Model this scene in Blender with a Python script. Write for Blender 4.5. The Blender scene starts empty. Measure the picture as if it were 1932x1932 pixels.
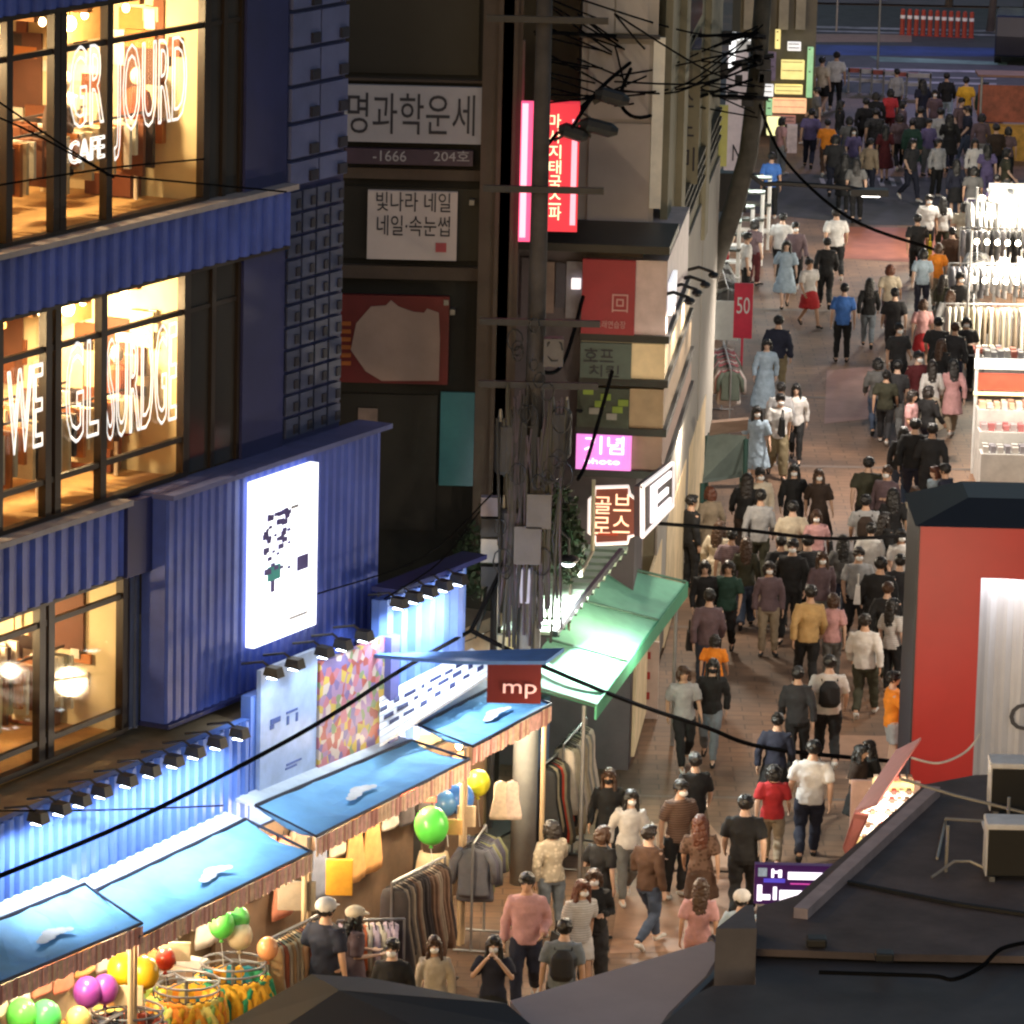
import bpy, bmesh, math, random
from mathutils import Vector, Matrix
random.seed(11)
sc = bpy.context.scene
COL = sc.collection

# ------------------------------------------------------------------ camera
CAM = Vector((0, 0, 20.5)); FPX = 9500.0; PITCH = math.radians(12); ROLL = math.radians(1.4)
_F = Vector((0, math.cos(PITCH), -math.sin(PITCH)))
_R0 = Vector((1, 0, 0)); _U0 = Vector((0, math.sin(PITCH), math.cos(PITCH)))
_R = _R0 * math.cos(ROLL) + _U0 * math.sin(ROLL)
_U = _U0 * math.cos(ROLL) - _R0 * math.sin(ROLL)
cd = bpy.data.cameras.new('camera'); cam = bpy.data.objects.new('camera', cd); COL.objects.link(cam)
cd.sensor_width = 36; cd.lens = 36 * FPX / 1932; cd.clip_start = 1; cd.clip_end = 2000
M = Matrix((_R, _U, -_F)).transposed().to_4x4(); M.translation = CAM
cam.matrix_world = M
sc.camera = cam
# ------------------------------------------------------------------ world, sun, exposure (night)
w = bpy.data.worlds.new('World'); sc.world = w; w.use_nodes = True
nt = w.node_tree; nt.nodes.clear()
sky = nt.nodes.new('ShaderNodeTexSky'); sky.sky_type = 'NISHITA'; sky.sun_disc = False
SUN_EL, SUN_ROT = math.radians(7.5), math.radians(200)
sky.sun_elevation = SUN_EL; sky.sun_rotation = SUN_ROT; sky.altitude = 50; sky.air_density = 1.0; sky.dust_density = 2.0
bg = nt.nodes.new('ShaderNodeBackground'); bg.inputs['Strength'].default_value = 0.11
out = nt.nodes.new('ShaderNodeOutputWorld')
nt.links.new(sky.outputs[0], bg.inputs[0]); nt.links.new(bg.outputs[0], out.inputs[0])
sd = bpy.data.lights.new('sun', 'SUN'); sd.energy = 0.09; sd.angle = math.radians(40); sd.color = (1, .85, .75)
so = bpy.data.objects.new('sun', sd); COL.objects.link(so)
so.rotation_euler = (math.radians(55), 0, math.radians(40))
vs = sc.view_settings; vs.view_transform = 'Standard'; vs.look = 'None'; vs.exposure = 0; vs.gamma = 1; vs.use_curve_mapping = False
sc.render.engine = 'CYCLES'
sc.cycles.use_denoising = True
sc.cycles.max_bounces = 5; sc.cycles.diffuse_bounces = 2; sc.cycles.glossy_bounces = 2; sc.cycles.transmission_bounces = 4
sc.cycles.transparent_max_bounces = 8; sc.cycles.caustics_reflective = False; sc.cycles.caustics_refractive = False
sc.cycles.sample_clamp_indirect = 4; sc.cycles.sample_clamp_direct = 0
sc.cycles.filter_width = 2.3

# ------------------------------------------------------------------ helpers: rays from the photo into the place
def ray(u, v): return _F + _R * ((u - 966) / FPX) - _U * ((v - 966) / FPX)
def G(u, v, z=0.0):
    d = ray(u, v); return CAM + d * ((z - CAM.z) / d.z)
def PL(u, v, p0, n):
    d = ray(u, v); return CAM + d * ((Vector(p0) - CAM).dot(n) / d.dot(n))
def YP(u, v, y):
    d = ray(u, v); return CAM + d * (y / d.y)
# facade frame of the blue shop building: a along, o outwards, z up
TH = math.radians(27); A = Vector((math.sin(TH), math.cos(TH), 0)); N = Vector((math.cos(TH), -math.sin(TH), 0)); Z = Vector((0, 0, 1))
FP0 = Vector((-5.107, 63.303, 0))
def W(a, o, z): return FP0 + A * a + N * o + Z * z
def FA(u, v, o=0.0):
    q = PL(u, v, FP0 + N * o, N) - FP0
    return q.dot(A), q.z

# ------------------------------------------------------------------ materials
_m = {}
def mat(name, col, rough=.7, metal=0., var=.18, scale=3., emit=0., ecol=None, bump=0., alpha=1., bscale=40.):
    if name in _m: return _m[name]
    m = bpy.data.materials.new(name); m.use_nodes = True; t = m.node_tree; b = t.nodes['Principled BSDF']
    c = tuple(col[:3])
    if var > 0:
        tc = t.nodes.new('ShaderNodeTexCoord'); nz = t.nodes.new('ShaderNodeTexNoise'); nz.inputs['Scale'].default_value = scale
        nz.inputs['Detail'].default_value = 5; nz.inputs['Roughness'].default_value = .65
        t.links.new(tc.outputs['Object'], nz.inputs['Vector'])
        r = t.nodes.new('ShaderNodeValToRGB'); r.color_ramp.elements[0].position = .3; r.color_ramp.elements[1].position = .72
        r.color_ramp.elements[0].color = tuple(max(0, x * (1 - var)) for x in c) + (1,)
        r.color_ramp.elements[1].color = tuple(min(1, x * (1 + var)) for x in c) + (1,)
        t.links.new(nz.outputs[0], r.inputs[0]); t.links.new(r.outputs[0], b.inputs['Base Color'])
        if bump > 0:
            n2 = t.nodes.new('ShaderNodeTexNoise'); n2.inputs['Scale'].default_value = bscale; t.links.new(tc.outputs['Object'], n2.inputs['Vector'])
            bp = t.nodes.new('ShaderNodeBump'); bp.inputs['Strength'].default_value = bump; t.links.new(n2.outputs[0], bp.inputs['Height'])
            t.links.new(bp.outputs[0], b.inputs['Normal'])
    else: b.inputs['Base Color'].default_value = c + (1,)
    b.inputs['Roughness'].default_value = rough; b.inputs['Metallic'].default_value = metal
    if emit > 0:
        b.inputs['Emission Color'].default_value = tuple(ecol or c) + (1,); b.inputs['Emission Strength'].default_value = emit
    if alpha < 1: b.inputs['Alpha'].default_value = alpha
    _m[name] = m; return m
def glass(name, tint=(1, 1, 1), a=.12):
    if name in _m: return _m[name]
    m = bpy.data.materials.new(name); m.use_nodes = True; t = m.node_tree; t.nodes.clear()
    o = t.nodes.new('ShaderNodeOutputMaterial'); mx = t.nodes.new('ShaderNodeMixShader'); tr = t.nodes.new('ShaderNodeBsdfTransparent'); gl = t.nodes.new('ShaderNodeBsdfGlossy')
    tr.inputs[0].default_value = tuple(tint) + (1,); gl.inputs['Roughness'].default_value = .05; mx.inputs[0].default_value = a
    t.links.new(tr.outputs[0], mx.inputs[1]); t.links.new(gl.outputs[0], mx.inputs[2]); t.links.new(mx.outputs[0], o.inputs[0])
    _m[name] = m; return m

# ------------------------------------------------------------------ mesh builder
ORG = {}
class MB:
    def __init__(s): s.v = []; s.f = []; s.mi = []
    def add(s, vs, fs, mi=0):
        b = len(s.v); s.v += [Vector(x) for x in vs]
        for f in fs: s.f.append([b + i for i in f]); s.mi.append(mi)
        return s
    def hexa(s, p, mi=0):   # 8 points: bottom 0-3, top 4-7
        return s.add(p, [(0, 3, 2, 1), (4, 5, 6, 7), (0, 1, 5, 4), (1, 2, 6, 5), (2, 3, 7, 6), (3, 0, 4, 7)], mi)
    def box(s, c, sx, sy, sz, X=None, Y=None, ZZ=None, mi=0):
        c = Vector(c); X = (X or Vector((1, 0, 0))) * sx / 2; Y = (Y or Vector((0, 1, 0))) * sy / 2; Q = (ZZ or Z) * sz / 2
        return s.hexa([c - X - Y - Q, c + X - Y - Q, c + X + Y - Q, c - X + Y - Q, c - X - Y + Q, c + X - Y + Q, c + X + Y + Q, c - X + Y + Q], mi)
    def fbox(s, a0, a1, o0, o1, z0, z1, mi=0):   # box in the facade frame
        return s.hexa([W(a0, o1, z0), W(a1, o1, z0), W(a1, o0, z0), W(a0, o0, z0), W(a0, o1, z1), W(a1, o1, z1), W(a1, o0, z1), W(a0, o0, z1)], mi)
    def prism(s, poly, ext, mi=0):   # polygon extruded along ext
        n = len(poly); p = [Vector(x) for x in poly]; e = Vector(ext); q = [x + e for x in p]
        return s.add(p + q, [tuple(range(n))[::-1], tuple(range(n, 2 * n))] + [(i, (i + 1) % n, n + (i + 1) % n, n + i) for i in range(n)], mi)
    def tube(s, pts, r, seg=8, mi=0, cap=True, up=None):
        pts = [Vector(p) for p in pts]; n = len(pts)
        rs = r if isinstance(r, (list, tuple)) else [r] * n
        b = len(s.v); prev = None
        for i, p in enumerate(pts):
            t = (pts[min(i + 1, n - 1)] - pts[max(i - 1, 0)]).normalized()
            u = up or prev or (Vector((1, 0, 0)) if abs(t.x) < .8 else Vector((0, 1, 0)))
            x = (u - t * u.dot(t))
            if x.length < 1e-4: x = Vector((0, 1, 0)) - t * t.y
            x.normalize(); y = t.cross(x); prev = x
            rx, ry = rs[i] if isinstance(rs[i], (list, tuple)) else (rs[i], rs[i])
            for k in range(seg):
                an = 2 * math.pi * k / seg; s.v.append(p + x * (math.cos(an) * rx) + y * (math.sin(an) * ry))
        for i in range(n - 1):
            for k in range(seg):
                k2 = (k + 1) % seg; s.f.append([b + i * seg + k, b + i * seg + k2, b + (i + 1) * seg + k2, b + (i + 1) * seg + k]); s.mi.append(mi)
        if cap:
            s.f.append([b + k for k in range(seg)][::-1]); s.f.append([b + (n - 1) * seg + k for k in range(seg)]); s.mi += [mi, mi]
        return s
    def ell(s, c, rx, ry, rz, seg=14, rings=8, mi=0):
        c = Vector(c); vs = [c + Vector((0, 0, -rz))]
        for i in range(1, rings):
            ph = -math.pi / 2 + math.pi * i / rings
            for k in range(seg):
                an = 2 * math.pi * k / seg; vs.append(c + Vector((rx * math.cos(ph) * math.cos(an), ry * math.cos(ph) * math.sin(an), rz * math.sin(ph))))
        vs.append(c + Vector((0, 0, rz))); fs = []; L = len(vs) - 1
        for k in range(seg): fs.append((0, 1 + (k + 1) % seg, 1 + k)); fs.append((L, L - seg + k, L - seg + (k + 1) % seg))
        for i in range(rings - 2):
            for k in range(seg):
                a = 1 + i * seg + k; b2 = 1 + i * seg + (k + 1) % seg; fs.append((a, b2, b2 + seg, a + seg))
        return s.add(vs, fs, mi)
    def mesh(s, name, org=Vector(), smooth=False):
        me = bpy.data.meshes.new(name); me.from_pydata([tuple(x - org) for x in s.v], [], s.f); me.polygons.foreach_set('material_index', s.mi)
        if smooth: me.polygons.foreach_set('use_smooth', [True] * len(s.f))
        bm = bmesh.new(); bm.from_mesh(me); bmesh.ops.recalc_face_normals(bm, faces=bm.faces); bm.to_mesh(me); bm.free()
        me.update(); return me
    def build(s, name, mats, parent=None, label=None, cat=None, group=None, kind=None, smooth=False, bevel=0.):
        org = Vector()
        if parent is not None: org = ORG[parent.name]
        elif s.v and kind is None:
            lo = [min(x[i] for x in s.v) for i in range(3)]; hi = [max(x[i] for x in s.v) for i in range(3)]
            org = Vector(((lo[0] + hi[0]) / 2, (lo[1] + hi[1]) / 2, lo[2]))
        o = bpy.data.objects.new(name, s.mesh(name, org, smooth)); COL.objects.link(o)
        for m in (mats if isinstance(mats, (list, tuple)) else [mats]): o.data.materials.append(m)
        if parent is not None: o.parent = parent
        else: o.location = org
        ORG[o.name] = org; tag(o, label, cat, group, kind)
        if bevel: 
            bv = o.modifiers.new('bevel', 'BEVEL'); bv.width = bevel; bv.segments = 2; bv.limit_method = 'ANGLE'
        return o
def tag(o, label=None, cat=None, group=None, kind=None):
    for k, x in (('label', label), ('category', cat), ('group', group), ('kind', kind)):
        if x: o[k] = x
def thing(name, label, cat, loc, group=None):
    o = bpy.data.objects.new(name, None); COL.objects.link(o); o.location = loc; o.empty_display_size = .2
    ORG[o.name] = Vector(loc); tag(o, label, cat, group); return o
def copy_tree(o, parent=None):
    c = o.copy(); COL.objects.link(c); c.parent = parent
    ORG[c.name] = ORG[o.name] if parent is None else ORG[o.name]
    for ch in list(o.children): copy_tree(ch, c)
    return c
ORDS = 'first second third fourth fifth sixth seventh eighth ninth tenth eleventh twelfth thirteenth fourteenth fifteenth sixteenth seventeenth eighteenth nineteenth twentieth twenty-first twenty-second twenty-third twenty-fourth twenty-fifth twenty-sixth twenty-seventh twenty-eighth twenty-ninth thirtieth'.split()
NAMED = [('black', (.015, .015, .015)), ('charcoal', (.06, .06, .06)), ('grey', (.22, .22, .22)), ('pale grey', (.42, .42, .43)), ('white', (.66, .66, .66)), ('cream', (.62, .54, .42)), ('beige', (.42, .34, .24)), ('brown', (.18, .11, .07)), ('red', (.5, .05, .03)), ('orange', (.8, .27, .02)), ('amber', (.85, .44, .03)), ('yellow', (.75, .62, .15)), ('green', (.2, .4, .1)), ('olive', (.18, .18, .09)), ('teal', (.02, .25, .3)), ('dark red', (.25, .03, .02)), ('dark green', (.03, .3, .12)), ('pink', (.6, .3, .3)), ('mauve', (.4, .3, .38))]
def cname(c): return min(NAMED, key=lambda q: sum((math.sqrt(a) - math.sqrt(b)) ** 2 for a, b in zip(q[1], c)))[0]
def text_mesh(txt, size, outline=0., depth=0.):
    """mesh of lettering in the XY plane, centred, 'size' tall"""
    cu = bpy.data.curves.new('lettering', 'FONT'); cu.body = txt; cu.size = 1; cu.align_x = 'CENTER'; cu.align_y = 'CENTER'
    if outline: cu.fill_mode = 'NONE'; cu.bevel_depth = outline; cu.bevel_resolution = 0; cu.resolution_u = 3
    else: cu.extrude = max(depth, .002); cu.resolution_u = 3
    o = bpy.data.objects.new('lettering', cu); COL.objects.link(o); dg = bpy.context.evaluated_depsgraph_get(); dg.update()
    me = bpy.data.meshes.new_from_object(o.evaluated_get(dg)); bpy.data.objects.remove(o); bpy.data.curves.remove(cu)
    return me
def lettering(txt, c, wid, hei, X, Y, m, parent=None, name='lettering', outline=0., proud=.012, label=None, cat=None, group=None):
    """lettering laid on a surface: centre c, width along X, height along Y; Y x ... normal = X x Y"""
    me = text_mesh(txt, 1, outline, .01); nrm = X.cross(Y).normalized()
    xs = [v.co.x for v in me.vertices]; ys = [v.co.y for v in me.vertices]
    cx, cy = (min(xs) + max(xs)) / 2, (min(ys) + max(ys)) / 2; dx, dy = max(max(xs) - min(xs), 1e-3), max(max(ys) - min(ys), 1e-3)
    org = ORG[parent.name] if parent is not None else Vector(c)
    for v in me.vertices:
        p = Vector(c) + X * ((v.co.x - cx) / dx * wid) + Y * ((v.co.y - cy) / dy * hei) + nrm * (proud + v.co.z * .6)
        v.co = p - org
    me.materials.clear(); me.materials.append(m)
    o = bpy.data.objects.new(name, me); COL.objects.link(o)
    if parent is not None: o.parent = parent
    else: o.location = org
    ORG[o.name] = org; tag(o, label, cat, group); return o
def light(kind, loc, power, col=(1, 1, 1), r=.1, direction=None, spot=90, name='lamp_light', blend=.6, size=None):
    d = bpy.data.lights.new(name, kind); d.energy = power; d.color = col
    if kind == 'SPOT': d.spot_size = math.radians(spot); d.spot_blend = blend; d.shadow_soft_size = r
    elif kind == 'AREA': d.shape = 'RECTANGLE'; d.size, d.size_y = size or (1, 1)
    else: d.shadow_soft_size = r
    o = bpy.data.objects.new(name, d); COL.objects.link(o); o.location = loc
    if direction is not None: o.rotation_euler = Vector(direction).to_track_quat('-Z', 'Y').to_euler()
    return o
XA, YA = Vector((1, 0, 0)), Vector((0, 1, 0))
DARK = mat('black_metal', (.012, .012, .014), .5)
RUB = mat('black_rubber', (.01, .01, .011), .95, var=0); RUB.node_tree.nodes['Principled BSDF'].inputs['Specular IOR Level'].default_value = 0
WHITE = mat('white_paint', (.75, .75, .74), .6)
STEEL = mat('grey_steel', (.25, .25, .26), .45, .6)
# ================================================================== THE SETTING: ground, paving, roads
def paving_mat():
    m = bpy.data.materials.new('street_paving'); m.use_nodes = True; t = m.node_tree; b = t.nodes['Principled BSDF']; L = t.links.new
    tc = t.nodes.new('ShaderNodeTexCoord')
    br = t.nodes.new('ShaderNodeTexBrick'); br.inputs['Scale'].default_value = 1; br.inputs['Brick Width'].default_value = .6; br.inputs['Row Height'].default_value = .3
    br.inputs['Mortar Size'].default_value = .012; br.inputs['Color1'].default_value = (.225, .145, .095, 1); br.inputs['Color2'].default_value = (.185, .118, .078, 1); br.inputs['Mortar'].default_value = (.1, .066, .046, 1)
    L(tc.outputs['Object'], br.inputs['Vector'])
    n = t.nodes.new('ShaderNodeTexNoise'); n.inputs['Scale'].default_value = .35; n.inputs['Detail'].default_value = 6; L(tc.outputs['Object'], n.inputs['Vector'])
    r = t.nodes.new('ShaderNodeValToRGB'); r.color_ramp.elements[0].position = .38; r.color_ramp.elements[1].position = .66
    r.color_ramp.elements[0].color = (.5, .48, .48, 1); r.color_ramp.elements[1].color = (1.35, 1.16, 1.0, 1); L(n.outputs[0], r.inputs[0])
    n2 = t.nodes.new('ShaderNodeTexNoise'); n2.inputs['Scale'].default_value = 6; n2.inputs['Detail'].default_value = 8; L(tc.outputs['Object'], n2.inputs['Vector'])
    r2 = t.nodes.new('ShaderNodeValToRGB'); r2.color_ramp.elements[0].color = (.75, .75, .75, 1); r2.color_ramp.elements[1].color = (1.2, 1.2, 1.2, 1); L(n2.outputs[0], r2.inputs[0])
    mx = t.nodes.new('ShaderNodeMix'); mx.data_type = 'RGBA'; mx.blend_type = 'MULTIPLY'; mx.inputs[0].default_value = 1; L(br.outputs[0], mx.inputs[6]); L(r.outputs[0], mx.inputs[7])
    m2 = t.nodes.new('ShaderNodeMix'); m2.data_type = 'RGBA'; m2.blend_type = 'MULTIPLY'; m2.inputs[0].default_value = 1; L(mx.outputs[2], m2.inputs[6]); L(r2.outputs[0], m2.inputs[7])
    L(m2.outputs[2], b.inputs['Base Color']); b.inputs['Roughness'].default_value = .62
    bp = t.nodes.new('ShaderNodeBump'); bp.inputs['Strength'].default_value = .25; L(br.outputs['Fac'], bp.inputs['Height']); bp.invert = True; L(bp.outputs[0], b.inputs['Normal'])
    return m
PAVE = paving_mat()
def sheet(name, pts, m, z=0., kind='structure', thick=0.):
    mb = MB()
    pts = [Vector((p[0], p[1], z)) for p in pts]
    if thick: mb.prism([p - Z * thick for p in pts], Z * thick)
    else: mb.add(pts, [tuple(range(len(pts)))])
    return mb.build(name, m, kind=kind)
ASPH = mat('asphalt', (.06, .06, .066), .75, var=.3, scale=1.5, bump=.2)
sheet('ground', [(-700, -200), (700, -200), (700, 900), (-700, 900)], mat('ground_concrete', (.16, .14, .13), .8, var=.3, scale=.3), 0)
def gq(*uv): return [G(u, v) for u, v in uv]
sheet('street_paving', [(-14, 40), (22, 40), (40, 205), (-4, 205)], PAVE, .004)
sheet('crossing_road', gq((1395, 325), (2100, 345), (2100, 430), (1640, 425), (1395, 400)), ASPH, .009)
RED = mat('red_paving', (.3, .1, .06), .6, var=.3, scale=1.2)
sheet('red_pavement_band', gq((1560, 428), (1800, 432), (1800, 500), (1560, 486)), RED, .009)
sheet('far_road', gq((1500, 172), (2100, 190), (2100, 22), (1500, 8)), ASPH, .009)
sheet('blue_road_band', gq((1500, 84), (1930, 92), (1960, 108), (1500, 104)), mat('blue_road_paint', (.035, .06, .2), .7, var=.5, scale=.6), .013)
sheet('tan_pavement_band', gq((1500, 64), (1720, 66), (1720, 80), (1500, 80)), mat('tan_paving', (.3, .2, .15), .7), .013)
sheet('green_road_band', gq((1640, 107), (1900, 118), (1900, 124), (1660, 117)), mat('green_road_paint', (.16, .26, .22), .7, var=.5, scale=.6), .017)
LINE = mat('white_road_paint', (.34, .33, .36), .7, var=.6, scale=1.2)
for k, (v0, v1) in enumerate(((49, 53), (57, 60), (126, 130), (140, 142), (149, 153))):
    sheet('road_marking', gq((1500, v0), (1880, v0 + 9), (1880, v1 + 9), (1500, v1)), LINE, .021)
for k in range(9):
    u = 1545 + k * 22
    sheet('road_marking', gq((u, 336), (u + 9, 337), (u + 15, 352), (u + 6, 352)), LINE, .014)
sheet('far_pavement', gq((1480, 6), (2100, 20), (2100, -160), (1480, -160)), mat('purple_grey_paving', (.12, .09, .11), .7, var=.4, scale=.6), .06)
# drain lines and seams in the street
SEAM = mat('paving_seam', (.16, .12, .1), .7)
for v in (742, 872, 1180, 1500, 1640, 578):
    sheet('paving_seam', gq((1180 + (1700 - v) * .05, v), (1900, v + 14), (1900, v + 18), (1180 + (1700 - v) * .05, v + 4)), SEAM, .009)
WARMP = mat('warm_lit_paving', (.3, .175, .115), .6, var=.3, scale=1.5)  # reddish brick patches, coloured warmer for the orange light on them
sheet('red_paving_patch', gq((1190, 1560), (1330, 1545), (1420, 1650), (1440, 1790), (1150, 1800)), WARMP, .009)
sheet('red_paving_patch', gq((1420, 1385), (1705, 1390), (1705, 1440), (1420, 1430)), WARMP, .0095)
sheet('red_paving_patch', gq((1570, 1230), (1712, 1230), (1712, 1290), (1575, 1275)), WARMP, .0095)
sheet('red_paving_patch', gq((1560, 700), (1660, 690), (1650, 790), (1555, 800)), mat('pinkish_paving', (.27, .15, .13), .6, var=.25, scale=1), .0095)

# ================================================================== BLUE SHOP BUILDING
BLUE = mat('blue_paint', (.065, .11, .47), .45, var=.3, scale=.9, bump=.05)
BLUE2 = mat('lamplit_blue_paint', (.12, .24, .7), .5, var=.15, scale=2)  # lighter copy of the blue paint, lamp wash put into the colour
PIER = mat('deep_blue_paint', (.02, .026, .12), .5, var=.2, scale=1)
GRID = mat('grey_blue_panel', (.1, .125, .29), .5, var=.15, scale=2)
GRIDD = mat('corner_shadow', (.012, .014, .035), .6)  # dark boxes on the panels stand in for their corner shadows
FRAME = mat('dark_bronze_frame', (.02, .012, .01), .45)
LEDGE = mat('pale_ledge', (.34, .31, .33), .6)
CREAM = mat('cream_wall', (.78, .66, .42), .8, var=.1, scale=1.5)
ORANGE = mat('orange_wood', (.5, .24, .09), .6, var=.3, scale=2)
CEIL = mat('timber_ceiling', (.55, .33, .13), .8, var=.25, scale=3)
BULB = mat('warm_lamp_glow', (1, .8, .5), .5, var=0, emit=14, ecol=(1, .78, .45))
TUBEW = mat('white_lamp_glow', (1, 1, 1), .5, var=0, emit=9, ecol=(.85, .95, 1))
CLEAR = glass('window_glass', (1, .97, .9), .06)
DGLASS = mat('dark_glass', (.05, .047, .045), .12, var=.2, scale=.5)
WRITE = mat('white_window_lettering', (.9, .88, .85), .5, var=0, emit=1.05, ecol=(1, .97, .92))
blue = thing('shop_building', 'tall blue corrugated building with warm lit shop windows on three floors', 'building', W(0, 0, 0))
def corrugated(name, m, a0, a1, o, z0, z1, parent, pitch=.3, d=.05, thick=.12, lean=0.):
    mb = MB(); prof = []; a = a0
    while a < a1 - 1e-6:
        for da, dd in ((0, 0), (pitch * .18, d), (pitch * .55, d), (pitch * .73, 0)):
            if a + da < a1: prof.append((a + da, o + dd))
        a += pitch
    prof.append((a1, o)); n = len(prof)
    for i in range(n - 1):
        (x0, y0), (x1, y1) = prof[i], prof[i + 1]; b = len(mb.v)
        mb.add([W(x0, y0, z0), W(x1, y1, z0), W(x1, y1, z1), W(x0, y0, z1)], [(0, 1, 2, 3)])
    mb.fbox(a0, a1, o - thick, o - .004, z0, z1)
    return mb.build(name, m, parent)
AL = -5.5
aR3 = FA(388, 250)[0]; aR2 = FA(350, 760)[0]; aR1 = FA(235, 1280)[0]
for z0, z1, a1 in ((13.56, 14.6, 4.2), (9.86, 10.62, 4.2), (6.1, 7.02, .02)):
    b = corrugated('corrugated_band', BLUE, AL, a1, .12, z0, z1, blue)
    MB().fbox(AL, a1 + .02, -.1, .26, z1 + .003, z1 + .075).build('ledge', LEDGE, b)
    MB().fbox(AL, a1, -.1, .14, z0 - .05, z0 - .003).build('soffit', FRAME, b)
# blue pier, dark glazing beside the lit windows
MB().fbox(3.12, 4.22, -.5, .06, 7.05, 15).build('pier', PIER, blue)
# rooms
def room(aR, z0, z1, name):
    mb = MB()
    mb.fbox(-9.5, aR, -3.6, -.12, z0 - .12, z0 - .02, 1)         # floor
    mb.fbox(-9.5, aR, -3.6, -.12, z1 + .02, z1 + .1, 1)          # ceiling
    mb.fbox(-9.5, aR, -3.7, -3.6, z0 - .02, z1 + .02, 0)         # back wall
    mb.fbox(aR, aR + .1, -3.6, -.12, z0 - .02, z1 + .02, 0)      # end wall
    mb.fbox(-9.6, -9.5, -3.6, -.12, z0 - .02, z1 + .02, 0)
    for k in range(9):                                           # ceiling beams
        mb.fbox(-9 + k * 1.25, -8.88 + k * 1.25, -3.58, -.3, z1 - .16, z1 + .015, 2)
    for k in range(7):                                           # header boards hung below the ceiling
        mb.fbox(-8.6 + k * 1.55, -7.3 + k * 1.55, -1.5 - .5 * (k % 2), -1.45 - .5 * (k % 2), z1 - .75, z1 - .2, 2 if k % 3 else 1)
    return mb.build(name, [CREAM, CEIL, ORANGE], blue)
def window(aR, aD, z0, z1, mull, trans, writing):
    """a band of glazing: dark frame, a pane per bay, unlit bay beside the lit room"""
    mb = MB(); F = [AL] + mull + [aR]
    for a, wd in [(m_, .14) for m_ in mull] + [(aR, .16)]: mb.fbox(a - wd / 2, a + wd / 2, -.09, .02, z0, z1)
    for t in trans: mb.fbox(AL, aR, -.07, .0, t - .035, t + .035)
    mb.fbox(AL, aR, -.1, .03, z0 - .03, z0 + .05); mb.fbox(AL, aR, -.1, .03, z1 - .05, z1 + .02)
    fr = mb.build('window', FRAME, blue)
    for i in range(len(F) - 1):
        MB().fbox(F[i] + .06, F[i + 1] - .06, -.045, -.03, z0 + .03, z1 - .03).build('pane', CLEAR, fr)
    if aD > aR:
        mid = (aR + aD) / 2; d = MB()
        d.fbox(mid - .05, mid + .05, -.06, .02, z0, z1); d.fbox(aR + .08, aD, -.07, .0, trans[0] - .03, trans[0] + .03)
        d.fbox(aD - .05, aD + .02, -.06, .02, z0, z1); d.fbox(aR + .08, aD, -.5, -.12, z0, z1)
        df = d.build('window', FRAME, blue)
        MB().fbox(aR + .08, mid - .05, -.05, -.03, z0, z1).build('pane', DGLASS, df); MB().fbox(mid + .05, aD - .05, -.05, -.03, z0, z1).build('pane', DGLASS, df)
    return fr
def a_of(us, v): return [FA(u, v)[0] for u in us]
room(aR3, 10.7, 13.5, 'upper_room'); room(aR2, 7.1, 9.8, 'middle_room'); room(aR1, 3.95, 6.05, 'lower_room')
f3 = window(aR3, 3.1, 10.7, 13.52, [-4.2, FA(16, 200)[0], FA(105, 230)[0], FA(118, 230)[0], FA(205, 220)[0]], [FA(200, 80)[1]], None)
f2 = window(aR2, 3.1, 7.1, 9.84, [-4.2, FA(-2, 760)[0], FA(90, 760)[0], FA(108, 760)[0], FA(194, 760)[0]], [FA(190, 632)[1], FA(190, 877)[1]], None)
f1 = window(aR1, aR1, 3.95, 6.06, [-4.4, FA(78, 1300)[0], FA(95, 1300)[0]], [FA(100, 1172)[1], FA(100, 1392)[1]], None)
# outline lettering drawn on the panes
def window_writing(txt, u0, v0, u1, v1, fr, ol=.02):
    a0, zb = FA(u0, v1); a1, zt = FA(u1, v0); zb2 = FA(u1, v1)[1]
    lettering(txt, W((a0 + a1) / 2, .0, (zt + zb2 + .1) / 2), a1 - a0, max(.3, zt - zb2), A, Z, WRITE, blue if fr is None else fr, 'lettering', outline=ol, proud=.01)
window_writing('GR', 130, 85, 196, 240, f3, .013); window_writing('JOURD', 214, 70, 352, 282, f3, .012); window_writing('CAFE', 128, 262, 196, 304, f3, .024)
window_writing('WE', 12, 690, 80, 850, f2, .017); window_writing('GL', 122, 640, 186, 830, f2, .013); window_writing('SURDGE', 200, 610, 333, 800, f2, .012)
# pendant lamps inside: visible bulbs with their light
for z1, aa in ((13.5, (-3.6, -1.6, .6)), (9.8, (-3.4, -1.4, .6)), (6.05, (-3, -1.0))):
    for k, a in enumerate(aa):
        o = -1.1 - .6 * (k % 2)
        mb = MB(); mb.tube([W(a, o, z1), W(a, o, z1 - .35)], .012, 6, 0); mb.ell(W(a, o, z1 - .42), .09, .09, .1, mi=1)
        mb.build('pendant_lamp', [DARK, BULB], blue)
        light('POINT', W(a, o, z1 - .62), 380 if z1 > 7 else 190, (1, .74, .42), .12)
    MB().fbox(-2.2, -.9, -2.6, -2.45, z1 - .3, z1 - .24).build('strip_lamp', mat('warm_strip', (1, .8, .5), var=0, emit=6, ecol=(1, .8, .5)), blue)
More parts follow.
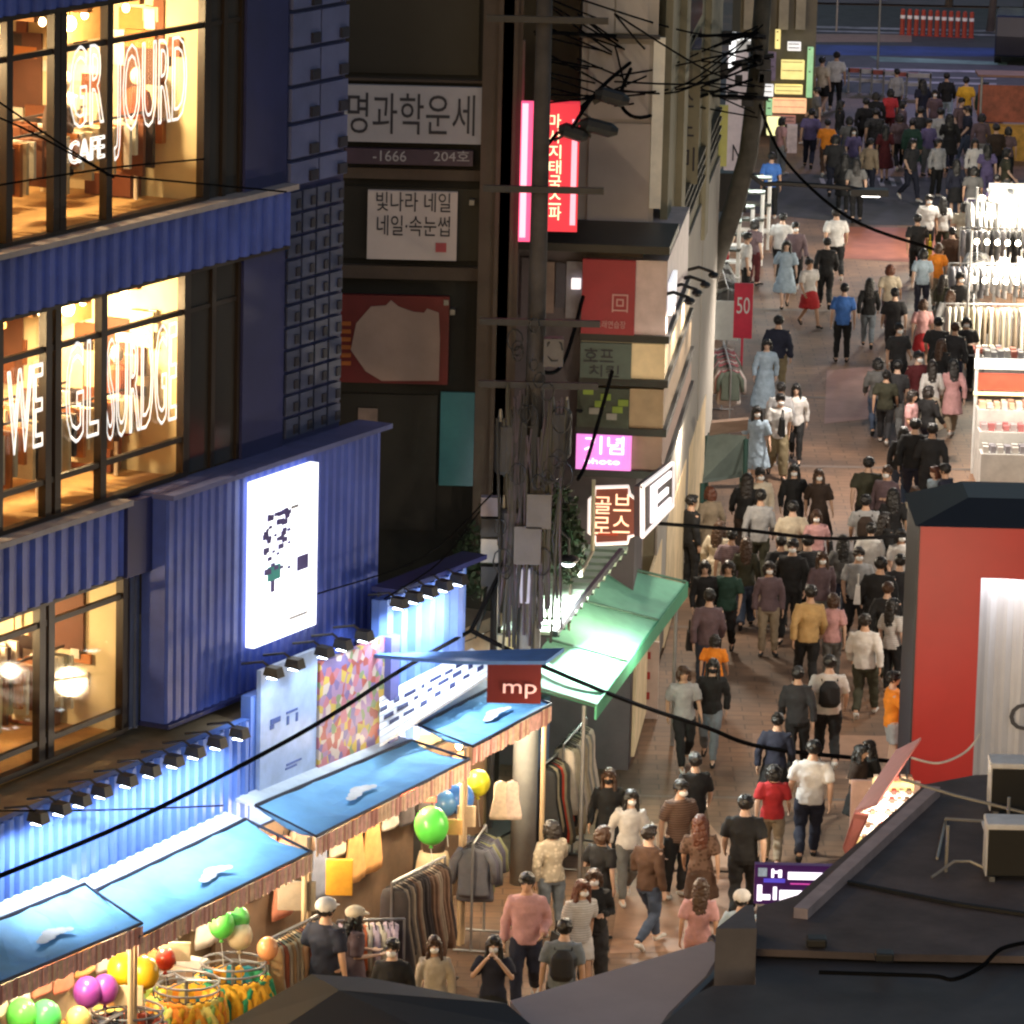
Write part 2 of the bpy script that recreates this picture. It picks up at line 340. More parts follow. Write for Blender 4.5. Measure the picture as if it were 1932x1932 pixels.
# shelves and pictures along the back and end walls
rnd = random.Random(5)
for aR, z0, z1 in ((aR3, 10.7, 13.5), (aR2, 7.1, 9.8), (aR1, 3.95, 6.05)):
    for k in range(5):
        a = -4.4 + k * 1.3
        if a > aR - .4: break
        mb = MB(); mb.fbox(a, a + .95, -3.55, -3.2, z0 + .02, z0 + 1.75, 0)
        for q in range(4): mb.fbox(a + .05, a + .9, -3.19, -3.1, z0 + .2 + q * .4, z0 + .5 + q * .4, 1)
        mb.build('shelf_unit', [ORANGE, mat('stock_%d' % rnd.randint(0, 4), rnd.choice([(.6, .5, .35), (.25, .07, .05), (.5, .25, .1), (.1, .08, .09), (.65, .62, .55)]), .8)], blue)
    mb = MB()
    for q in range(3): mb.fbox(aR - .06, aR - .02, -3.2 + q * .95, -2.5 + q * .95, z0 + 1.0, z0 + 2.0, q % 2)
    mb.build('wall_picture', [mat('picture_dark', (.12, .05, .03)), mat('picture_pale', (.7, .6, .45))], blue)
    MB().fbox(aR - .4, aR - .12, -1.6, -.9, z0, z0 + .8).build('counter', mat('dark_counter', (.16, .05, .025), .5), blue)
    WCOL = [mat('room_cream', (.75, .62, .42), .7), mat('room_brown', (.2, .07, .03), .7), mat('room_white', (.8, .76, .68), .6), mat('room_orange', (.55, .2, .05), .7), mat('room_black', (.03, .02, .02), .6)]
    mb = MB()
    for q in range(75):                                          # frames, tags, boxes and goods fixed to the two walls
        zc = z0 + .25 + rnd.random() * (z1 - z0 - .6); hh = .06 + .3 * rnd.random(); ww = .05 + .18 * rnd.random()
        if q % 2: o = -3.3 + 2.9 * rnd.random(); mb.fbox(aR - .03 - .08 * rnd.random(), aR - .004, o - ww, o + ww, zc - hh, zc + hh * .6, rnd.randint(0, 4))
        else: a = -5 + (aR + 4.6) * rnd.random(); mb.fbox(a - ww, a + ww, -3.57, -3.5 + .1 * rnd.random(), zc - hh, zc + hh * .6, rnd.randint(0, 4))
    mb.build('wall_goods', WCOL, blue, kind='stuff')
    mb = MB()
    for q in range(70):                                          # clothes hung close on low rails behind the glass
        a = -4.8 + (aR + 4.3) * (q + rnd.random()) / 70; o = -.62 - .9 * (q % 2); hh = .45 + .35 * rnd.random(); mb.fbox(a - .03, a + .03, o - .2, o + .2, z0 + 1.15 - hh, z0 + 1.13 - .05 * rnd.random(), rnd.randint(0, 4))
    for o in (-.62, -1.52): mb.fbox(-4.9, aR - .5, o - .015, o + .015, z0 + 1.15, z0 + 1.18, 4)
    mb.build('room_rail', WCOL, blue, kind='stuff')
    for q in range(7):                                           # small lamps in a row near the ceiling
        a = -4.6 + q * 1.0
        if a < aR - .2: mb = MB(); mb.tube([W(a, -.75, z1), W(a, -.75, z1 - .22)], .01, 5, 0); mb.ell(W(a, -.75, z1 - .27), .05, .05, .06, 10, 6, 1); mb.build('row_lamp', [DARK, BULB], blue)
MB().fbox(aR2 + .1, aR2 + 1.1, -.3, -.24, 7.5, 7.56).build('strip_lamp', mat('cool_strip', (1, 1, 1), var=0, emit=8, ecol=(.9, 1, .8)), blue)
# column of square panels
acol0, acol1 = 4.26, 5.86
MB().fbox(acol0, acol1, -.6, .02, 7.0, 15).build('pier', PIER, blue)
zs = [FA(600, v)[1] for v in (-60, 12, 83, 152, 221, 290, 340)]
am = (acol0 + acol1) / 2
for i in range(len(zs) - 1):
    for a0, a1 in ((acol0 + .03, am - .02), (am + .02, acol1 - .03)):
        mb = MB(); mb.fbox(a0, a1, .022, .09, zs[i + 1] + .03, zs[i] - .03, 0); mb.fbox(a1 - .26, a1 - .05, .091, .13, zs[i + 1] + .05, zs[i + 1] + .19, 1)
        mb.build('panel', [GRID, GRIDD], blue)
zz = FA(600, 350)[1]; k = 0
GRIDL = mat('dark_blue_panel', (.05, .065, .14), .5, var=.3, scale=3)
while zz > 7.35:
    for q in range(4):
        a0 = acol0 + .03 + q * .39
        mb = MB(); mb.fbox(a0, a0 + .34, .022, .07, zz - .26, zz, 0); mb.fbox(a0 + .2, a0 + .31, .071, .09, zz - .22, zz - .1, 1)
        mb.build('panel', [GRIDL, GRIDD], blue)
    zz -= .31
# projecting block over the ground floor
OB = .45
ab0, zb0 = FA(320, 944, OB); ab1, _ = FA(722, 900, OB); zbb = 4.02; zbt = ab0 * 0 + zb0
corrugated('projecting_block', BLUE, ab0, ab1, OB - .05, zbb, zbt, blue, pitch=.21, d=.026, thick=.36)
MB().fbox(.0, ab0 - .004, .0, .2, 6.06, 7.05).build('band_end', PIER, blue)
MB().fbox(ab0 - .03, ab1 + .12, .0, OB + .08, zbt + .003, zbt + .07).build('ledge', mat('blue_ledge', (.1, .12, .3), .5), blue)
MB().fbox(ab0 - .02, ab1 + .02, .0, OB + .03, zbb - .06, zbb - .003).build('soffit', PIER, blue)
mb = MB()
mb.fbox(aR1 + .1, ab0 - .01, -.06, .015, 3.95, 6.04)
for k in range(3): mb.fbox(aR1 + .2 + k * .22, aR1 + .25 + k * .22, .016, .05, 3.95, 6.04)
mb.build('side_ribs', mat('grey_blue_side', (.12, .15, .25), .4, .3), blue)
# ground floor: flat roof ledge, lower walls
OW = .9
zl = FA(240, 1452, OW)[1]
MB().fbox(AL, 9.5, -3.6, OW - .13, zl - .25, zl - .06).build('roof', mat('tan_roof', (.3, .22, .13), .7, var=.3, scale=2), blue)
aE = FA(470, 1370, OW)[0]; aw0 = FA(716, 1130, OW)[0]; aw1 = FA(880, 1075, OW)[0]
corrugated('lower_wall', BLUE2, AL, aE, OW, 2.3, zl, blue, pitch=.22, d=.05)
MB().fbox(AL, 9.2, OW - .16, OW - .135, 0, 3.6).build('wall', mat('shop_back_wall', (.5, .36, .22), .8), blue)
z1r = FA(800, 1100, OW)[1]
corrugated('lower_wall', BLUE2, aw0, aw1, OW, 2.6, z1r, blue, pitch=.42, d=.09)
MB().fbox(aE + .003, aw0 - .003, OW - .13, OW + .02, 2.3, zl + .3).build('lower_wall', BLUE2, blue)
for k in range(0):   # pipes and small boxes on the lit wall
    a = aE + .05
# white lit panel and mural under the block
p0 = FA(482, 1240, OW)[0]; p1 = FA(588, 1240, OW)[0]; p2 = FA(712, 1215, OW)[0]
zA = FA(530, 1245, OW)[1]; zB = FA(530, 1490, OW)[1]
mb = MB(); mb.fbox(p0, p1, OW + .025, OW + .09, zB, zA, 0)
for q, (x, z, ww, hh) in enumerate(((.22, .93, .2, .02), (.3, .9, .1, .02), (.6, .93, .04, .03), (.7, .93, .04, .03), (.26, .58, .26, .035), (.2, .54, .1, .03), (.55, .6, .3, .015), (.48, .54, .05, .06), (.64, .54, .05, .06), (.6, .2, .4, .012), (.55, .17, .3, .012))):
    a = p0 + (p1 - p0) * x; z = zB + (zA - zB) * z; mb.fbox(a - ww / 2, a + ww / 2, OW + .091, OW + .1, z - hh, z + hh, 1)
mb.build('notice_panel', [mat('pale_panel', (.33, .48, .8), .4), mat('blue_print', (.06, .12, .4))], blue)
def mural_mat():
    m = bpy.data.materials.new('mural_paint'); m.use_nodes = True; t = m.node_tree; b = t.nodes['Principled BSDF']; L = t.links.new
    tc = t.nodes.new('ShaderNodeTexCoord'); v = t.nodes.new('ShaderNodeTexVoronoi'); v.inputs['Scale'].default_value = 8.5; L(tc.outputs['Object'], v.inputs['Vector'])
    r = t.nodes.new('ShaderNodeValToRGB'); r.color_ramp.interpolation = 'CONSTANT'; e = r.color_ramp.elements
    e[0].color = (.3, .2, .36, 1); e[1].color = (.5, .38, .08, 1); e[1].position = .2
    for p, c in ((.35, (.42, .16, .22, 1)), (.5, (.16, .13, .32, 1)), (.62, (.5, .44, .42, 1)), (.75, (.18, .26, .14, 1)), (.86, (.36, .09, .08, 1))):
        x = e.new(p); x.color = c
    s = t.nodes.new('ShaderNodeSeparateColor'); L(v.outputs['Color'], s.inputs[0]); L(s.outputs[0], r.inputs[0]); L(r.outputs[0], b.inputs['Base Color']); b.inputs['Roughness'].default_value = .6
    return m
mb = MB(); mb.fbox(p1 + .03, p2, OW + .025, OW + .12, 2.55, FA(650, 1225, OW)[1])
mu = mb.build('mural_panel', mural_mat(), blue)
MB().fbox(p2, p2 + .25, OW + .025, OW + .22, 2.75, FA(650, 1225, OW)[1]).build('mural_edge', mat('violet_blue', (.12, .14, .42), .5), blue)
for k in range(5):   # white cupboard doors, mirrors and dark clothes forms standing in the upper rooms
    for aR, z0 in ((aR3, 10.7), (aR2, 7.1)):
        a = aR - .5 - k * .95; mb = MB(); o_ = -.75 - .5 * (k % 2)
        mb.tube([W(a, o_, z0), W(a, o_, z0 + .8)], .03, 6, 1); mb.tube([W(a, o_, z0 + .55), W(a, o_, z0 + .9), W(a, o_, z0 + 1.25), W(a, o_, z0 + 1.42), W(a, o_, z0 + 1.48)], [(.2, .15), (.17, .12), (.21, .13), (.17, .1), (.06, .05)], 10, 0); mb.ell(W(a, o_, z0 + 1.62), .09, .1, .12, 10, 8, 1)
        mb.build('display_form', [mat('form_cloth_%d' % (k % 4), ((.3, .08, .04), (.75, .7, .62), (.1, .07, .06), (.6, .35, .12))[k % 4], .8), mat('form_pale', (.7, .6, .5))], blue)
# wall-washing lamps
LAMPS = [(FA(u, v, OW + .45)[0], zl + .12) for u, v in ((70, 1535), (112, 1515), (150, 1500), (190, 1483), (238, 1462), (282, 1445), (326, 1428), (366, 1412), (408, 1392), (450, 1374))]
LAMPS += [(FA(u, v, OW + .45)[0], z1r + .1) for u, v in ((752, 1118), (780, 1108), (808, 1100), (836, 1090), (864, 1080))]
LAMPS += [(FA(u, 1225, OW + .45)[0], zA + .12) for u in (515, 555, 610, 645, 685)]
for i, (a, z) in enumerate(LAMPS):
    mb = MB(); mb.tube([W(a, OW - .02, z + .03), W(a, OW + .3, z + .1), W(a, OW + .45, z + .02)], .018, 6)
    mb.hexa([W(a - .1, OW + .58, z - .08), W(a + .1, OW + .58, z - .08), W(a + .1, OW + .36, z - .05), W(a - .1, OW + .36, z - .05), W(a - .08, OW + .55, z + .05), W(a + .08, OW + .55, z + .05), W(a + .08, OW + .38, z + .06), W(a - .08, OW + .38, z + .06)])
    lm = mb.build('wall_lamp', DARK, blue)
    MB().fbox(a - .07, a + .07, OW + .4, OW + .54, z - .1, z - .085).build('lens', TUBEW, lm)
    light('SPOT', W(a, OW + .47, z - .14), 88 if i < 10 else (90 if i < 15 else 26), (.8, .9, 1), .04, -N * .28 - Z, 125, blend=.9)
MB().fbox(aw0 - .05, aw1 + .05, OW - .1, OW + .3, z1r + .13, z1r + .2).build('lamp_rail', PIER, blue)
# tall lit billboard on the block
s0 = FA(482, 1000, OB + .15)[0]; s1 = FA(599, 1000, OB + .15)[0]; st = FA(540, 893, OB + .15)[1]; sb = FA(540, 1200, OB + .15)[1]
bb = MB(); bb.fbox(s0, s1, OB + .02, OB + .15, sb, st)
BILL = mat('lit_white_sign', (.9, .92, .95), .4, var=0, emit=1.9, ecol=(.93, .97, 1))
bill = bb.build('billboard', BILL, None, 'tall white lit billboard with small violet and teal print on blue wall', 'billboard')
PV = mat('violet_print', (.12, .1, .35)); PT = mat('teal_print', (.06, .5, .5))
def on_bill(x, y, ww, hh, m, nm='print'):
    a = s0 + (s1 - s0) * x; z = st - (st - sb) * y
    MB().fbox(a - ww / 2, a + ww / 2, OB + .151, OB + .158, z - hh / 2, z + hh / 2).build(nm, m, bill)
rb = random.Random(9); mb = MB()
for k in range(46):
    x = .12 + rb.random() * .42; y = .22 + rb.random() * .36; a = s0 + (s1 - s0) * x; z = st - (st - sb) * y; e = .03 + .05 * rb.random()
    mb.fbox(a - e, a + e, OB + .151, OB + .157 + k * .0002, z - e * .5, z + e * .5)
mb.build('print', PV, bill, kind='stuff')
on_bill(.3, .58, .34, .2, PT); on_bill(.28, .66, .1, .16, PV); on_bill(.76, .58, .3, .2, PV); on_bill(.62, .22, .2, .04, mat('grey_print', (.4, .4, .45))); on_bill(.7, .9, .5, .04, mat('pale_print', (.6, .6, .65)))
# ================================================================== STALLS WITH BLUE AWNINGS
AWN = mat('sky_blue_canvas', (.19, .5, .9), .6, var=.22, scale=1.1, bump=.5, bscale=5)
TRIM = mat('navy_trim', (.008, .012, .03), .6)
VA = mat('pink_fringe', (.8, .47, .42), .8, var=.3, scale=9); VB = mat('tan_fringe', (.78, .56, .4), .8, var=.3, scale=9); VC = mat('brown_fringe', (.5, .24, .21), .8)
CLOUD = mat('white_cloud_print', (.85, .88, .9), .6)
POST = mat('tan_post', (.55, .4, .24), .6)
OF, OBK = 2.3, 1.25
awn = [((-60, 1880), (268, 1742), (-60, 1760), (160, 1668), 'with a pinkish cloud print, nearest'),
       ((260, 1768), (588, 1607), (180, 1681), (464, 1546), 'with a white cloud print above the balloons'),
       ((597, 1578), (886, 1432), (483, 1520), (777, 1397), 'half in shade below the colourful mural'),
       ((892, 1408), (1040, 1328), (791, 1368), (941, 1291), 'smallest of the row beside the red sign')]
stall_objs = []
def fpt(u, v, o):
    a, z = FA(u, v, o); return W(a, o, z)
for k, (fl, fr_, bl, br_, lab) in enumerate(awn):
    FL, FR, BL, BR = fpt(*fl, OF), fpt(*fr_, OF), fpt(*bl, OBK), fpt(*br_, OBK)
    aL, aR = (FL - FP0).dot(A), (FR - FP0).dot(A)
    t = thing('market_stall', 'clothes stall under a sky blue awning ' + lab, 'stall', W((aL + aR) / 2, OBK, 0), 'clothes stalls with blue awnings')
    mb = MB(); n = 12
    for i in range(n):      # slightly sagging cloth, a closed sheet
        for j in range(4):
            q = []
            for (x, y) in ((i / n, j / 4), ((i + 1) / n, j / 4), ((i + 1) / n, (j + 1) / 4), (i / n, (j + 1) / 4)):
                p = (BL.lerp(BR, x)).lerp(FL.lerp(FR, x), y); q.append(p - Z * (.05 * math.sin(math.pi * y) * (1 + .6 * math.sin(x * 19 + k)) + .012 * math.sin(x * 47 + y * 9 + k)))
            mb.add(q + [p - Z * .02 for p in q], [(0, 1, 2, 3), (7, 6, 5, 4)])
    cn = mb.build('canopy', AWN, t, smooth=False)
    MB().tube([BL, BR], .03, 6).tube([BR, FR], .02, 6).tube([FL, FR], .022, 6).tube([BL, FL], .016, 6).build('trim', TRIM, cn)
    # cloud print
    cx = (.55, .55, .42, .55)[k]; pc = (BL.lerp(BR, cx)).lerp(FL.lerp(FR, cx), .62); X = (FR - FL).normalized(); Y = ((BL - FL) - X * (BL - FL).dot(X)).normalized(); nn = X.cross(Y).normalized()
    if nn.z < 0: nn = -nn
    mb = MB()
    for i_, (dx, dy, r) in enumerate(((-.3, -.03, .1), (-.15, .0, .13), (.02, .05, .15), (.17, .02, .12), (.3, -.02, .08))):
        c = pc + X * dx + Y * dy + nn * (.02 + i_ * .002); b = [c + X * (math.cos(q * .6283) * r * 1.2) + Y * (math.sin(q * .6283) * r * .6) for q in range(10)]
        mb.add(b, [tuple(range(10))])
    mb.build('cloud_print', CLOUD, cn)
    mb = MB(); L = (FR - FL).length; ns = int(L / .055)
    for i in range(ns):
        p = FL.lerp(FR, i / ns); q = FL.lerp(FR, (i + .97) / ns); h = .24 + .04 * rnd.random(); oo = N * (.008 if i % 2 else .0)
        mb.hexa([p + oo - Z * h, q + oo - Z * h, q + oo + N * .01 - Z * h, p + oo + N * .01 - Z * h, p + oo - Z * .03, q + oo - Z * .03, q + oo + N * .01 - Z * .03, p + oo + N * .01 - Z * .03], rnd.choice((0, 0, 1, 2, 1)))
    mb.build('valance', [VA, VB, VC], t)
    for P_ in (FL, FR):
        b = P_ - N * .1; MB().tube([Vector((b.x, b.y, 0)), b - Z * .03], .035, 8).build('post', POST, t)
    for i in range(3):
        c = (BL.lerp(BR, .2 + .3 * i)).lerp(FL.lerp(FR, .2 + .3 * i), .45) - Z * .28
        mb = MB(); mb.tube([c + Z * .22, c + Z * .06], .01, 5, 0); mb.ell(c, .05, .05, .06, 10, 6, 1); mb.build('light_bulb', [DARK, BULB], t)
        light('POINT', c - Z * .1, 105, (1, .74, .45), .06)
    # sloping strip of pale roof sheet behind the awning
    mb = MB(); mb.hexa([BL - Z * .03 - N * .02, BR - Z * .03 - N * .02, BR - N * .32 + Z * .02, BL - N * .32 + Z * .02, BL - N * .02, BR - N * .02, BR - N * .32 + Z * .06, BL - N * .32 + Z * .06])
    mb.build('roof_strip', mat('pale_roof_sheet', (.6, .68, .75), .5), t)
    stall_objs.append((FL, FR, BL, BR, t))
# blue corner column at the end of the row, and the slatted white sign board above the stalls
cb = G(1000, 1652); mb = MB(); mb.box(cb + Z * 1.35, .34, .34, 2.7, A, N, Z); 
colm = mb.build('corner_post', mat('slate_blue_paint', (.07, .13, .26), .5), None, 'slate blue corner post at the end of the blue awnings', 'post')
MB().box(cb + Z * 1.75 - YA * .25 - A * .02, .14, .02, .14, XA, YA, Z).build('sticker', mat('red_sticker', (.5, .05, .06)), colm)
MB().box(cb + Z * 2.0 - YA * .25, .1, .02, .12, XA, YA, Z).build('sticker', WHITE, colm)
q0, q1, q2, q3 = fpt(716, 1318, 1.0), fpt(890, 1228, 1.0), fpt(950, 1262, 1.5), fpt(716, 1412, 1.5)
sl = thing('slanted_signboard', 'slanted white slatted sign board with dark lettering above the blue awnings', 'sign', (q0 + q3) / 2)
for i in range(7):
    x, y = i / 7, (i + .86) / 7
    a_, b_, c_, d_ = q0.lerp(q3, x), q1.lerp(q2, x), q1.lerp(q2, y), q0.lerp(q3, y)
    MB().prism([a_, b_, c_, d_], Z * .04).build('slat', mat('white_slat', (.62, .68, .78), .5), sl)
mb = MB()
for i in range(22):
    x = .04 + .92 * i / 22; y = .28 + .2 * (i % 3) + .05 * rnd.random(); c = q0.lerp(q1, x).lerp(q3.lerp(q2, x), y) + Z * .055
    mb.box(c, .1 + .25 * rnd.random(), .05 + .05 * rnd.random(), .02, (q1 - q0).normalized(), (q3 - q0).normalized(), Z)
mb.build('lettering', mat('navy_letters', (.012, .02, .09)), sl)
light('POINT', q0.lerp(q2, .5) + N * .35 + Z * .75, 55, (.85, .93, 1), .1)
# small blue canopy and red sign behind the fourth stall
p = [fpt(700, 1250, 1.2), fpt(1062, 1229, 2.6), fpt(1035, 1256, 2.9), fpt(870, 1258, 1.9)]
p = [YP(690, 1240, 67.5), YP(1064, 1229, 67.5), YP(1030, 1254, 66.8), YP(860, 1254, 66.8)]
mb = MB(); mb.prism(p, Z * .05); mb.build('blue_canopy', mat('dull_blue_canvas', (.08, .2, .5), .6), None, 'flat dull blue canopy strip above the small red sign', 'canopy')
c = YP(970, 1288, 67.0); rs = MB(); rs.box(c, .74, .1, .56); rs_ = rs.build('red_sign', mat('red_sign_face', (.11, .004, .006), .5, var=.1, emit=.08), None, 'small red sign with pale letters above the last blue awning', 'sign')
lettering('mp', c + Vector((.08, -.055, -.1)), .46, .2, XA, Z, mat('pink_letters', (.85, .5, .5), var=0, emit=.4), rs_)

# ------------------------------------------------------------------ garments, racks, balloons
def garment_mesh(kind, seed):
    r = random.Random(seed); mb = MB()
    if kind == 'shirt': prof = [(0, .07), (.05, .2), (.12, .25), (.45, .22), (.68, .24), (.72, .23)]
    elif kind == 'dress': prof = [(0, .06), (.05, .16), (.15, .19), (.5, .2), (1.0, .3), (1.12, .29)]
    else: prof = [(0, .17), (.06, .19), (.4, .24), (.82, .3), (.88, .3)]
    pts = []
    for z, wd in prof: pts.append((z, wd, .035 + .03 * r.random()))
    seg = 12; vs = []; fs = []
    for z, wd, th in pts:
        for k in range(seg):
            an = 2 * math.pi * k / seg; rp = 1 + .22 * math.sin(an * 4 + seed) * (z / .8)
            vs.append((math.cos(an) * wd, math.sin(an) * th * rp, -z - .08))
    for i in range(len(pts) - 1):
        for k in range(seg): fs.append((i * seg + k, i * seg + (k + 1) % seg, (i + 1) * seg + (k + 1) % seg, (i + 1) * seg + k))
    fs.append(tuple(range(seg))); fs.append(tuple(range((len(pts) - 1) * seg, len(pts) * seg))[::-1])
    mb.add(vs, fs)
    if kind == 'shirt':
        for s in (-1, 1): mb.tube([(s * .17, 0, -.13), (s * .28, .01, -.3), (s * .3, 0, -.58)], [(.06, .05), (.06, .045), (.05, .04)], 7)
    mb.tube([(-.12, 0, -.1), (0, 0, -.05), (.12, 0, -.1)], .008, 4, 1); mb.tube([(0, 0, -.05), (0, 0, 0.005)], .006, 4, 1)
    return mb.mesh('garment_mesh', Vector(), True)
GM = {k: [garment_mesh(k, s) for s in range(3)] for k in ('shirt', 'dress', 'skirt')}
for l in GM.values():
    for me in l: me.materials.append(mat('cloth_base', (.5, .5, .5))); me.materials.append(DARK)
def cloth(col): return mat('cloth_%d_%d_%d' % tuple(int(c * 255) for c in col), col, .85, var=.18, scale=7, bump=.25, bscale=25)
def hang(kind, loc, ang, col, label, group, scale=1.):
    o = bpy.data.objects.new({'shirt': 'hanging_shirt', 'dress': 'hanging_dress', 'skirt': 'hanging_skirt'}[kind], rnd.choice(GM[kind])); COL.objects.link(o)
    o.location = loc; o.rotation_euler = (0, 0, ang); o.scale = (scale,) * 3
    o.material_slots[0].link = 'OBJECT'; o.material_slots[0].material = cloth(col); tag(o, label, 'garment', group); ORG[o.name] = Vector(loc); return o
def rack(c, ang, L, h, cols, kind, label, glabel, gap=.085, mt=None):
    """straight clothes rail: posts, feet, rail; garments hang from it as things of their own"""
    D = Vector((math.cos(ang), math.sin(ang), 0)); Pp = Vector((-D.y, D.x, 0)); c = Vector(c); t = thing('clothes_rack', label, 'clothes rack', c); mt = mt or STEEL
    MB().tube([c - D * L / 2 + Z * h, c + D * L / 2 + Z * h], .018, 6).build('rail', mt, t)
    for s in (-1, 1):
        b = c + D * (s * L / 2); MB().tube([b, b + Z * h], .018, 6).build('leg', mt, t); MB().tube([b - Pp * .25 + Z * .02, b + Pp * .25 + Z * .02], .018, 6).build('foot', mt, t)
    n = int((L - .1) / gap); short = {'shirt': 'top', 'dress': 'dress', 'skirt': 'skirt'}[kind]
    for i in range(n):
        col = rnd.choice(cols)
        p = c + D * (-L / 2 + .08 + i * gap) + Z * h; hang(kind, p, ang + math.pi / 2 + rnd.uniform(-.12, .12), col, '%s %s, %s from the left on the %s' % (cname(col), short, ORDS[i], glabel), 'clothes on the ' + glabel, rnd.uniform(.82, 1.12))
    return t
def round_rack(c, r, h, cols, kind, label, glabel, n=22):
    c = Vector(c); t = thing('round_clothes_rack', label, 'clothes rack', c)
    for hh in (h, h - .1): MB().tube([c + Vector((math.cos(q * .3491) * r, math.sin(q * .3491) * r, hh)) for q in range(19)], .016, 6, cap=False).build('ring', STEEL, t)
    MB().tube([c, c + Z * h], .025, 8).build('pole', STEEL, t)
    for q in range(3): an = q * 2.094; MB().tube([c + Vector((math.cos(an) * r, math.sin(an) * r, h)), c + Z * h], .014, 5).build('spoke', STEEL, t); MB().tube([c + Vector((math.cos(an) * .35, math.sin(an) * .35, .03)), c + Z * .05], .018, 5).build('foot', STEEL, t)
    for i in range(n):
        an = 2 * math.pi * i / n; col = cols(an) if callable(cols) else rnd.choice(cols); hang(kind, c + Vector((math.cos(an) * r, math.sin(an) * r, h - .1)), an + math.pi / 2, col, '%s top, %s counter-clockwise from the right on the %s' % (cname(col), ORDS[i], glabel), 'tops on the ' + glabel, rnd.uniform(.98, 1.15))
def balloon(c, r, col, label):
    mb = MB(); mb.ell(c, r, r, r * 1.14, 18, 12); mb.tube([Vector(c) - Z * r * 1.1, Vector(c) - Z * (r * 1.1 + .05)], [.012, .03], 8)
    t = mb.build('balloon', mat('balloon_%d_%d' % (col[0] * 99, col[1] * 99), col, .28, var=.04), None, label, 'balloon', smooth=True)
    MB().tube([Vector(c) - Z * (r * 1.1 + .05), Vector(c) - Z * (r * 1.1 + .45) + XA * .04], .005, 4).build('string', WHITE, t)
YEL, GRN, PUR, ORA = (.85, .55, .02), (.1, .55, .08), (.28, .05, .33), (.85, .3, .02)
def gz(u, v, z): return G(u, v, z)
for u, v, z, r, col, lab in (
    (42, 1916, 1.5, .2, GRN, 'green balloon at the bottom left corner, left of its pair'), (86, 1920, 1.45, .2, (.08, .6, .14), 'green balloon at the bottom left corner, right of its pair'),
    (165, 1872, 1.6, .18, PUR, 'purple balloon, left of a touching pair'), (198, 1866, 1.6, .17, (.33, .06, .36), 'purple balloon, right of a touching pair'),
    (232, 1830, 1.75, .2, YEL, 'deep yellow balloon beside the purple pair'), (272, 1836, 1.7, .19, (.85, .45, .02), 'amber balloon beside the deep yellow one'),
    (312, 1810, 1.75, .13, (.65, .05, .02), 'small red balloon above the round clothes racks'), (418, 1744, 1.8, .17, GRN, 'green balloon below the second blue awning, left'), (448, 1734, 1.8, .16, (.12, .5, .1), 'green balloon below the second blue awning, right'),
    (452, 1765, 1.6, .17, (.75, .62, .4), 'cream balloon below the green ones'), (505, 1790, 1.5, .14, (.8, .35, .15), 'orange balloon beside the cream one'),
    (814, 1558, 1.85, .24, (.1, .6, .08), 'large green balloon under the third blue awning'), (868, 1506, 1.95, .2, (.06, .2, .6), 'blue balloon under the third awning'), (842, 1516, 1.9, .16, (.08, .22, .45), 'dim blue balloon beside the brighter blue one'),
    (902, 1477, 2.05, .17, (.85, .8, .04), 'lemon yellow balloon under the fourth awning'), (148, 1925, 1.35, .16, (.8, .6, .2), 'pale yellow balloon at the bottom edge')):
    balloon(G(u, v, z), r, col, lab)
FAD = math.atan2(A.y, A.x)
OR_ = [(.85, .3, .02), (.85, .42, .02), (.75, .6, .15), (.35, .5, .1), (.8, .25, .02)]; TE = [(.02, .25, .3), (.03, .3, .12), (.8, .4, .03)]; DK = [(.02, .02, .022), (.05, .02, .02), (.25, .04, .02), (.03, .03, .04)]
round_rack(G(352, 1850, 1.3) - Z * 1.3, .42, 1.3, lambda an: rnd.choice(OR_), 'shirt', 'round clothes rack hung with orange and yellow tops near the roof edge', 'round orange rack')
round_rack(G(440, 1815, 1.35) - Z * 1.35, .42, 1.35, lambda an: rnd.choice(TE + OR_[:2]), 'shirt', 'round clothes rack hung with orange and teal tops', 'round teal rack')
round_rack(G(240, 1905, 1.3) - Z * 1.3, .45, 1.3, lambda an: rnd.choice(DK + [(.6, .1, .02)]), 'shirt', 'round clothes rack hung with dark tops at the bottom edge', 'round dark rack')
rack(G(905, 1575, 1.55) - Z * 1.55, FAD + .3, 1.0, 1.55, [(.2, .2, .1), (.12, .12, .14), (.08, .075, .11), (.1, .09, .1)], 'shirt', 'clothes rack with olive and grey tops by the blue post', 'rack by the blue post')
rack(G(700, 1735, 1.3) - Z * 1.3, 0.2, .9, 1.3, [(.6, .14, .04), (.55, .5, .4), (.5, .4, .5), (.65, .2, .06)], 'shirt', 'clothes rack with orange and cream tops in front of the dark boards', 'rack by the dark boards')
rack(G(1055, 1420, 1.75) - Z * 1.75, 1.25, 1.5, 1.75, [(.5, .05, .02), (.6, .08, .03), (.02, .02, .02), (.4, .35, .25), (.35, .3, .2), (.1, .1, .09)], 'dress', 'long clothes rack with red and beige dresses behind the blue post', 'long rack behind the blue post')
rack(G(1085, 1380, 1.9) - Z * 1.9, 1.35, 1.6, 1.9, [(.45, .4, .3), (.3, .25, .18), (.5, .45, .4), (.2, .2, .2)], 'dress', 'clothes rack with beige coats under the green awning', 'rack under the green awning')
rack(G(560, 1760, 1.4) - Z * 1.4, FAD, 1.5, 1.5, [(.5, .3, .15), (.35, .1, .05), (.6, .5, .35), (.08, .06, .05)], 'dress', 'packed clothes rail of brown dresses behind the tan post', 'packed brown rail', .075)
rack(G(150, 1960, 1.3) - Z * 1.3, FAD, 2.0, 1.35, DK + [(.75, .25, .03), (.5, .4, .3)], 'shirt', 'packed clothes rail of dark and orange tops in the bottom left corner', 'packed dark rail', .08)
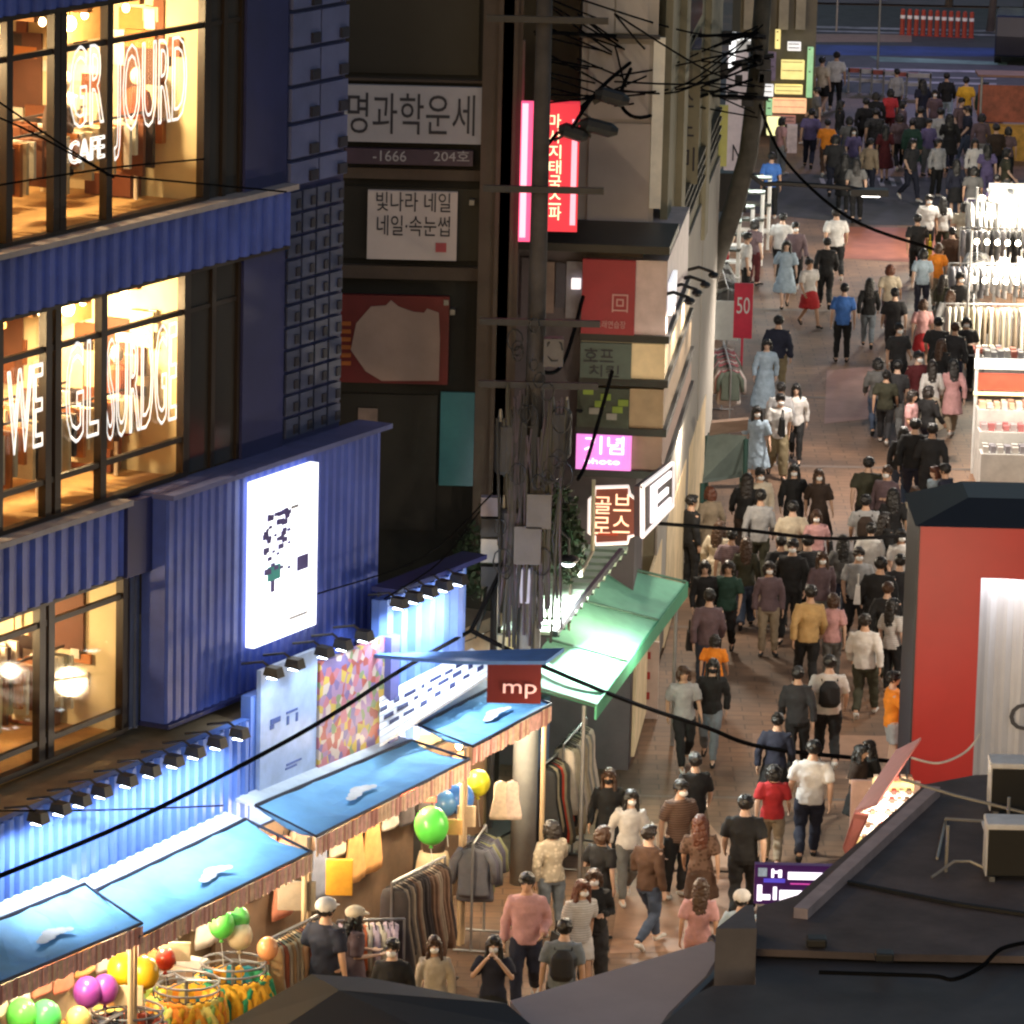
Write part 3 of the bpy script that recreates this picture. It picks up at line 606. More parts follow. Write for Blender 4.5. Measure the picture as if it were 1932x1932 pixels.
rack(G(790, 1640, 1.7) - Z * 1.7, FAD, 1.5, 1.7, [(.06, .05, .05), (.2, .12, .08), (.3, .24, .18)], 'dress', 'clothes rail of dark dresses behind the beige skirt', 'dark dress rail', .08)
# beige skirt on a dress form
b = G(815, 1762); t = thing('dress_form', 'headless dress form wearing a long beige skirt under the blue awning', 'mannequin', b)
MB().tube([b, b + Z * .9], .02, 6).tube([b - XA * .2, b + XA * .2], .02, 5).tube([b - YA * .2, b + YA * .2], .02, 5).build('stand', DARK, t)
MB().tube([b + Z * .38, b + Z * .7, b + Z * 1.05, b + Z * 1.2], [(.29, .22), (.28, .2), (.24, .17), (.2, .13)], 16).build('skirt', cloth((.6, .47, .3)), t, smooth=True)
MB().tube([b + Z * 1.19, b + Z * 1.4, b + Z * 1.62, b + Z * 1.7], [(.15, .11), (.18, .12), (.17, .1), (.05, .05)], 14).build('torso', cloth((.08, .05, .04)), t, smooth=True)
# dark display boards and a table beneath the awnings
for k, (u, v, wd, h, lab) in enumerate(((665, 1745, .85, 1.35, 'dark display board behind the orange tops'), (748, 1735, .75, 1.75, 'tall dark display board left of the beige skirt'))):
    b = G(u, v); MB().box(b + Z * h / 2, wd, .06, h, A.lerp(XA, .5).normalized(), None, Z).build('display_board', mat('black_board', (.018, .016, .014), .6), None, lab, 'board')
for k, (u, v, ls, hh) in enumerate(((545, 1800, 1.2, .85), (930, 1650, .9, .7), (480, 1850, 1.0, .8))):
    b = G(u, v); t = thing('display_table', ('wooden display table of hats under the second awning', 'dark display table under the rack of grey dresses', 'wooden display table with yellow goods behind the roof edge')[k], 'table', b)
    MB().box(b + Z * hh, ls, .6, .04, A, N, Z).build('tabletop', (ORANGE, DARK, ORANGE)[k], t)
    for sx in (-1, 1):
        for sy in (-1, 1): q = b + A * (sx * ls * .45) + N * (sy * .25); MB().tube([q, q + Z * (hh - .02)], .025, 6).build('leg', POST, t)
    if k != 1:
        for i in range(9):
            hc_ = rnd.choice([(.75, .65, .45), (.8, .55, .15), (.7, .3, .1), (.6, .55, .5), (.1, .08, .08)]); c = b + A * ((i + .5) / 9 - .5) * ls * .9 + N * rnd.uniform(-.22, .22) + Z * (hh + .02)
            mb = MB(); mb.tube([c, c + Z * .012, c + Z * .03, c + Z * .1, c + Z * .13], [.15, .15, .09, .08, .04], 12)
            mb.build('sun_hat', cloth(hc_), None, '%s hat, %s from the left on the %s' % (cname(hc_), ORDS[i], ('hat table under the second awning', '', 'display table by the roof edge')[k]), 'hat', ('hats on the display table', '', 'hats by the roof edge')[k], smooth=True)
# hanging bags, cards and tops along the back of the stalls
for u, v, z, ww, hh, col, lab in ((640, 1655, 1.7, .36, .5, (.75, .36, .03), 'orange top pinned up beside the tan post'), (852, 1560, 1.8, .3, .22, (.7, .4, .15), 'orange price card right of the large green balloon'), (880, 1540, 1.85, .26, .3, (.6, .45, .3), 'beige card beside the blue balloon'),
                                  (790, 1500, 2.2, .5, .2, (.55, .08, .05), 'red cloth under the third awning'), (330, 1795, 1.8, .4, .25, (.65, .5, .3), 'cream price card below the second awning'), (243, 1878, 1.5, .36, .26, (.7, .55, .35), 'cream price card between the balloons'), (560, 1690, 1.8, .5, .4, (.25, .2, .15), 'brown bag display at the end of the second stall')):
    c = G(u, v, z); MB().box(c, ww, .05, hh, XA, YA, Z).build('price_card' if 'card' in lab else 'hanging_cloth', cloth(col), None, lab, 'card' if 'card' in lab else 'cloth', bevel=.01)
for i, x in enumerate((.0, .3)):
    hang('dress', G(945 + i * 22, 1468, 2.2), .1, ((.7, .55, .4), (.75, .6, .5))[i], ('cream dress hung up below the lemon balloon, left', 'cream dress hung up below the lemon balloon, right')[i], 'cream dresses hung at the stall corner', .5)
MB().fbox(FA(420, 1700, 1.1)[0], 8.6, .93, 1.0, 0, 2.35).build('panel_wall', mat('stall_back_panel', (.12, .07, .04), .8, var=.35, scale=2), None, 'brown panel wall closing the back of the stalls', 'wall')
for u, v, z in ((700, 1600, 2.15), (500, 1700, 2.15), (300, 1800, 2.1), (930, 1480, 2.3)):
    c = G(u, v, z)

# clothes pinned flat along the back wall of the stalls, and folded stacks on a long shelf
PINC = [(.6, .5, .38), (.55, .2, .12), (.12, .1, .1), (.65, .6, .55), (.3, .2, .14), (.7, .35, .12), (.2, .22, .3), (.5, .42, .4)]
for i in range(26):
    a = -4.9 + i * .5; col = rnd.choice(PINC)
    hang(rnd.choice(('shirt', 'dress')), W(a, 1.09, 2.2 + .15 * rnd.random()), FAD, col, '%s garment, %s from the left along the stall back wall' % (cname(col), ORDS[i]), 'clothes pinned along the stall back wall', 1.0)
for k in range(3):
    a = -4.6 + k * 1.9; t = thing('goods_shelf', '%s goods shelf from the left along the stall back wall' % ORDS[k], 'shelf', W(a, 1.35, 0), 'goods shelves under the awnings')
    for z_ in (.45, .95): MB().fbox(a - .8, a + .8, 1.1, 1.6, z_, z_ + .04).build('shelf', POST, t)
    for s in (-.78, .74): MB().fbox(a + s, a + s + .04, 1.1, 1.6, 0, .948).build('side', mat('dark_shelf_side', (.09, .05, .03)), t)
    for z_ in (.49, .99):
        for q in range(7):
            col = rnd.choice(PINC + OR_); MB().fbox(a - .74 + q * .21, a - .57 + q * .21, 1.14 + .03 * rnd.random(), 1.55, z_ + .003, z_ + .1 + .14 * rnd.random()).build('folded_clothes', cloth(col), None, '%s folded stack, %s from the left on the %s shelf, %s board' % (cname(col), ORDS[q], ORDS[k], 'lower' if z_ < .6 else 'upper'), 'folded clothes', 'folded stacks on the goods shelves')
# ================================================================== DARK BUILDING BEHIND AND ITS SIGNS
def ypbox(mb, u0, v0, u1, v1, y, d0, d1, mi=0):
    """upright box facing the camera side: pixel corners at depth y, from y-d1 to y-d0"""
    a, b = YP(u0, v0, y), YP(u1, v1, y); x0, x1 = min(a.x, b.x), max(a.x, b.x); z0, z1 = min(a.z, b.z), max(a.z, b.z)
    return mb.hexa([(x0, y - d1, z0), (x1, y - d1, z0), (x1, y - d0, z0), (x0, y - d0, z0), (x0, y - d1, z1), (x1, y - d1, z1), (x1, y - d0, z1), (x0, y - d0, z1)], mi)
YD = 74.0
DWALL = mat('dark_brown_wall', (.015, .014, .013), .8, var=.3, scale=.8, bump=.3); BROWN = mat('brown_pilaster', (.075, .055, .046), .8, var=.25, scale=1)  # wall is a near-black brown, varied at random
BLK = mat('black_recess', (.008, .008, .009), .5)
x0, x1 = -9.0, YP(962, 600, YD).x
dk = thing('dark_building', 'dark brown building behind the blue one, hung with white Korean signs', 'building', (-3, YD, 0))
MB().hexa([(x0, YD, 0), (x1, YD, 0), (x1, YD + 14, 0), (x0, YD + 14, 0), (x0, YD, 17), (x1, YD, 17), (x1, YD + 14, 17), (x0, YD + 14, 17)]).build('wall', DWALL, dk)
for u0, v0, u1, v1 in ((640, -40, 902, 142), (600, 545, 905, 552), (640, 350, 905, 492), (600, 740, 820, 1000)):
    if v1 - v0 > 20: ypbox(MB(), u0, v0, u1, v1, YD, .003, .04).build('window', BLK, dk)
for v0, v1 in ((312, 340), (496, 528), (143, 156)): ypbox(MB(), 600, v0, 925, v1, YD, .0, .14).build('cornice', BROWN, dk)
ypbox(MB(), 915, -60, 962, 1100, YD, .001, .35).build('pilaster', BROWN, dk)
ypbox(MB(), 832, 738, 892, 915, YD, .045, .09).build('window', mat('teal_window', (.02, .085, .09), .3, var=.4, scale=.9, emit=.05, ecol=(.1, .5, .55)), dk)
ypbox(MB(), 676, 768, 712, 832, YD, .045, .08).build('window', mat('dim_window', (.2, .15, .14), .4, var=.3), dk)
for u in (945, 953): ypbox(MB(), u, -60, u + 3, 1000, YD, .36, .42).build('drainpipe', BROWN, dk)
for u, v in ((886, 372), (838, 560), (850, 578)): ypbox(MB(), u, v, u + 9, v + 10, YD, .1, .3).build('floodlight', STEEL, dk)
SIGNW = mat('grey_white_sign', (.26, .25, .28), .5, var=.08, emit=.03, ecol=(.9, .85, .95)); INK = mat('dark_lettering', (.02, .02, .035), .6, var=0)
def sign(u0, v0, u1, v1, y, m, label, texts=(), d=.12, cat='sign', name='sign'):
    o = ypbox(MB(), u0, v0, u1, v1, y, .05, .05 + d).build(name, m, None, label, cat)
    for (t, cu, cv, wu, hv, tm) in texts:
        c = YP(cu, cv, y - .05 - d); k = y / FPX * 1.02; lettering(t, c, wu * k, hv * k, XA, Z, tm, o)
    return o
sign(648, 157, 909, 270, YD - .1, SIGNW, 'wide white sign with five large dark Korean letters', (('명과학운세', 776, 215, 236, 76, INK),))
sign(652, 276, 892, 311, YD - .1, mat('purple_sign', (.05, .03, .06), .5), 'narrow dark purple sign with pale number below the wide white sign', (('-1666', 735, 294, 62, 20, SIGNW), ('204호', 852, 294, 66, 20, SIGNW)))
PAL = mat('pink_white_sign', (.42, .36, .36), .5, var=.06, emit=.04, ecol=(1, .85, .8))
s2 = sign(695, 356, 861, 489, YD - .1, PAL, 'squarish white sign with two lines of Korean letters', (('빛나라 네일', 780, 381, 138, 36, INK), ('네일·속눈썹', 780, 426, 136, 38, INK)))
ypbox(MB(), 822, 458, 842, 476, YD - .28, 0, .01).build('red_mark', mat('red_stamp', (.4, .08, .1)), s2)
rp = sign(640, 552, 845, 722, YD - .1, mat('red_board', (.13, .008, .012), .5, var=.2, scale=2), 'red board with a pale torn patch on the dark building', ())
blob = [(662, 660), (672, 610), (700, 578), (728, 576), (738, 566), (752, 578), (780, 588), (800, 590), (806, 582), (828, 590), (830, 640), (828, 718), (720, 718), (690, 700)]
mb = MB(); mb.prism([YP(u, v, YD - .275) for u, v in blob], (0, -.02, 0)); mb.build('pale_patch', mat('pale_peeling_patch', (.36, .26, .23), .8, var=.08), rp)
for k in range(6): ypbox(MB(), 644, 606 + k * 15, 662, 614 + k * 15, YD - .27, .0, .02).build('lettering', mat('orange_print', (.35, .1, .02)), rp)
# dim alley mass between
ab = thing('alley_building', 'almost black building between the brown one and the grey tower', 'building', (1.0, 84, 0))
MB().hexa([(-1, 84, 0), (YP(1093, 100, 84).x, 84, 0), (YP(1093, 100, 84).x, 95, 0), (-1, 95, 0), (-1, 84, 24), (YP(1093, 100, 84).x, 84, 24), (YP(1093, 100, 84).x, 95, 24), (-1, 95, 24)]).build('wall', mat('black_wall', (.03, .032, .034), .7, var=.3), ab)
ypbox(MB(), 1000, 165, 1090, 168, 84, .0, .2).build('cornice', DWALL, ab); ypbox(MB(), 1008, -20, 1085, 60, 84, .0, .05).build('window', DGLASS, ab)
ypbox(MB(), 1088, -60, 1096, 180, 84, .0, .25).build('pilaster', mat('grey_pilaster', (.25, .24, .23)), ab)
sign(960, 74, 986, 300, YD + .2, mat('beige_board', (.3, .24, .2), .7), 'tall narrow beige board left of the pink neon', ())
sign(955, 425, 972, 482, YD + .2, mat('ochre_board', (.35, .27, .12), .7), 'small ochre board below the tall beige one', ())
PINK = mat('pink_neon_face', (.8, .1, .25), .4, var=.12, scale=2, emit=1.25, ecol=(1, .1, .25))
pn = ypbox(MB(), 984, 190, 1011, 452, YD - .4, 0, .22).build('neon_sign', PINK, None, 'tall pink lit vertical sign, plain', 'sign')
ypbox(MB(), 986, 195, 991, 448, YD - .63, 0, .01).build('bright_edge', mat('pale_pink_glow', (1, .5, .6), var=0, emit=1.6, ecol=(1, .45, .55)), pn)
rn = ypbox(MB(), 1034, 190, 1088, 432, YD - .4, 0, .3).build('neon_sign', mat('red_neon_face', (.6, .03, .05), .4, var=.15, scale=2, emit=.75, ecol=(1, .05, .08)), None, 'tall red lit vertical sign with cream yellow letters', 'sign')
rgl = mat('yellow_glow_letters', (1, .85, .5), var=0, emit=2.0, ecol=(1, .8, .45))
for k, ch in enumerate('마사지태국스파'): lettering(ch, YP(1047, 228 + k * 29, YD - .71), 22 * .0081, 25 * .0081, XA, Z, rgl, rn)
ypbox(MB(), 1080, 225, 1085, 425, YD - .71, 0, .01).build('bright_edge', mat('pale_red_glow', (1, .5, .6), var=0, emit=1.3, ecol=(1, .4, .5)), rn)
# ------------------------------------------------------------------ grey tower, olive building
OLV = mat('olive_stone', (.26, .235, .16), .8, var=.2, scale=.9)
gx0, gx1 = YP(1095, 200, 79.2).x, YP(1238, 200, 79.2).x
gt = thing('grey_tower', 'plain pale grey tower behind the hanging cables', 'building', ((gx0 + gx1) / 2, 79.2, 0))
CONC = mat('pale_grey_render', (.5, .47, .45), .8, var=.12, scale=.7)
MB().hexa([(gx0, 79.2, 0), (gx1, 79.2, 0), (gx1 + .02, 82.3, 0), (gx0, 82.3, 0), (gx0, 79.2, 26), (gx1, 79.2, 26), (gx1 + .02, 82.3, 26), (gx0, 82.3, 26)]).build('wall', CONC, gt)
for u0, u1, v0, v1 in ((1110, 1158, -40, 62), (1164, 1222, -40, 62), (1112, 1156, 232, 446), (1162, 1222, 232, 446), (1112, 1222, 80, 225)): ypbox(MB(), u0, v0, u1, v1, 79.2, .0, .06).build('panel', mat('pale_panel_render', (.58, .54, .52), .8, var=.1, scale=1), gt)
ypbox(MB(), 1095, 62, 1245, 72, 79.2, .0, .2).build('cornice', mat('dark_cornice', (.08, .075, .075)), gt)
ypbox(MB(), 1234, 70, 1246, 392, 79.2, .0, .1).build('lit_edge', mat('lit_edge_cream', (.6, .55, .45), .5, emit=.12, ecol=(1, .9, .7)), gt)  # faintly glowing cream strip stands in for light catching the tower edge
sign(1280, 92, 1315, 345, 88.5, OLV, 'tall narrow olive sign with dark Korean letters jutting over the street', (('스', 1297, 185, 24, 34, INK), ('노', 1297, 240, 24, 34, INK), ('미', 1297, 300, 26, 44, INK)))
sign(1329, 196, 1370, 312, 100.2, mat('yellow_green_sign', (.4, .37, .1), .5, emit=.1, ecol=(.8, .75, .2)), 'yellow green upright sign on the olive building', (('●', 1343, 296, 14, 14, INK), ('중', 1348, 215, 22, 26, INK)))
sign(1372, 95, 1404, 320, 104, mat('pale_pink_sign', (.55, .47, .48), .5, emit=.12, ecol=(1, .85, .9)), 'tall pale upright banner sign right of the yellow green one', (('N', 1390, 288, 16, 30, INK),))
tw = sign(1380, 60, 1420, 94, 104, WHITE, 'small lit white sign on top of the pale banner', ()); 
ypbox(MB(), 1376, 58, 1386, 130, 103.8, .2, .25).build('glow_edge', mat('white_sign_glow', (1, 1, 1), var=0, emit=1.5), tw)
lettering('CTL', YP(1401, 70, 103.7), .34, .14, XA, Z, mat('white_sign_glow', (1, 1, 1)), tw)
sign(1336, 318, 1405, 392, 105, BLK, 'plain black box below the pale banner', (), d=.6, cat='box', name='black_box')
mb = MB(); mb.ell(YP(1343, 62, 100), .14, .14, .2, 12, 8); mb.tube([YP(1343, 62, 100), YP(1343, 30, 100)], .015, 5); mb.build('round_lantern', mat('brown_lantern', (.22, .09, .06), .6), None, 'round brown lantern hung above the cables', 'lantern')

# ================================================================== CORNER BUILDING ON THE STREET (signs stacked on its corner)
SD = Vector((.0877, .9961, 0)); SN = Vector((.9961, -.0877, 0)); Q0 = Vector((1.93, 77, 0))
def SW(s, o, z): return Q0 + SD * s + SN * o + Z * z
def SA(u, v, o=0.):
    q = PL(u, v, Q0 + SN * o, SN) - Q0; return q.dot(SD), q.z
def FR(u, v, s=0.):
    q = PL(u, v, Q0 + SD * s, SD) - Q0; return q.dot(SN), q.z
def sbox(mb, s0, s1, o0, o1, z0, z1, mi=0):
    return mb.hexa([SW(s0, o0, z0), SW(s0, o1, z0), SW(s1, o1, z0), SW(s1, o0, z0), SW(s0, o0, z1), SW(s0, o1, z1), SW(s1, o1, z1), SW(s1, o0, z1)], mi)

OLV = mat('olive_stone', (.3, .27, .18), .8, var=.2, scale=.9)
# olive building: its long side runs along the street
ob = thing('olive_building', 'olive stone building with a column of large dark Korean letters along the street', 'building', SW(14, -3, 0))
sbox(MB(), 5.2, 23, -6, 0, 0, 26).build('wall', OLV, ob)
def oz(u, v): return SA(u, v)
for u in (1248, 1275, 1322): s_, _z = SA(u, 300); sbox(MB(), s_, s_ + 1.1, .003, .12, SA(u, 440)[1], 26).build('pilaster', OLV, ob)
for v in (358, 376, 394, 412): sbox(MB(), 8, 22, .004, .1, SA(1290, v)[1], SA(1290, v)[1] + .05).build('slat', mat('brown_line', (.1, .085, .06)), ob)
s0_, s1_ = SA(1284, 250)[0], SA(1312, 250)[0]
for v0, v1 in ((-40, 66), (90, 150)): sbox(MB(), s0_, s1_, .003, .06, SA(1298, v1)[1], SA(1298, v0)[1]).build('window', DGLASS, ob)

cbz = FR(1195, 462)[1]
cbld = thing('corner_building', 'low corner building stacked with sign boxes at its street corner', 'building', SW(8, -2, 0))
BEI = mat('beige_wall', (.37, .34, .3), .8, var=.12, scale=.8); MAUVE = mat('mauve_grey_wall', (.1, .083, .095), .8, var=.25, scale=1.2)
sbox(MB(), 0, 1.9, -3, 0, 0, cbz - .1).build('wall', [MAUVE], cbld)

sbox(MB(), -.75, 1.7, -2.6, .45, cbz - .02, cbz + .1).build('roof', mat('black_roof', (.014, .016, .016), .5), cbld)
o0 = FR(985, 500)[0]
for u0, u1, m, v0, v1 in ((985, 1008, MAUVE, 485, 600), (1012, 1045, mat('tan_pink_panel', (.22, .16, .14)), 492, 590), (1050, 1066, mat('slate_panel', (.07, .065, .085)), 495, 580), (1070, 1098, mat('grey_panel', (.22, .21, .24)), 492, 600)):
    a, zt = FR(u0, v0); b, zb = FR(u1, v1); sbox(MB(), -.06, -.003, a, b, zb, zt).build('panel', m, cbld)
a, za = FR(1088, 533); sbox(MB(), -.16, -.061, a - .07, a + .07, za - .08, za + .08).build('small_lamp', mat('dim_white_glow', (1, .9, .9), var=0, emit=1.2), cbld)
# stacked fascia boxes: front face a sign of its own, side face lit beige
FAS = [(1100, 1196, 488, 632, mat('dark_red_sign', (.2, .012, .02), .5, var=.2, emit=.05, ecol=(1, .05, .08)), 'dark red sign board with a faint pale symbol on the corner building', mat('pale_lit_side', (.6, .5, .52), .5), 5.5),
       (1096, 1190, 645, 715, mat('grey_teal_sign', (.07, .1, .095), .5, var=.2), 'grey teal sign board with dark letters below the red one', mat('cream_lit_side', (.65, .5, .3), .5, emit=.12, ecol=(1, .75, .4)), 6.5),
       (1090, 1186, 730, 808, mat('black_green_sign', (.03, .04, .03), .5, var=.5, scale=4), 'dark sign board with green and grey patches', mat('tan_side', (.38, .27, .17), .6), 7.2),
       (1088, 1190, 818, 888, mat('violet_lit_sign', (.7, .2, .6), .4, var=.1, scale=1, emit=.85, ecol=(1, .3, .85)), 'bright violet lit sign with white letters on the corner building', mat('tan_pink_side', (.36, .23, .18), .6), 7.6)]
for u0, u1, v0, v1, m, lab, ms, ln in FAS:
    a, zt = FR(u0, v0, -.3); b, zb = FR(u1, v1, -.3)
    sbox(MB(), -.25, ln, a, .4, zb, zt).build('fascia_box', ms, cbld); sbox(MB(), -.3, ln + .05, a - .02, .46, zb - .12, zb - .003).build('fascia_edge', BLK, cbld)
    mb = MB(); sbox(mb, -.34, -.253, a, b, zb, zt); fs = mb.build('sign', m, None, lab, 'sign')
    def ft(t, cu, cv, wu, hv, tm): 
        o_, z_ = FR(cu, cv, -.34); lettering(t, SW(-.34, o_, z_), wu * .0083, hv * .0083, SN, Z, tm, fs)
    pale = mat('faint_pale_letters', (.5, .3, .3), var=0)
    if 'dark red' in lab:
        ft('回', 1170, 572, 30, 34, pale); ft('노래연습장', 1152, 612, 56, 14, pale)
    elif 'teal' in lab: ft('호프', 1130, 670, 56, 26, INK); ft('치킨', 1140, 700, 56, 22, INK)
    elif 'green' in lab:
        gp = mat('green_patch', (.16, .22, .03), var=.3, emit=.1)
        for q in range(7): 
            o_, z_ = FR(1110 + q * 11, 738 + (q * 37 % 50), -.34); sbox(MB(), -.36, -.345, o_ - .08, o_ + .08, z_ - .05, z_ + .05).build('patch', (gp, STEEL, gp)[q % 3], fs)
    else: ft('기념', 1140, 840, 74, 34, mat('white_glow_letters', (1, .9, 1), var=0, emit=2)); ft('photo', 1136, 872, 66, 14, mat('white_glow_letters', (1, .9, 1)))
for k in range(3): sbox(MB(), 5.2 + k * 6, 10.9 + k * 6, .012, .05, SA(1290, 445)[1] * .0 + .2, SA(1290, 460)[1]).build('side_wall', BEI, ob)
a0, zz0 = SA(1199, 548, .42); mb = MB(); sbox(mb, -.1, 1.2, .41, .47, FR(1196, 590)[1], FR(1196, 530)[1]); mb.build('light_box', mat('white_box_glow', (1, 1, 1), var=0, emit=.8, ecol=(.95, .97, 1)), cbld)
for k, (u, v) in enumerate(((1296, 512), (1279, 530), (1262, 545), (1246, 560))):
    s_, z_ = SA(u, v, .3); mb = MB(); mb.tube([SW(s_, .05, z_ - .05), SW(s_, .5, z_ + .08), SW(s_, .75, z_)], .03, 6); mb.ell(SW(s_, .75, z_ - .05), .09, .13, .06, 10, 6)
    mb.build('arm_lamp', DARK, cbld); light('SPOT', SW(s_, .72, z_ - .18), 170, (1, .86, .68), .08, -SN * .35 - Z, 110)
# ground floor of the corner building and the shops further along: openings, canopies
for k, (s0, s1) in enumerate(((.5, 6.5), (8, 13.5), (14.5, 20))):
    sbox(MB(), s0, s1, .01, .06, .1, 2.35).build('shop_opening', mat('lit_shop_interior', (.4, .3, .18), .8, var=.5, scale=1.3, emit=.22, ecol=(1, .72, .4)), cbld)
# row of further shops along the left of the street
for k, (s0, s1, h, c, lab) in enumerate(((21.5, 33, 5.2, (.2, .19, .17), 'low grey shop with white display front left of the street'), (33.5, 48, 4.6, (.14, .12, .1), 'low brown shop further up the left of the street'), (48.5, 62, 4.0, (.17, .15, .11), 'low shop building behind the leaning pole'))):
    t = thing('shop', lab, 'building', SW((s0 + s1) / 2, -1.5, 0)); sbox(MB(), s0, s1, -6, -1.1, 0, h).build('wall', mat('shopwall_%d' % k, c, .8, var=.25), t)
    sbox(MB(), s0 - .1, s1 + .05, -6, -.95, h, h + .15).build('roof', mat('grey_roof', (.07, .07, .07)), t)
    n = int((s1 - s0) / 3.6)
    for q in range(n):
        a = s0 + .3 + q * 3.6; sbox(MB(), a, a + 3.0, -1.09, -1.02, .1, 2.4).build('shop_window', mat('lit_shop_%d' % (q % 3), ((.55, .5, .42), (.5, .36, .24), (.45, .48, .5))[q % 3], .6, var=.6, scale=1.6, emit=.4, ecol=((1, .92, .8), (1, .75, .5), (.85, .95, 1))[q % 3]), t)
        sbox(MB(), a - .1, a + 3.1, -1.09, -.55, 2.5, 2.95).build('fascia', mat('fascia_%d' % (q % 4), ((.09, .03, .03), (.07, .09, .085), (.2, .19, .17), (.03, .03, .035))[q % 4], .6), t)
# far shops with yellow lit signs
fs_ = thing('far_shop_building', 'far building stacked with yellow lit shop signs at the end of the street', 'building', YP(1470, 200, 152))
ypbox(MB(), 1405, -200, 1534, 232, 152, -6, 0).build('wall', mat('olive_brown_wall', (.1, .09, .07), .8, var=.3, scale=.6), fs_)
for u in (1408, 1440, 1474, 1506): ypbox(MB(), u, -120, u + 12, 54, 152, .0, .3).build('pilaster', mat('olive_grey_column', (.2, .185, .15)), fs_)
YG = mat('yellow_sign_glow', (.9, .75, .25), var=.5, scale=3, emit=.8, ecol=(1, .8, .3)); WG = mat('white_soft_glow', (.9, .9, .9), var=.3, scale=4, emit=.8); OG = mat('orange_sign_glow', (.9, .4, .2), var=.5, scale=4, emit=.9, ecol=(1, .55, .3)); GG = mat('green_strip_glow', (.3, .6, .3), var=.3, emit=.45, ecol=(.5, .9, .5))
for i, (u0, v0, u1, v1, m) in enumerate(((1463, 55, 1471, 90, YG), (1486, 78, 1510, 94, WG), (1474, 112, 1516, 148, YG), (1440, 96, 1462, 150, mat('dim_violet_sign', (.15, .12, .2), var=.5, scale=4, emit=.1)), (1462, 158, 1513, 176, YG), (1440, 158, 1458, 180, WG), (1458, 184, 1520, 212, OG), (1524, 88, 1531, 182, GG), (1446, 186, 1456, 215, GG), (1455, 216, 1500, 232, mat('pink_brown_sign', (.4, .2, .18), var=.5, scale=3, emit=.3)))):
    o = ypbox(MB(), u0, v0, u1, v1, 151.6, 0, .3).build('lit_sign', m, fs_)
    for q in range(2): ypbox(MB(), u0 + 2, v0 + 4 + q * (v1 - v0) * .45, u1 - 2, v0 + 6 + q * (v1 - v0) * .45, 151.29, 0, .02).build('dark_line', DARK, o)

# ------------------------------------------------------------------ street signs of the corner: octagonal board, framed glyph
oc = [(1122, 919), (1186, 917), (1188, 932), (1200, 942), (1199, 1008), (1186, 1012), (1184, 1023), (1124, 1026), (1122, 1012), (1111, 1004), (1112, 942), (1121, 934)]
YS = 73.6
ocp = [YP(u, v, YS) for u, v in oc]
mb = MB(); mb.prism(ocp, (0, .12, 0)); og = mb.build('octagonal_sign', mat('maroon_sign_face', (.16, .03, .02), .5, var=.1, emit=.08, ecol=(1, .2, .1)), None, 'maroon cut-corner sign with four glowing Korean letters and a white rim', 'sign')
mb = MB(); mb.tube([p - Vector((0, .03, 0)) for p in ocp + ocp[:1]], .028, 6); mb.build('rim', mat('white_rim_glow', (1, .85, .8), var=0, emit=.9, ecol=(1, .85, .8)), og)
ogl = mat('peach_glow_letters', (1, .7, .5), var=0, emit=1.5, ecol=(1, .62, .4))
for ch, u, v in (('골', 1137, 953), ('브', 1174, 948), ('로', 1135, 991), ('스', 1172, 989)): lettering(ch, YP(u, v, YS), .26, .26, XA, Z, ogl, og)
ypbox(MB(), 1128, 1005, 1166, 1010, YS, .0, .02).build('underline', mat('red_line', (.5, .05, .02), var=0, emit=.4), og)
eg = MB(); E0, E1, E2, E3 = [PL(u, v, Vector((2.5, 77, 0)), SN) for u, v in ((1212, 1012), (1268, 955), (1269, 874), (1212, 918))]
eg.prism([E0, E1, E2, E3], -SN * .12); eo = eg.build('framed_sign', mat('dark_maroon_face', (.05, .025, .025)), None, 'slanted framed sign with one big white glyph facing the street', 'sign')
MB().tube([E0, E1, E2, E3, E0], .035, 6).build('rim', mat('white_rim_soft', (1, .9, .88), var=0, emit=.8), eo)
def eq(x, y): return E0.lerp(E1, x).lerp(E3.lerp(E2, x), y)
gm = MB()
for x0_, x1_, y0_, y1_ in ((.2, .85, .76, .9), (.2, .36, .14, .76), (.36, .85, .14, .3), (.36, .75, .45, .59)):
    gm.prism([eq(x0_, y0_) + SN * .02, eq(x1_, y0_) + SN * .02, eq(x1_, y1_) + SN * .02, eq(x0_, y1_) + SN * .02], SN * .03)
gm.build('glyph', mat('white_glyph_glow', (1, .93, .93), var=0, emit=1.6), eo)
# green awning
GO = [G(1122, 1332, 2.7), G(1295, 1100, 2.7), G(1135, 1063, 3.25), G(975, 1290, 3.25)]
ga = thing('green_awning', 'large pale green awning glowing under a white lamp by the stairs', 'awning', (GO[0] + GO[2]) / 2 * 1)
GREENC = mat('mint_green_canvas', (.26, .66, .47), .6, var=.14, scale=1.6, bump=.2)
mb = MB(); n = 14
for i in range(n):
    for j in range(6):
        q = []
        for x, y in ((i / n, j / 6), ((i + 1) / n, j / 6), ((i + 1) / n, (j + 1) / 6), (i / n, (j + 1) / 6)):
            p = GO[0].lerp(GO[1], x).lerp(GO[3].lerp(GO[2], x), y); q.append(p - Z * (.07 * math.sin(math.pi * y) * abs(math.sin(x * math.pi * 3)) + .015 * math.sin(x * 40)))
        mb.add(q + [p - Z * .02 for p in q], [(0, 1, 2, 3), (7, 6, 5, 4)])
mb.build('canvas', GREENC, ga)
for e0, e1 in ((GO[0], GO[1]),): MB().prism([e0 + Z * .02, e1 + Z * .02, e1 - Z * .22, e0 - Z * .2], SN * .03).build('valance', mat('deep_green_valance', (.05, .3, .17), .6, var=.1), ga)
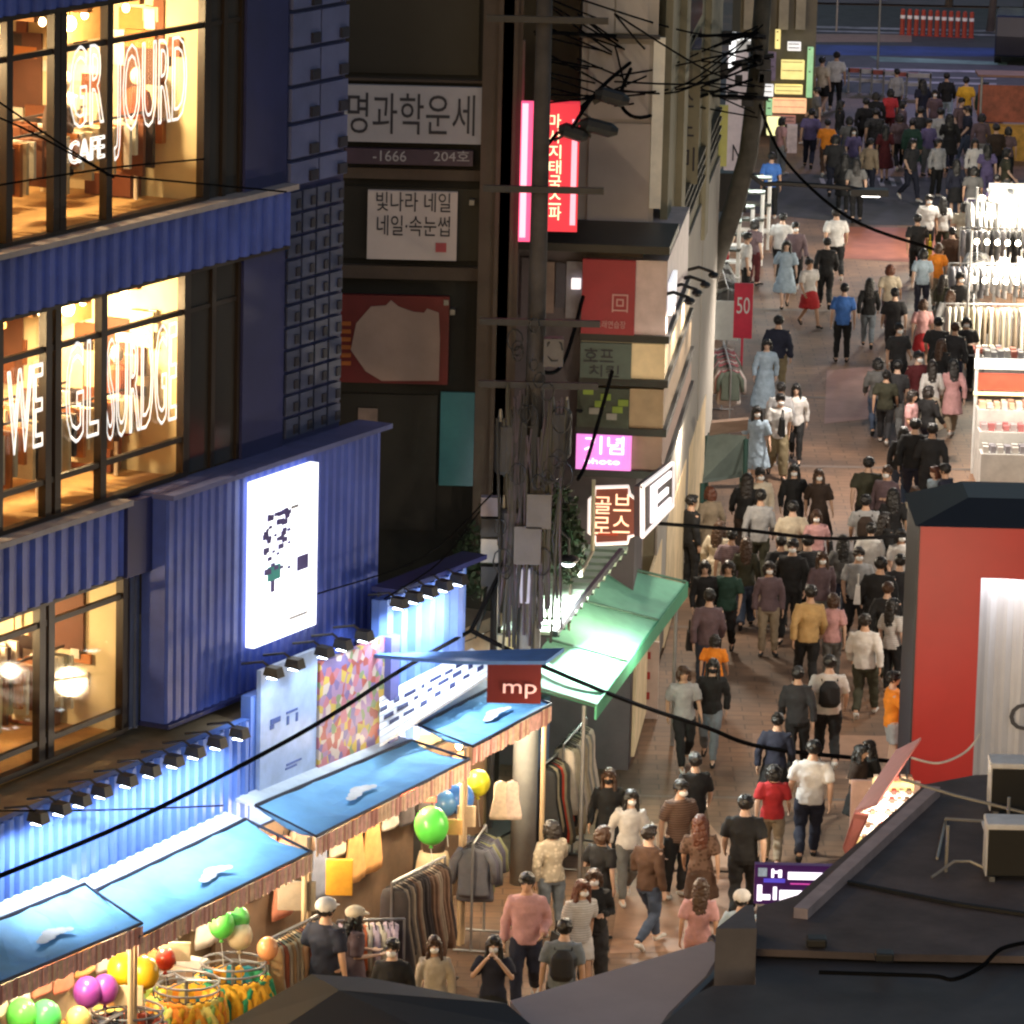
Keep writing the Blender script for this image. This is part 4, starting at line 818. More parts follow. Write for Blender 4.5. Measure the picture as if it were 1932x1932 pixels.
for x in (0, .333, .667, 1): MB().tube([GO[0].lerp(GO[1], x) + Z * .02, GO[3].lerp(GO[2], x) + Z * .03], .02, 6).build('rib', mat('dull_green_tube', (.1, .2, .15)), ga)
for p in (GO[0], GO[1]): q = p - SN * .15; MB().tube([Vector((q.x, q.y, 0)), q], .03, 6).build('post', STEEL, ga)
gl = GO[3].lerp(GO[2], .36) + Z * 1.15 + SN * .25
mb = MB(); mb.tube([gl + Z * .9 - SN * .6, gl + Z * .35, gl + Z * .08], .025, 6, 0); mb.ell(gl + Z * .04, .16, .16, .07, 12, 6, 0); mb.ell(gl - Z * .02, .1, .1, .05, 10, 6, 1)
mb.build('flood_lamp', [DARK, TUBEW], ga); light('SPOT', gl - Z * .1, 1500, (.92, 1, .96), .1, Vector((.25, -.1, -1)), 150)
light('POINT', GO[0].lerp(GO[2], .5) - Z * .6, 120, (.85, 1, .85), .15)
# staircase with green rail beside the awning
stc = thing('staircase', 'outdoor staircase with pale green treads climbing behind the awning', 'stairs', YP(1030, 1185, 72.5))
for k in range(13):
    x = k / 12; p = YP(1040, 1190, 71.8).lerp(YP(1168, 1036, 75.5), x)
    MB().box(p - XA * .3, .85, .3, .05, SN, SD, Z).build('tread', mat('pale_green_tread', (.42, .55, .42), .6, emit=.05), stc)
    MB().box(p - XA * .3 - Z * .06 + YA * .16, .85, .03, .12, SN, SD, Z).build('riser', mat('dark_riser', (.02, .03, .025)), stc)
MB().tube([YP(1046, 1196, 71.6), YP(1172, 1040, 75.3)], .06, 6).build('stringer', DARK, stc)
MB().tube([YP(1095, 1085, 72.5), YP(1118, 1040, 73.2), YP(1120, 905, 73.2)], .03, 6).build('rail', mat('cream_tube', (.6, .55, .4), .5), stc)
sign(905, 1290, 990, 1195, 72.6, mat('white_lit_hoarding', (.7, .72, .66), .5, emit=.2), 'pale hoarding behind the utility pole', (), cat='hoarding', name='hoarding')
sign(958, 1140, 990, 1225, 72.3, mat('pale_yellow_panel', (.7, .72, .42), .5, emit=.12), 'pale yellow panel behind the utility pole', (), cat='panel', name='panel')
# standing boards and shop-front bits at the foot of the left shops
st_ = MB(); b = G(1215, 1356); st_.box(b + Z * .66, .44, .06, 1.3, SN, SD, Z); so_ = st_.build('standing_board', mat('pale_standee', (.62, .52, .5), .6), None, 'white standing board with three red marks beside the green awning', 'board')
for q in range(3): MB().box(b + Z * (.4 + .34 * q) - SD * .035, .16, .012, .12, SN, SD, Z).build('red_mark', mat('red_print', (.4, .05, .05)), so_)
b = G(1262, 1110); MB().box(b + Z * .9, .16, .1, 1.8, SN, SD, Z).build('post_panel', mat('mauve_post', (.2, .17, .16)), None, 'mauve grey upright panel between the green awning and the crowd', 'panel')
b = G(1382, 905); t = thing('stall_canopy', 'grey teal flat canopy roof on a dark green frame left of the street', 'canopy', b)
cq = [G(1325, 912, 1.5), G(1400, 900, 1.5), G(1408, 828, 2.3), G(1335, 822, 2.3)]
MB().prism(cq, Z * .06).build('canopy', mat('grey_teal_canvas', (.14, .18, .17), .6), t)
for p in cq: MB().tube([Vector((p.x, p.y, 0)), p], .045, 6).build('post', mat('dark_green_post', (.02, .07, .06)), t)
sq = [G(1338, 822, 2.35), G(1410, 812, 2.35), G(1412, 792, 2.8), G(1342, 798, 2.8)]
MB().prism(sq, Z * .05).build('awning_sheet', mat('pink_tan_sheet', (.42, .3, .25)), None, 'pinkish tan sheet above the grey teal canopy', 'sheet')
for k, (u, v, ww, hh, c, txt, lab) in enumerate(((1398, 712, .42, 1.25, (.5, .02, .05), '50', 'upright red sale banner with white number'), (1352, 640, .45, .55, (.45, .02, .04), 'SALE', 'small red sign above the white stall'), (1365, 690, .6, .9, (.5, .52, .48), '', 'grey white display panel left of the red banner'))):
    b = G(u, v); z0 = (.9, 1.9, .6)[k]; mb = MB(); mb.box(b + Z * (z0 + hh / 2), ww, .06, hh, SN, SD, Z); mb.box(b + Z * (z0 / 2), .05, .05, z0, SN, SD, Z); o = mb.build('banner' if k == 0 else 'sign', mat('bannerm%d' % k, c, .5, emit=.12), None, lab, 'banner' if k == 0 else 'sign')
    if txt: lettering(txt, b + Z * (z0 + hh * .6) - SD * .03, ww * .7, hh * .3, SN, Z, WHITE, o)
rack(G(1368, 800), math.atan2(SD.y, SD.x) + .1, 3.2, 1.5, [(.3, .08, .1), (.2, .16, .15), (.45, .4, .38), (.08, .1, .08)], 'shirt', 'clothes rack with mixed tops below the red banner', 'rack below the red banner', .16)
rack(G(1360, 640), math.atan2(SD.y, SD.x) + .1, 5, 1.6, [(.6, .62, .6), (.5, .52, .55), (.3, .34, .33), (.1, .1, .1)], 'shirt', 'clothes rack with white and grey tops at the white shop front', 'rack at the white shop front', .2)
for k, (u, v) in enumerate(((1352, 560), (1378, 530), (1398, 500), (1412, 470))):
    b = G(u, v); t = thing('display_stand', ('white framed display stand nearest the leaning pole', 'second white framed display stand up the street', 'third white framed display stand up the street', 'farthest white framed display stand on the left')[k], 'display stand', b)
    for sx in (-.5, .5): MB().tube([b + SN * sx, b + SN * sx + Z * 1.9], .05, 6).build('upright', WHITE, t)
    for z_ in (.5, 1.2, 1.9): MB().box(b + Z * z_, 1.1, .5, .05, SN, SD, Z).build('shelf', (WHITE, mat('dark_goods', (.05, .06, .05)), WHITE)[int(z_ > .6)], t)
    light('POINT', b + Z * 2.2 + SN * .3, 90, (.95, 1, .95), .15)
b = G(1461, 298); t = thing('cube_lantern', 'glowing yellow cube lantern on a stand up the street', 'lantern', b); MB().box(b + Z * .95, .5, .5, .5).build('lamp_shade', mat('yellow_cube_glow', (.9, .85, .4), var=.1, emit=1.1, ecol=(1, .95, .45)), t); MB().box(b + Z * .35, .3, .3, .7).build('stand', DARK, t)
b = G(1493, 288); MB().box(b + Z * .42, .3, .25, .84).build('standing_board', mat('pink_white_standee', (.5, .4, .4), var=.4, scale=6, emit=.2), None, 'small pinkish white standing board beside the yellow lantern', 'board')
# plants climbing behind the pole
def leaf_cloud(name, parent, centre, rx, ry, rz, n, size, m, seed, kind=None):
    r = random.Random(seed); mb = MB()
    for i in range(n):
        while True:
            p = Vector((r.uniform(-1, 1), r.uniform(-1, 1), r.uniform(-1, 1)))
            if p.length < 1: break
        c = Vector(centre) + Vector((p.x * rx, p.y * ry, p.z * rz)); d = Vector((r.gauss(0, 1), r.gauss(0, 1), r.gauss(0, 1))).normalized(); e = d.cross(Vector((r.gauss(0, 1), r.gauss(0, 1), r.gauss(0, 1)))).normalized(); s = size * r.uniform(.6, 1.3)
        mb.add([c - d * s, c + e * s * .45, c + d * s, c - e * s * .45], [(0, 1, 2, 3)])
    return mb.build(name, m, parent)
LEAF = mat('dark_leaves', (.03, .055, .025), .6, var=.5, scale=5)
cp = thing('climbing_plant', 'dark green climbing plant behind the utility pole', 'plant', YP(1060, 1180, 73.3))
for k, (u, v, rx, rz, n) in enumerate(((1050, 980, .35, .6, 700), (1070, 1040, .3, .5, 500), (900, 1060, .35, .6, 500), (1010, 930, .3, .4, 400))): leaf_cloud('foliage', cp, YP(u, v, 73.2), rx, .3, rz, n, .07, LEAF, 40 + k)
for u in (1048, 1072, 905): MB().tube([YP(u, 1200, 73.2), YP(u + 6, 1060, 73.3), YP(u, 950, 73.2)], .025, 5).build('stem', mat('plant_stem', (.06, .045, .03)), cp)

# ================================================================== UTILITY POLES, CABLES, STREET LAMPS
PYL = 70.5
pb = YP(996, 1250, PYL); pole = thing('utility_pole', 'grey concrete utility pole with dark transformers and tangled cables', 'utility pole', (pb.x, PYL, 0))
POLEM = mat('weathered_pole', (.3, .31, .31), .75, var=.2, scale=2); TRM = mat('transformer_grey', (.03, .03, .034), .6, var=.3)
MB().tube([(pb.x, PYL, 4.3), (pb.x, PYL, 8), (pb.x, PYL, 16)], [.17, .13, .1], 14).build('upper_shaft', mat('shaded_pole', (.055, .05, .052), .8, var=.4, scale=2), pole, smooth=True)  # same pole, upper length coloured darker for the shade up there
MB().tube([(pb.x, PYL, 0), (pb.x, PYL, 4.3)], [.19, .17], 14).build('shaft', [POLEM], pole, smooth=True)
bx = YP(990, 1099, PYL); MB().box(bx - YA * .2, .36, .1, .5, mi=0).build('notice_box', mat('pale_blue_notice', (.45, .48, .66), .5, emit=.08), pole)
for zz_ in (7.4, 8.3, 10.2, 12.6): MB().box((pb.x + .05, PYL - .15, zz_), 1.7, .09, .09).build('crossarm', TRM, pole)
for dx, z_, h in ((-.38, 6.1, .75), (.36, 6.35, .7), (-.3, 5.0, .6)):
    tr = MB().tube([(pb.x + dx, PYL - .1, z_), (pb.x + dx, PYL - .1, z_ + .05), (pb.x + dx, PYL - .1, z_ + h - .05), (pb.x + dx, PYL - .1, z_ + h)], [.15, .18, .18, .14], 12).build('transformer', TRM, pole)
    for q in (-.1, .1): MB().tube([(pb.x + dx + q, PYL - .1, z_ + h), (pb.x + dx + q, PYL - .1, z_ + h + .18)], [.04, .02], 6).build('insulator', STEEL, tr)
for z_, dx, s in ((5.6, .1, 1), (5.1, -.05, 1.1), (7.9, .25, .8)): MB().box((pb.x + dx, PYL - .22, z_), .35 * s, .25, .5 * s).build('junction_box', mat('junction_grey', (.1, .095, .1), .6), pole)
rc = random.Random(3)
for k in range(22):       # slack coils of cable
    c = Vector((pb.x + rc.uniform(-.45, .55), PYL - .3 - rc.random() * .15, rc.uniform(4.7, 8.6))); r1 = rc.uniform(.08, .22)
    MB().tube([c + Vector((math.cos(q * .6283) * r1 * .7, rc.uniform(-.03, .03), math.sin(q * .6283) * r1)) for q in range(11)], .012, 5).build('cable_coil', DARK, pole)
for k in range(40):
    x = pb.x + rc.uniform(-.45, .5); MB().tube([(x, PYL - .24, 3.4 + rc.random()), (x + rc.uniform(-.1, .1), PYL - .26, 5.2), (x + rc.uniform(-.15, .15), PYL - .24, 6.6 + rc.random() * .9)], .022, 5).build('riser_cable', mat('cable_%d' % (k % 3), ((.02, .02, .02), (.06, .045, .06), (.045, .042, .03))[k % 3]), pole)
t2 = YP(931, 1232, 70.9); p2_ = thing('slim_pole', 'slim dark pole with meter boxes left of the utility pole', 'pole', (t2.x, 70.9, 0))
MB().tube([(t2.x, 70.9, 0), (t2.x, 70.9, 5.5)], .055, 8).build('shaft', DARK, p2_)
for v0, v1, m in ((932, 968, mat('pale_meter', (.3, .28, .35))), (1010, 1055, mat('white_meter', (.5, .48, .46))), (972, 1006, TRM), (1062, 1100, TRM)): ypbox(MB(), 908, v0, 944, v1, 70.9, .06, .25).build('meter_box', m, p2_)
MB().tube([YP(888, 1215, 70.7), YP(918, 1130, 70.8), YP(931, 1080, 70.8)], .05, 6).build('brace', DARK, p2_)
# second, leaning pole up the street with lamp arms
lb = G(1316, 905); LY = lb.y
pts = [(lb.x, LY, 0)] + [YP(u, v, LY) for u, v in ((1322, 700), (1338, 530), (1382, 400), (1412, 290), (1430, 130), (1442, -40))]
lp = thing('leaning_pole', 'dark leaning utility pole bent to the right over the left pavement', 'utility pole', lb)
MB().tube(pts, [.2, .18, .18, .2, .19, .18, .17], 12).build('shaft', mat('olive_pole', (.075, .068, .055), .8, var=.35, scale=3, bump=.4), lp, smooth=True)
for u0, v0, u1, v1 in ((1300, 58, 1445, 70), (1310, 180, 1450, 186), (1380, 120, 1460, 105), (1350, 150, 1440, 95)): MB().tube([YP(u0, v0, LY - .3), YP(u1, v1, LY - .3)], .05, 6).build('crossarm', DARK, lp)
for k in range(16):
    c = YP(rc.uniform(1345, 1460), rc.uniform(60, 200), LY - .35); MB().box(c, rc.uniform(.1, .25), .15, rc.uniform(.1, .3)).build('insulator', TRM, lp)
arm = [YP(u, v, LY - .4) for u, v in ((1418, 330), (1440, 348), (1475, 346), (1540, 350), (1600, 354), (1640, 362))]
MB().tube(arm, .05, 6).build('lamp_arm', DARK, lp); hd = YP(1640, 362, LY - .4)
MB().box(hd, .75, .35, .13, bx and XA).build('lamp_head', DARK, lp); MB().box(hd - Z * .075 + XA * .03, .36, .2, .03).build('lens', mat('street_lamp_glow', (1, 1, 1), var=0, emit=8, ecol=(1, .93, .85)), lp)
light('SPOT', hd - Z * .15, 2600, (1, .88, .76), .2, (0.02, .08, -1), 150)
arm2 = [YP(u, v, LY - .5) for u, v in ((1330, 762), (1290, 766), (1255, 772), (1090, 774))]
MB().tube(arm2[:3], .05, 6).build('lamp_arm', DARK, lp); h2 = YP(1285, 768, LY - .5)
mb = MB(); mb.ell(h2, .35, .2, .1, 12, 6); mb.build('lamp_head', mat('navy_lamp_shell', (.02, .025, .05), .4), lp); MB().box(YP(1278, 758, LY - .5) , .16, .12, .12).build('lens', mat('street_lamp_glow', (1, 1, 1)), lp)
light('SPOT', h2 - Z * .2, 2000, (1, .9, .78), .2, (.25, -.1, -1), 150)
MB().tube([YP(1316, 700, LY - .2), YP(1316, 905, LY - .2)], .08, 8).build('green_casing', mat('dark_green_post', (.02, .07, .06)), lp)

def cable(pts, r, label, m=RUB, cat='cable', name='cable', sub=6):
    P = [Vector(p) for p in pts]; out_ = []
    for i in range(len(P) - 1):
        p0, p1, p2, p3 = P[max(i - 1, 0)], P[i], P[i + 1], P[min(i + 2, len(P) - 1)]
        for q in range(sub):
            t = q / sub; out_.append(.5 * ((2 * p1) + (p2 - p0) * t + (2 * p0 - 5 * p1 + 4 * p2 - p3) * t * t + (3 * p1 - p0 - 3 * p2 + p3) * t ** 3))
    out_.append(P[-1]); return MB().tube(out_, r, 5).build(name, m, None, label, cat)
cable([YP(-40, 1668, 52), YP(250, 1548, 57), YP(517, 1411, 62), YP(643, 1338, 65), YP(760, 1262, 67.5), YP(888, 1190, 70.3)], .03, 'thick dark cable sweeping up over the blue awnings to the slim pole')
cable([YP(888, 1190, 70.3), YP(1020, 1255, 70.6), YP(1190, 1325, 71.5), YP(1330, 1372, 72.5), YP(1450, 1412, 74), YP(1725, 1440, 76)], .035, 'thick dark cable sagging from the slim pole across the street to the red booth')
cable([YP(888, 1190, 70.3), YP(960, 1040, 70.6), YP(1000, 900, 70.5)], .035, 'dark cable rising from the slim pole to the transformers')
for k, (a_, b_, c_, lab) in enumerate((((-20, 352, 55), (200, 318, 57), (385, 300, 58.5), 'thin wire across the top lit window, upper'), ((-20, 180, 55), (100, 262, 57), (210, 332, 58), 'thin wire slanting down across the top left panes'), ((200, 330, 57), (360, 345, 60), (540, 362, 62), 'thin wire reaching the blue pier below the grid column'), ((-20, 215, 55), (60, 250, 56), (215, 335, 58), 'second thin wire slanting across the top left panes'),
        ((725, 1130, 67), (830, 1060, 69), (905, 965, 70.8), 'thin wire from the blue block to the meter boxes'), ((600, 1120, 66), (800, 1050, 68.5), (930, 930, 70.8), 'second thin wire from the blue block to the meter boxes'), ((-20, 1530, 58), (200, 1528, 61), (420, 1520, 63), 'thin wire along the row of wall lamps'))):
    cable([YP(*a_), YP(*b_), YP(*c_)], .012, lab)
for k, (pl_, lab) in enumerate((([(1010, 60, 70.6), (1250, 70, 85), (1430, 62, 100)], 'black wire from the utility pole to the leaning pole, topmost'), ([(1010, 300, 70.6), (1150, 160, 80), (1340, 90, 95), (1425, 60, 100)], 'black wire rising in front of the grey tower'), ([(1080, 240, 71), (1130, 170, 75), (1200, 110, 80), (1260, 70, 85)], 'black wire looping past the neon signs'), ([(1190, 130, 78), (1170, 190, 77), (1210, 222, 77), (1300, 190, 90), (1420, 150, 100)], 'black wire hanging in a loop in front of the grey tower'), ([(1300, 180, 92), (1420, 182, 100)], 'short level wire left of the leaning pole'), ([(1430, 190, 100), (1480, 300, 98), (1600, 410, 90), (1760, 470, 84)], 'wire sloping right above the far crowd'),
        ([(1090, 775, 76), (1200, 776, 90), (1330, 764, 100)], 'level wire to the lower street lamp'), ([(1155, 700, 74), (1110, 860, 73), (1090, 905, 72.5)], 'dark wire crossing the violet sign'), ([(1205, 985, 74), (1400, 1000, 76), (1560, 1016, 78), (1730, 1010, 80)], 'level wire across the middle of the crowd'), ([(1010, 700, 70.5), (1060, 690, 72), (1100, 560, 75)], 'dark wire looping from the transformer to the corner building'))):
    cable([YP(*q) for q in pl_], .03, lab)
rw = random.Random(21)
for k in range(30):
    v0 = rw.uniform(-10, 210); v2 = rw.uniform(20, 230); m_ = rw.uniform(5, 60); u0 = rw.choice((1010, 1020, 1090, 1160)); u2 = rw.choice((1430, 1440, 1425, 1330))
    cable([YP(u0, v0, 70.6 + (u0 - 1010) * .02), YP((u0 + u2) / 2 + rw.uniform(-40, 40), (v0 + v2) / 2 + m_, 84), YP(u2, v2, 100)], .016, '%s of the thin wires in the tangle before the grey tower, counted from the top' % ORDS[k])
light('POINT', (2.1, 77.6, 7.6), 120, (1, .94, .88), .3, name='fill_light')  # light without fixture, added to brighten the grey tower
for k, (u, v, r_) in enumerate(((1155, 178, .25), (1130, 235, .28), (1082, 245, .22))):     # cable splice closures
    c = YP(u, v, 73); mb = MB(); mb.tube([c - XA * r_, c - XA * r_ * .6, c + XA * r_ * .6 - Z * .08, c + XA * r_ - Z * .1], [.06, .11, .11, .05], 8)
    for q in range(4): mb.tube([c + XA * rc.uniform(-.3, .3) + Z * rc.uniform(-.15, .2), c, c + XA * rc.uniform(-.3, .3) + Z * rc.uniform(-.2, .15)], .025, 5)
    mb.build('cable_splice', DARK, None, ('black cable splice box hanging highest before the grey tower', 'black cable splice box in the middle before the grey tower', 'black cable splice box touching the red neon')[k], 'cable splice', 'cable splice boxes')
# ================================================================== RED BOOTH ON THE RIGHT
YB = 72.6
REDP = mat('red_painted_wall', (.34, .011, .012), .45, var=.08, scale=1.5); NAVY = mat('navy_black_roof', (.008, .009, .016), .5)
bl = YP(1737, 992, YB); bz = bl.z; BX0 = bl.x; BX1 = BX0 + 4.2; OX = YP(1851, 1100, YB).x; OZ = YP(1851, 1088, YB).z
bt = thing('photo_booth', 'red booth with black roof and a white lit curtain on the right of the street', 'booth', (BX0 + 2, YB, 0))
def bxw(mb, x0, x1, y0, y1, z0, z1, mi=0): return mb.hexa([(x0, y0, z0), (x1, y0, z0), (x1, y1, z0), (x0, y1, z0), (x0, y0, z1), (x1, y0, z1), (x1, y1, z1), (x0, y1, z1)], mi)
bxw(MB(), BX0, OX, YB, YB + .12, 0, bz).build('wall', REDP, bt)
mb = MB(); mb.prism([(OX, YB, bz)] + [(OX + 3.0, YB, bz), (OX + 3.0, YB, OZ - .25)] + [(OX + 3.0 * (1 - t), YB, OZ - .02 - .25 * (1 - t) ** 2) for t in (.15, .3, .45, .6, .75, .9, 1)], (0, .12, 0)); mb.build('lintel', REDP, bt)
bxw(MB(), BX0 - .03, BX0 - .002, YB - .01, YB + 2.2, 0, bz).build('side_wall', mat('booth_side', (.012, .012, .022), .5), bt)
bxw(MB(), BX0, BX1, YB + 2.1, YB + 2.2, 0, bz).build('back_wall', REDP, bt)
mb = MB(); h0 = [(BX0 - .08, YB - .06, bz + .003), (BX1, YB - .06, bz + .003), (BX1, YB + 2.3, bz + .003), (BX0 - .08, YB + 2.3, bz + .003)]; mb.hexa(h0 + [(BX0 + .75, YB + .7, bz + .3), (BX1, YB + .7, bz + .3), (BX1, YB + 1.9, bz + .3), (BX0 + .75, YB + 1.9, bz + .3)]); mb.build('roof', NAVY, bt)
mb = MB(); n = 60; cur = [(OX + .03 + 3.0 * i / n, YB + .75 + .035 * math.sin(i * 1.25) + .02 * math.sin(i * .37)) for i in range(n + 1)]
for i in range(n):
    (xa, ya), (xb, yb) = cur[i], cur[i + 1]; mb.add([(xa, ya, .3), (xb, yb, .3), (xb, yb, OZ + .1), (xa, ya, OZ + .1), (xa, ya + .01, .3), (xb, yb + .01, .3), (xb, yb + .01, OZ + .1), (xa, ya + .01, OZ + .1)], [(0, 1, 2, 3), (7, 6, 5, 4)])
ct = mb.build('curtain', mat('white_curtain', (.5, .51, .56), .7, var=.05), bt, smooth=True)
me_g = YP(1926, 1352, YB + .68); lettering('GO', me_g + XA * .3, .95, .42, XA, Z, mat('charcoal_letters', (.05, .05, .06), var=0), bt)
bxw(MB(), OX + .1, OX + 1.6, YB + .2, YB + .3, OZ + .22, OZ + .3).build('lamp_bar', DARK, bt)
bxw(MB(), OX - .1, OX, YB + .12, YB + 2.1, 0, bz - .1).build('inner_wall', mat('booth_lining', (.6, .58, .58), .7), bt)
for x in (.3, .9, 1.5):
    MB().box((OX + x, YB + .25, OZ + .2), .16, .1, .03).build('lens', TUBEW, bt); light('SPOT', (OX + x, YB + .45, OZ + .1), 36, (1, .97, .95), .06, (-.05, .25, -1), 140)

# pink awning and lit shelves below the booth
t = thing('shelf_stall', 'stall of white lit shelves under a faded pink awning beside the red booth', 'stall', YP(1670, 1600, 69))
PKC = mat('faded_pink_canvas', (.26, .085, .085), .7, var=.2, scale=2)
pk = [G(1738, 1396, 2.75), G(1690, 1420, 2.3), G(1612, 1535, 2.2), G(1655, 1520, 2.75)]
MB().prism(pk, Z * .04).build('canopy', PKC, t)
pk2 = [G(1612, 1535, 2.2), G(1590, 1600, 1.5), G(1600, 1625, 1.3), G(1640, 1540, 2.1)]
MB().prism(pk2, Z * .03).build('side_flap', PKC, t)
SHG = mat('lit_white_shelf', (.9, .88, .8), .5, var=.2, scale=6, emit=1.1, ecol=(1, .95, .82)); SHY = mat('warm_lit_goods', (.8, .6, .25), .6, var=.6, scale=9, emit=.6, ecol=(1, .75, .3))
for k, (u0, v0, u1, v1, m) in enumerate(((1646, 1468, 1722, 1486, SHY), (1636, 1494, 1722, 1502, SHG), (1632, 1510, 1718, 1524, SHG), (1624, 1532, 1712, 1546, SHG), (1616, 1556, 1700, 1572, SHG), (1610, 1580, 1690, 1630, SHY))):
    ypbox(MB(), u0, v0, u1, v1, 69 + k * -.25, 0, .2).build('shelf', m, t)
    for q in range(6):
        u = u0 + (u1 - u0) * (q + .2) / 6; ypbox(MB(), u, v0 - 8, u + 8, v0, 69 + k * -.25, .02, .16).build('item', mat('goods_%d' % (q % 4), ((.7, .55, .4), (.2, .12, .08), (.8, .75, .7), (.5, .1, .08))[q % 4], .6), t)
ypbox(MB(), 1606, 1470, 1728, 1660, 69.4, 0, .06).build('back_board', mat('pale_pink_board', (.45, .3, .27), .7), t)
light('POINT', YP(1672, 1520, 67.9), 38, (1, .9, .72), .1)
# LED board
t = thing('led_board', 'purple LED board with white scrolling bars at the roof edge', 'sign', YP(1508, 1700, 59))
ypbox(MB(), 1424, 1626, 1598, 1704, 59, 0, .12).build('case', mat('violet_case', (.05, .01, .09), .4, emit=.08, ecol=(.3, .05, .5)), t)
LW = mat('led_white', (1, .95, 1), var=.35, scale=12, emit=2.0, ecol=(1, .9, 1)); LP = mat('led_magenta', (.8, .1, .5), var=.2, emit=.6, ecol=(1, .1, .6))
for u0, v0, u1, v1, m in ((1430, 1632, 1446, 1648, mat('led_grey', (.4, .5, .6), var=.5, scale=15, emit=.4)), (1455, 1634, 1459, 1650, LW), (1459, 1638, 1468, 1642, LW), (1468, 1636, 1474, 1650, LW), (1486, 1640, 1596, 1656, LW), (1490, 1661, 1580, 1665, LP), (1428, 1664, 1436, 1694, LW), (1436, 1682, 1452, 1692, LW), (1458, 1668, 1464, 1692, LW), (1470, 1674, 1560, 1702, LW), (1440, 1652, 1480, 1660, mat('led_blue', (.1, .1, .6), var=.2, emit=.5, ecol=(.15, .1, 1)))):
    ypbox(MB(), u0, v0, u1, v1, 59, .121, .135).build('bar', m, t)
for u in (1450, 1570): q = YP(u, 1700, 59.1); MB().tube([(q.x, q.y, 0), q], .05, 6).build('post', DARK, t)

# ================================================================== BRIGHT STALLS ON THE RIGHT
WGT = [(.7, .7, .7), (.65, .63, .6), (.75, .72, .66), (.5, .5, .52)]; MGT = [(.05, .05, .06), (.4, .4, .42), (.03, .03, .03), (.3, .28, .3)]
SA_ = math.atan2(SD.y, SD.x)
for k, (u, v, ang, L, h, cols, lab) in enumerate(((1905, 575, .05, 2.6, 1.9, MGT, 'rail of black and grey clothes under the bright white lights'), (1895, 640, .05, 2.8, 1.8, [(.45, .47, .5), (.6, .6, .62), (.3, .3, .34)], 'rail of pale grey clothes below the black ones'), (1885, 705, .05, 2.6, 1.6, [(.5, .47, .38), (.4, .36, .28), (.65, .62, .55), (.25, .2, .15)], 'rail of beige clothes above the red banner stall'), (1925, 560, .05, 2.4, 2.1, WGT, 'rail of white clothes at the brightest stall'), (1900, 548, .05, 2.2, 2.3, WGT, 'second rail of white clothes behind the brightest one'))):
    rack(G(u, v), ang, L, h, cols, 'shirt' if k != 2 else 'dress', lab, lab.replace('rail of ', 'rail with ').split(' at ')[0].split(' under ')[0].split(' below ')[0].split(' above ')[0].split(' behind ')[0] + (' behind' if 'behind' in lab else ''), .14)
for k, (u, v, L, h, cols, lab) in enumerate(((1838, 610, 2.2, 1.7, WGT + [(.05, .05, .05)], 'short rail of white and black clothes standing along the street, nearest'), (1846, 560, 2.2, 1.8, WGT + [(.5, .35, .2)], 'short rail of white and tan clothes standing along the street, middle'), (1853, 520, 2.2, 1.9, WGT, 'short rail of white clothes standing along the street, farthest'), (1832, 690, 2.0, 1.5, [(.3, .25, .18), (.1, .08, .07), (.55, .5, .42)], 'short rail of brown clothes by the beige rail'))):
    rack(G(u, v), SA_, L, h, cols, 'shirt', lab, ('nearest', 'middle', 'farthest', 'brown')[k] + ' short street rail', .13)
light('POINT', G(1795, 480) + Z * 3.3, 750, (1, .9, .72), .25, name='fill_light'); light('POINT', G(1850, 500) + Z * 3.3, 750, (1, .92, .78), .25, name='fill_light')  # two lights without fixtures, added to brighten the queue
t = thing('white_booth', 'brilliantly lit white clothes booth at the right edge of the street', 'stall', G(1915, 540))
b0, b1 = G(1858, 540), G(2010, 540); mb = MB(); WB = mat('white_booth_panel', (.8, .8, .78), .6, var=.05)
mb.hexa([b0, b1, b1 + YA * .1, b0 + YA * .1, b0 + Z * 2.6, b1 + Z * 2.6, b1 + YA * .1 + Z * 2.6, b0 + YA * .1 + Z * 2.6]); mb.build('back_panel', WB, t)
for q in range(5):
    x = b0.lerp(b1, q / 4); MB().tube([x - YA * 2.5, x - YA * 2.5 + Z * 2.5], .04, 6).build('post', WHITE, t)
    MB().box(x - YA * 1.2 + Z * 2.45, .1, 2.4, .06).build('beam', WHITE, t)
    mb = MB(); mb.box(x - YA * 1.5 + Z * 2.38 + XA * .3, .5, .12, .05); mb.build('strip_lamp', mat('strip_lamp_glow', (1, 1, 1), var=0, emit=12, ecol=(1, .97, .9)), t)
    light('SPOT', x - YA * 1.5 + Z * 2.3 + XA * .3, 1100, (1, .9, .74), .1, (-.2, .1, -1), 165)
for q in range(5): hang('shirt', b0.lerp(b1, .08 + .12 * q) - YA * .15 + Z * 2.3, rnd.uniform(-.2, .2), rnd.choice(WGT), 'white shirt pinned %s from the left on the white booth wall' % ORDS[q], 'shirts pinned on the white booth wall', 1.2)
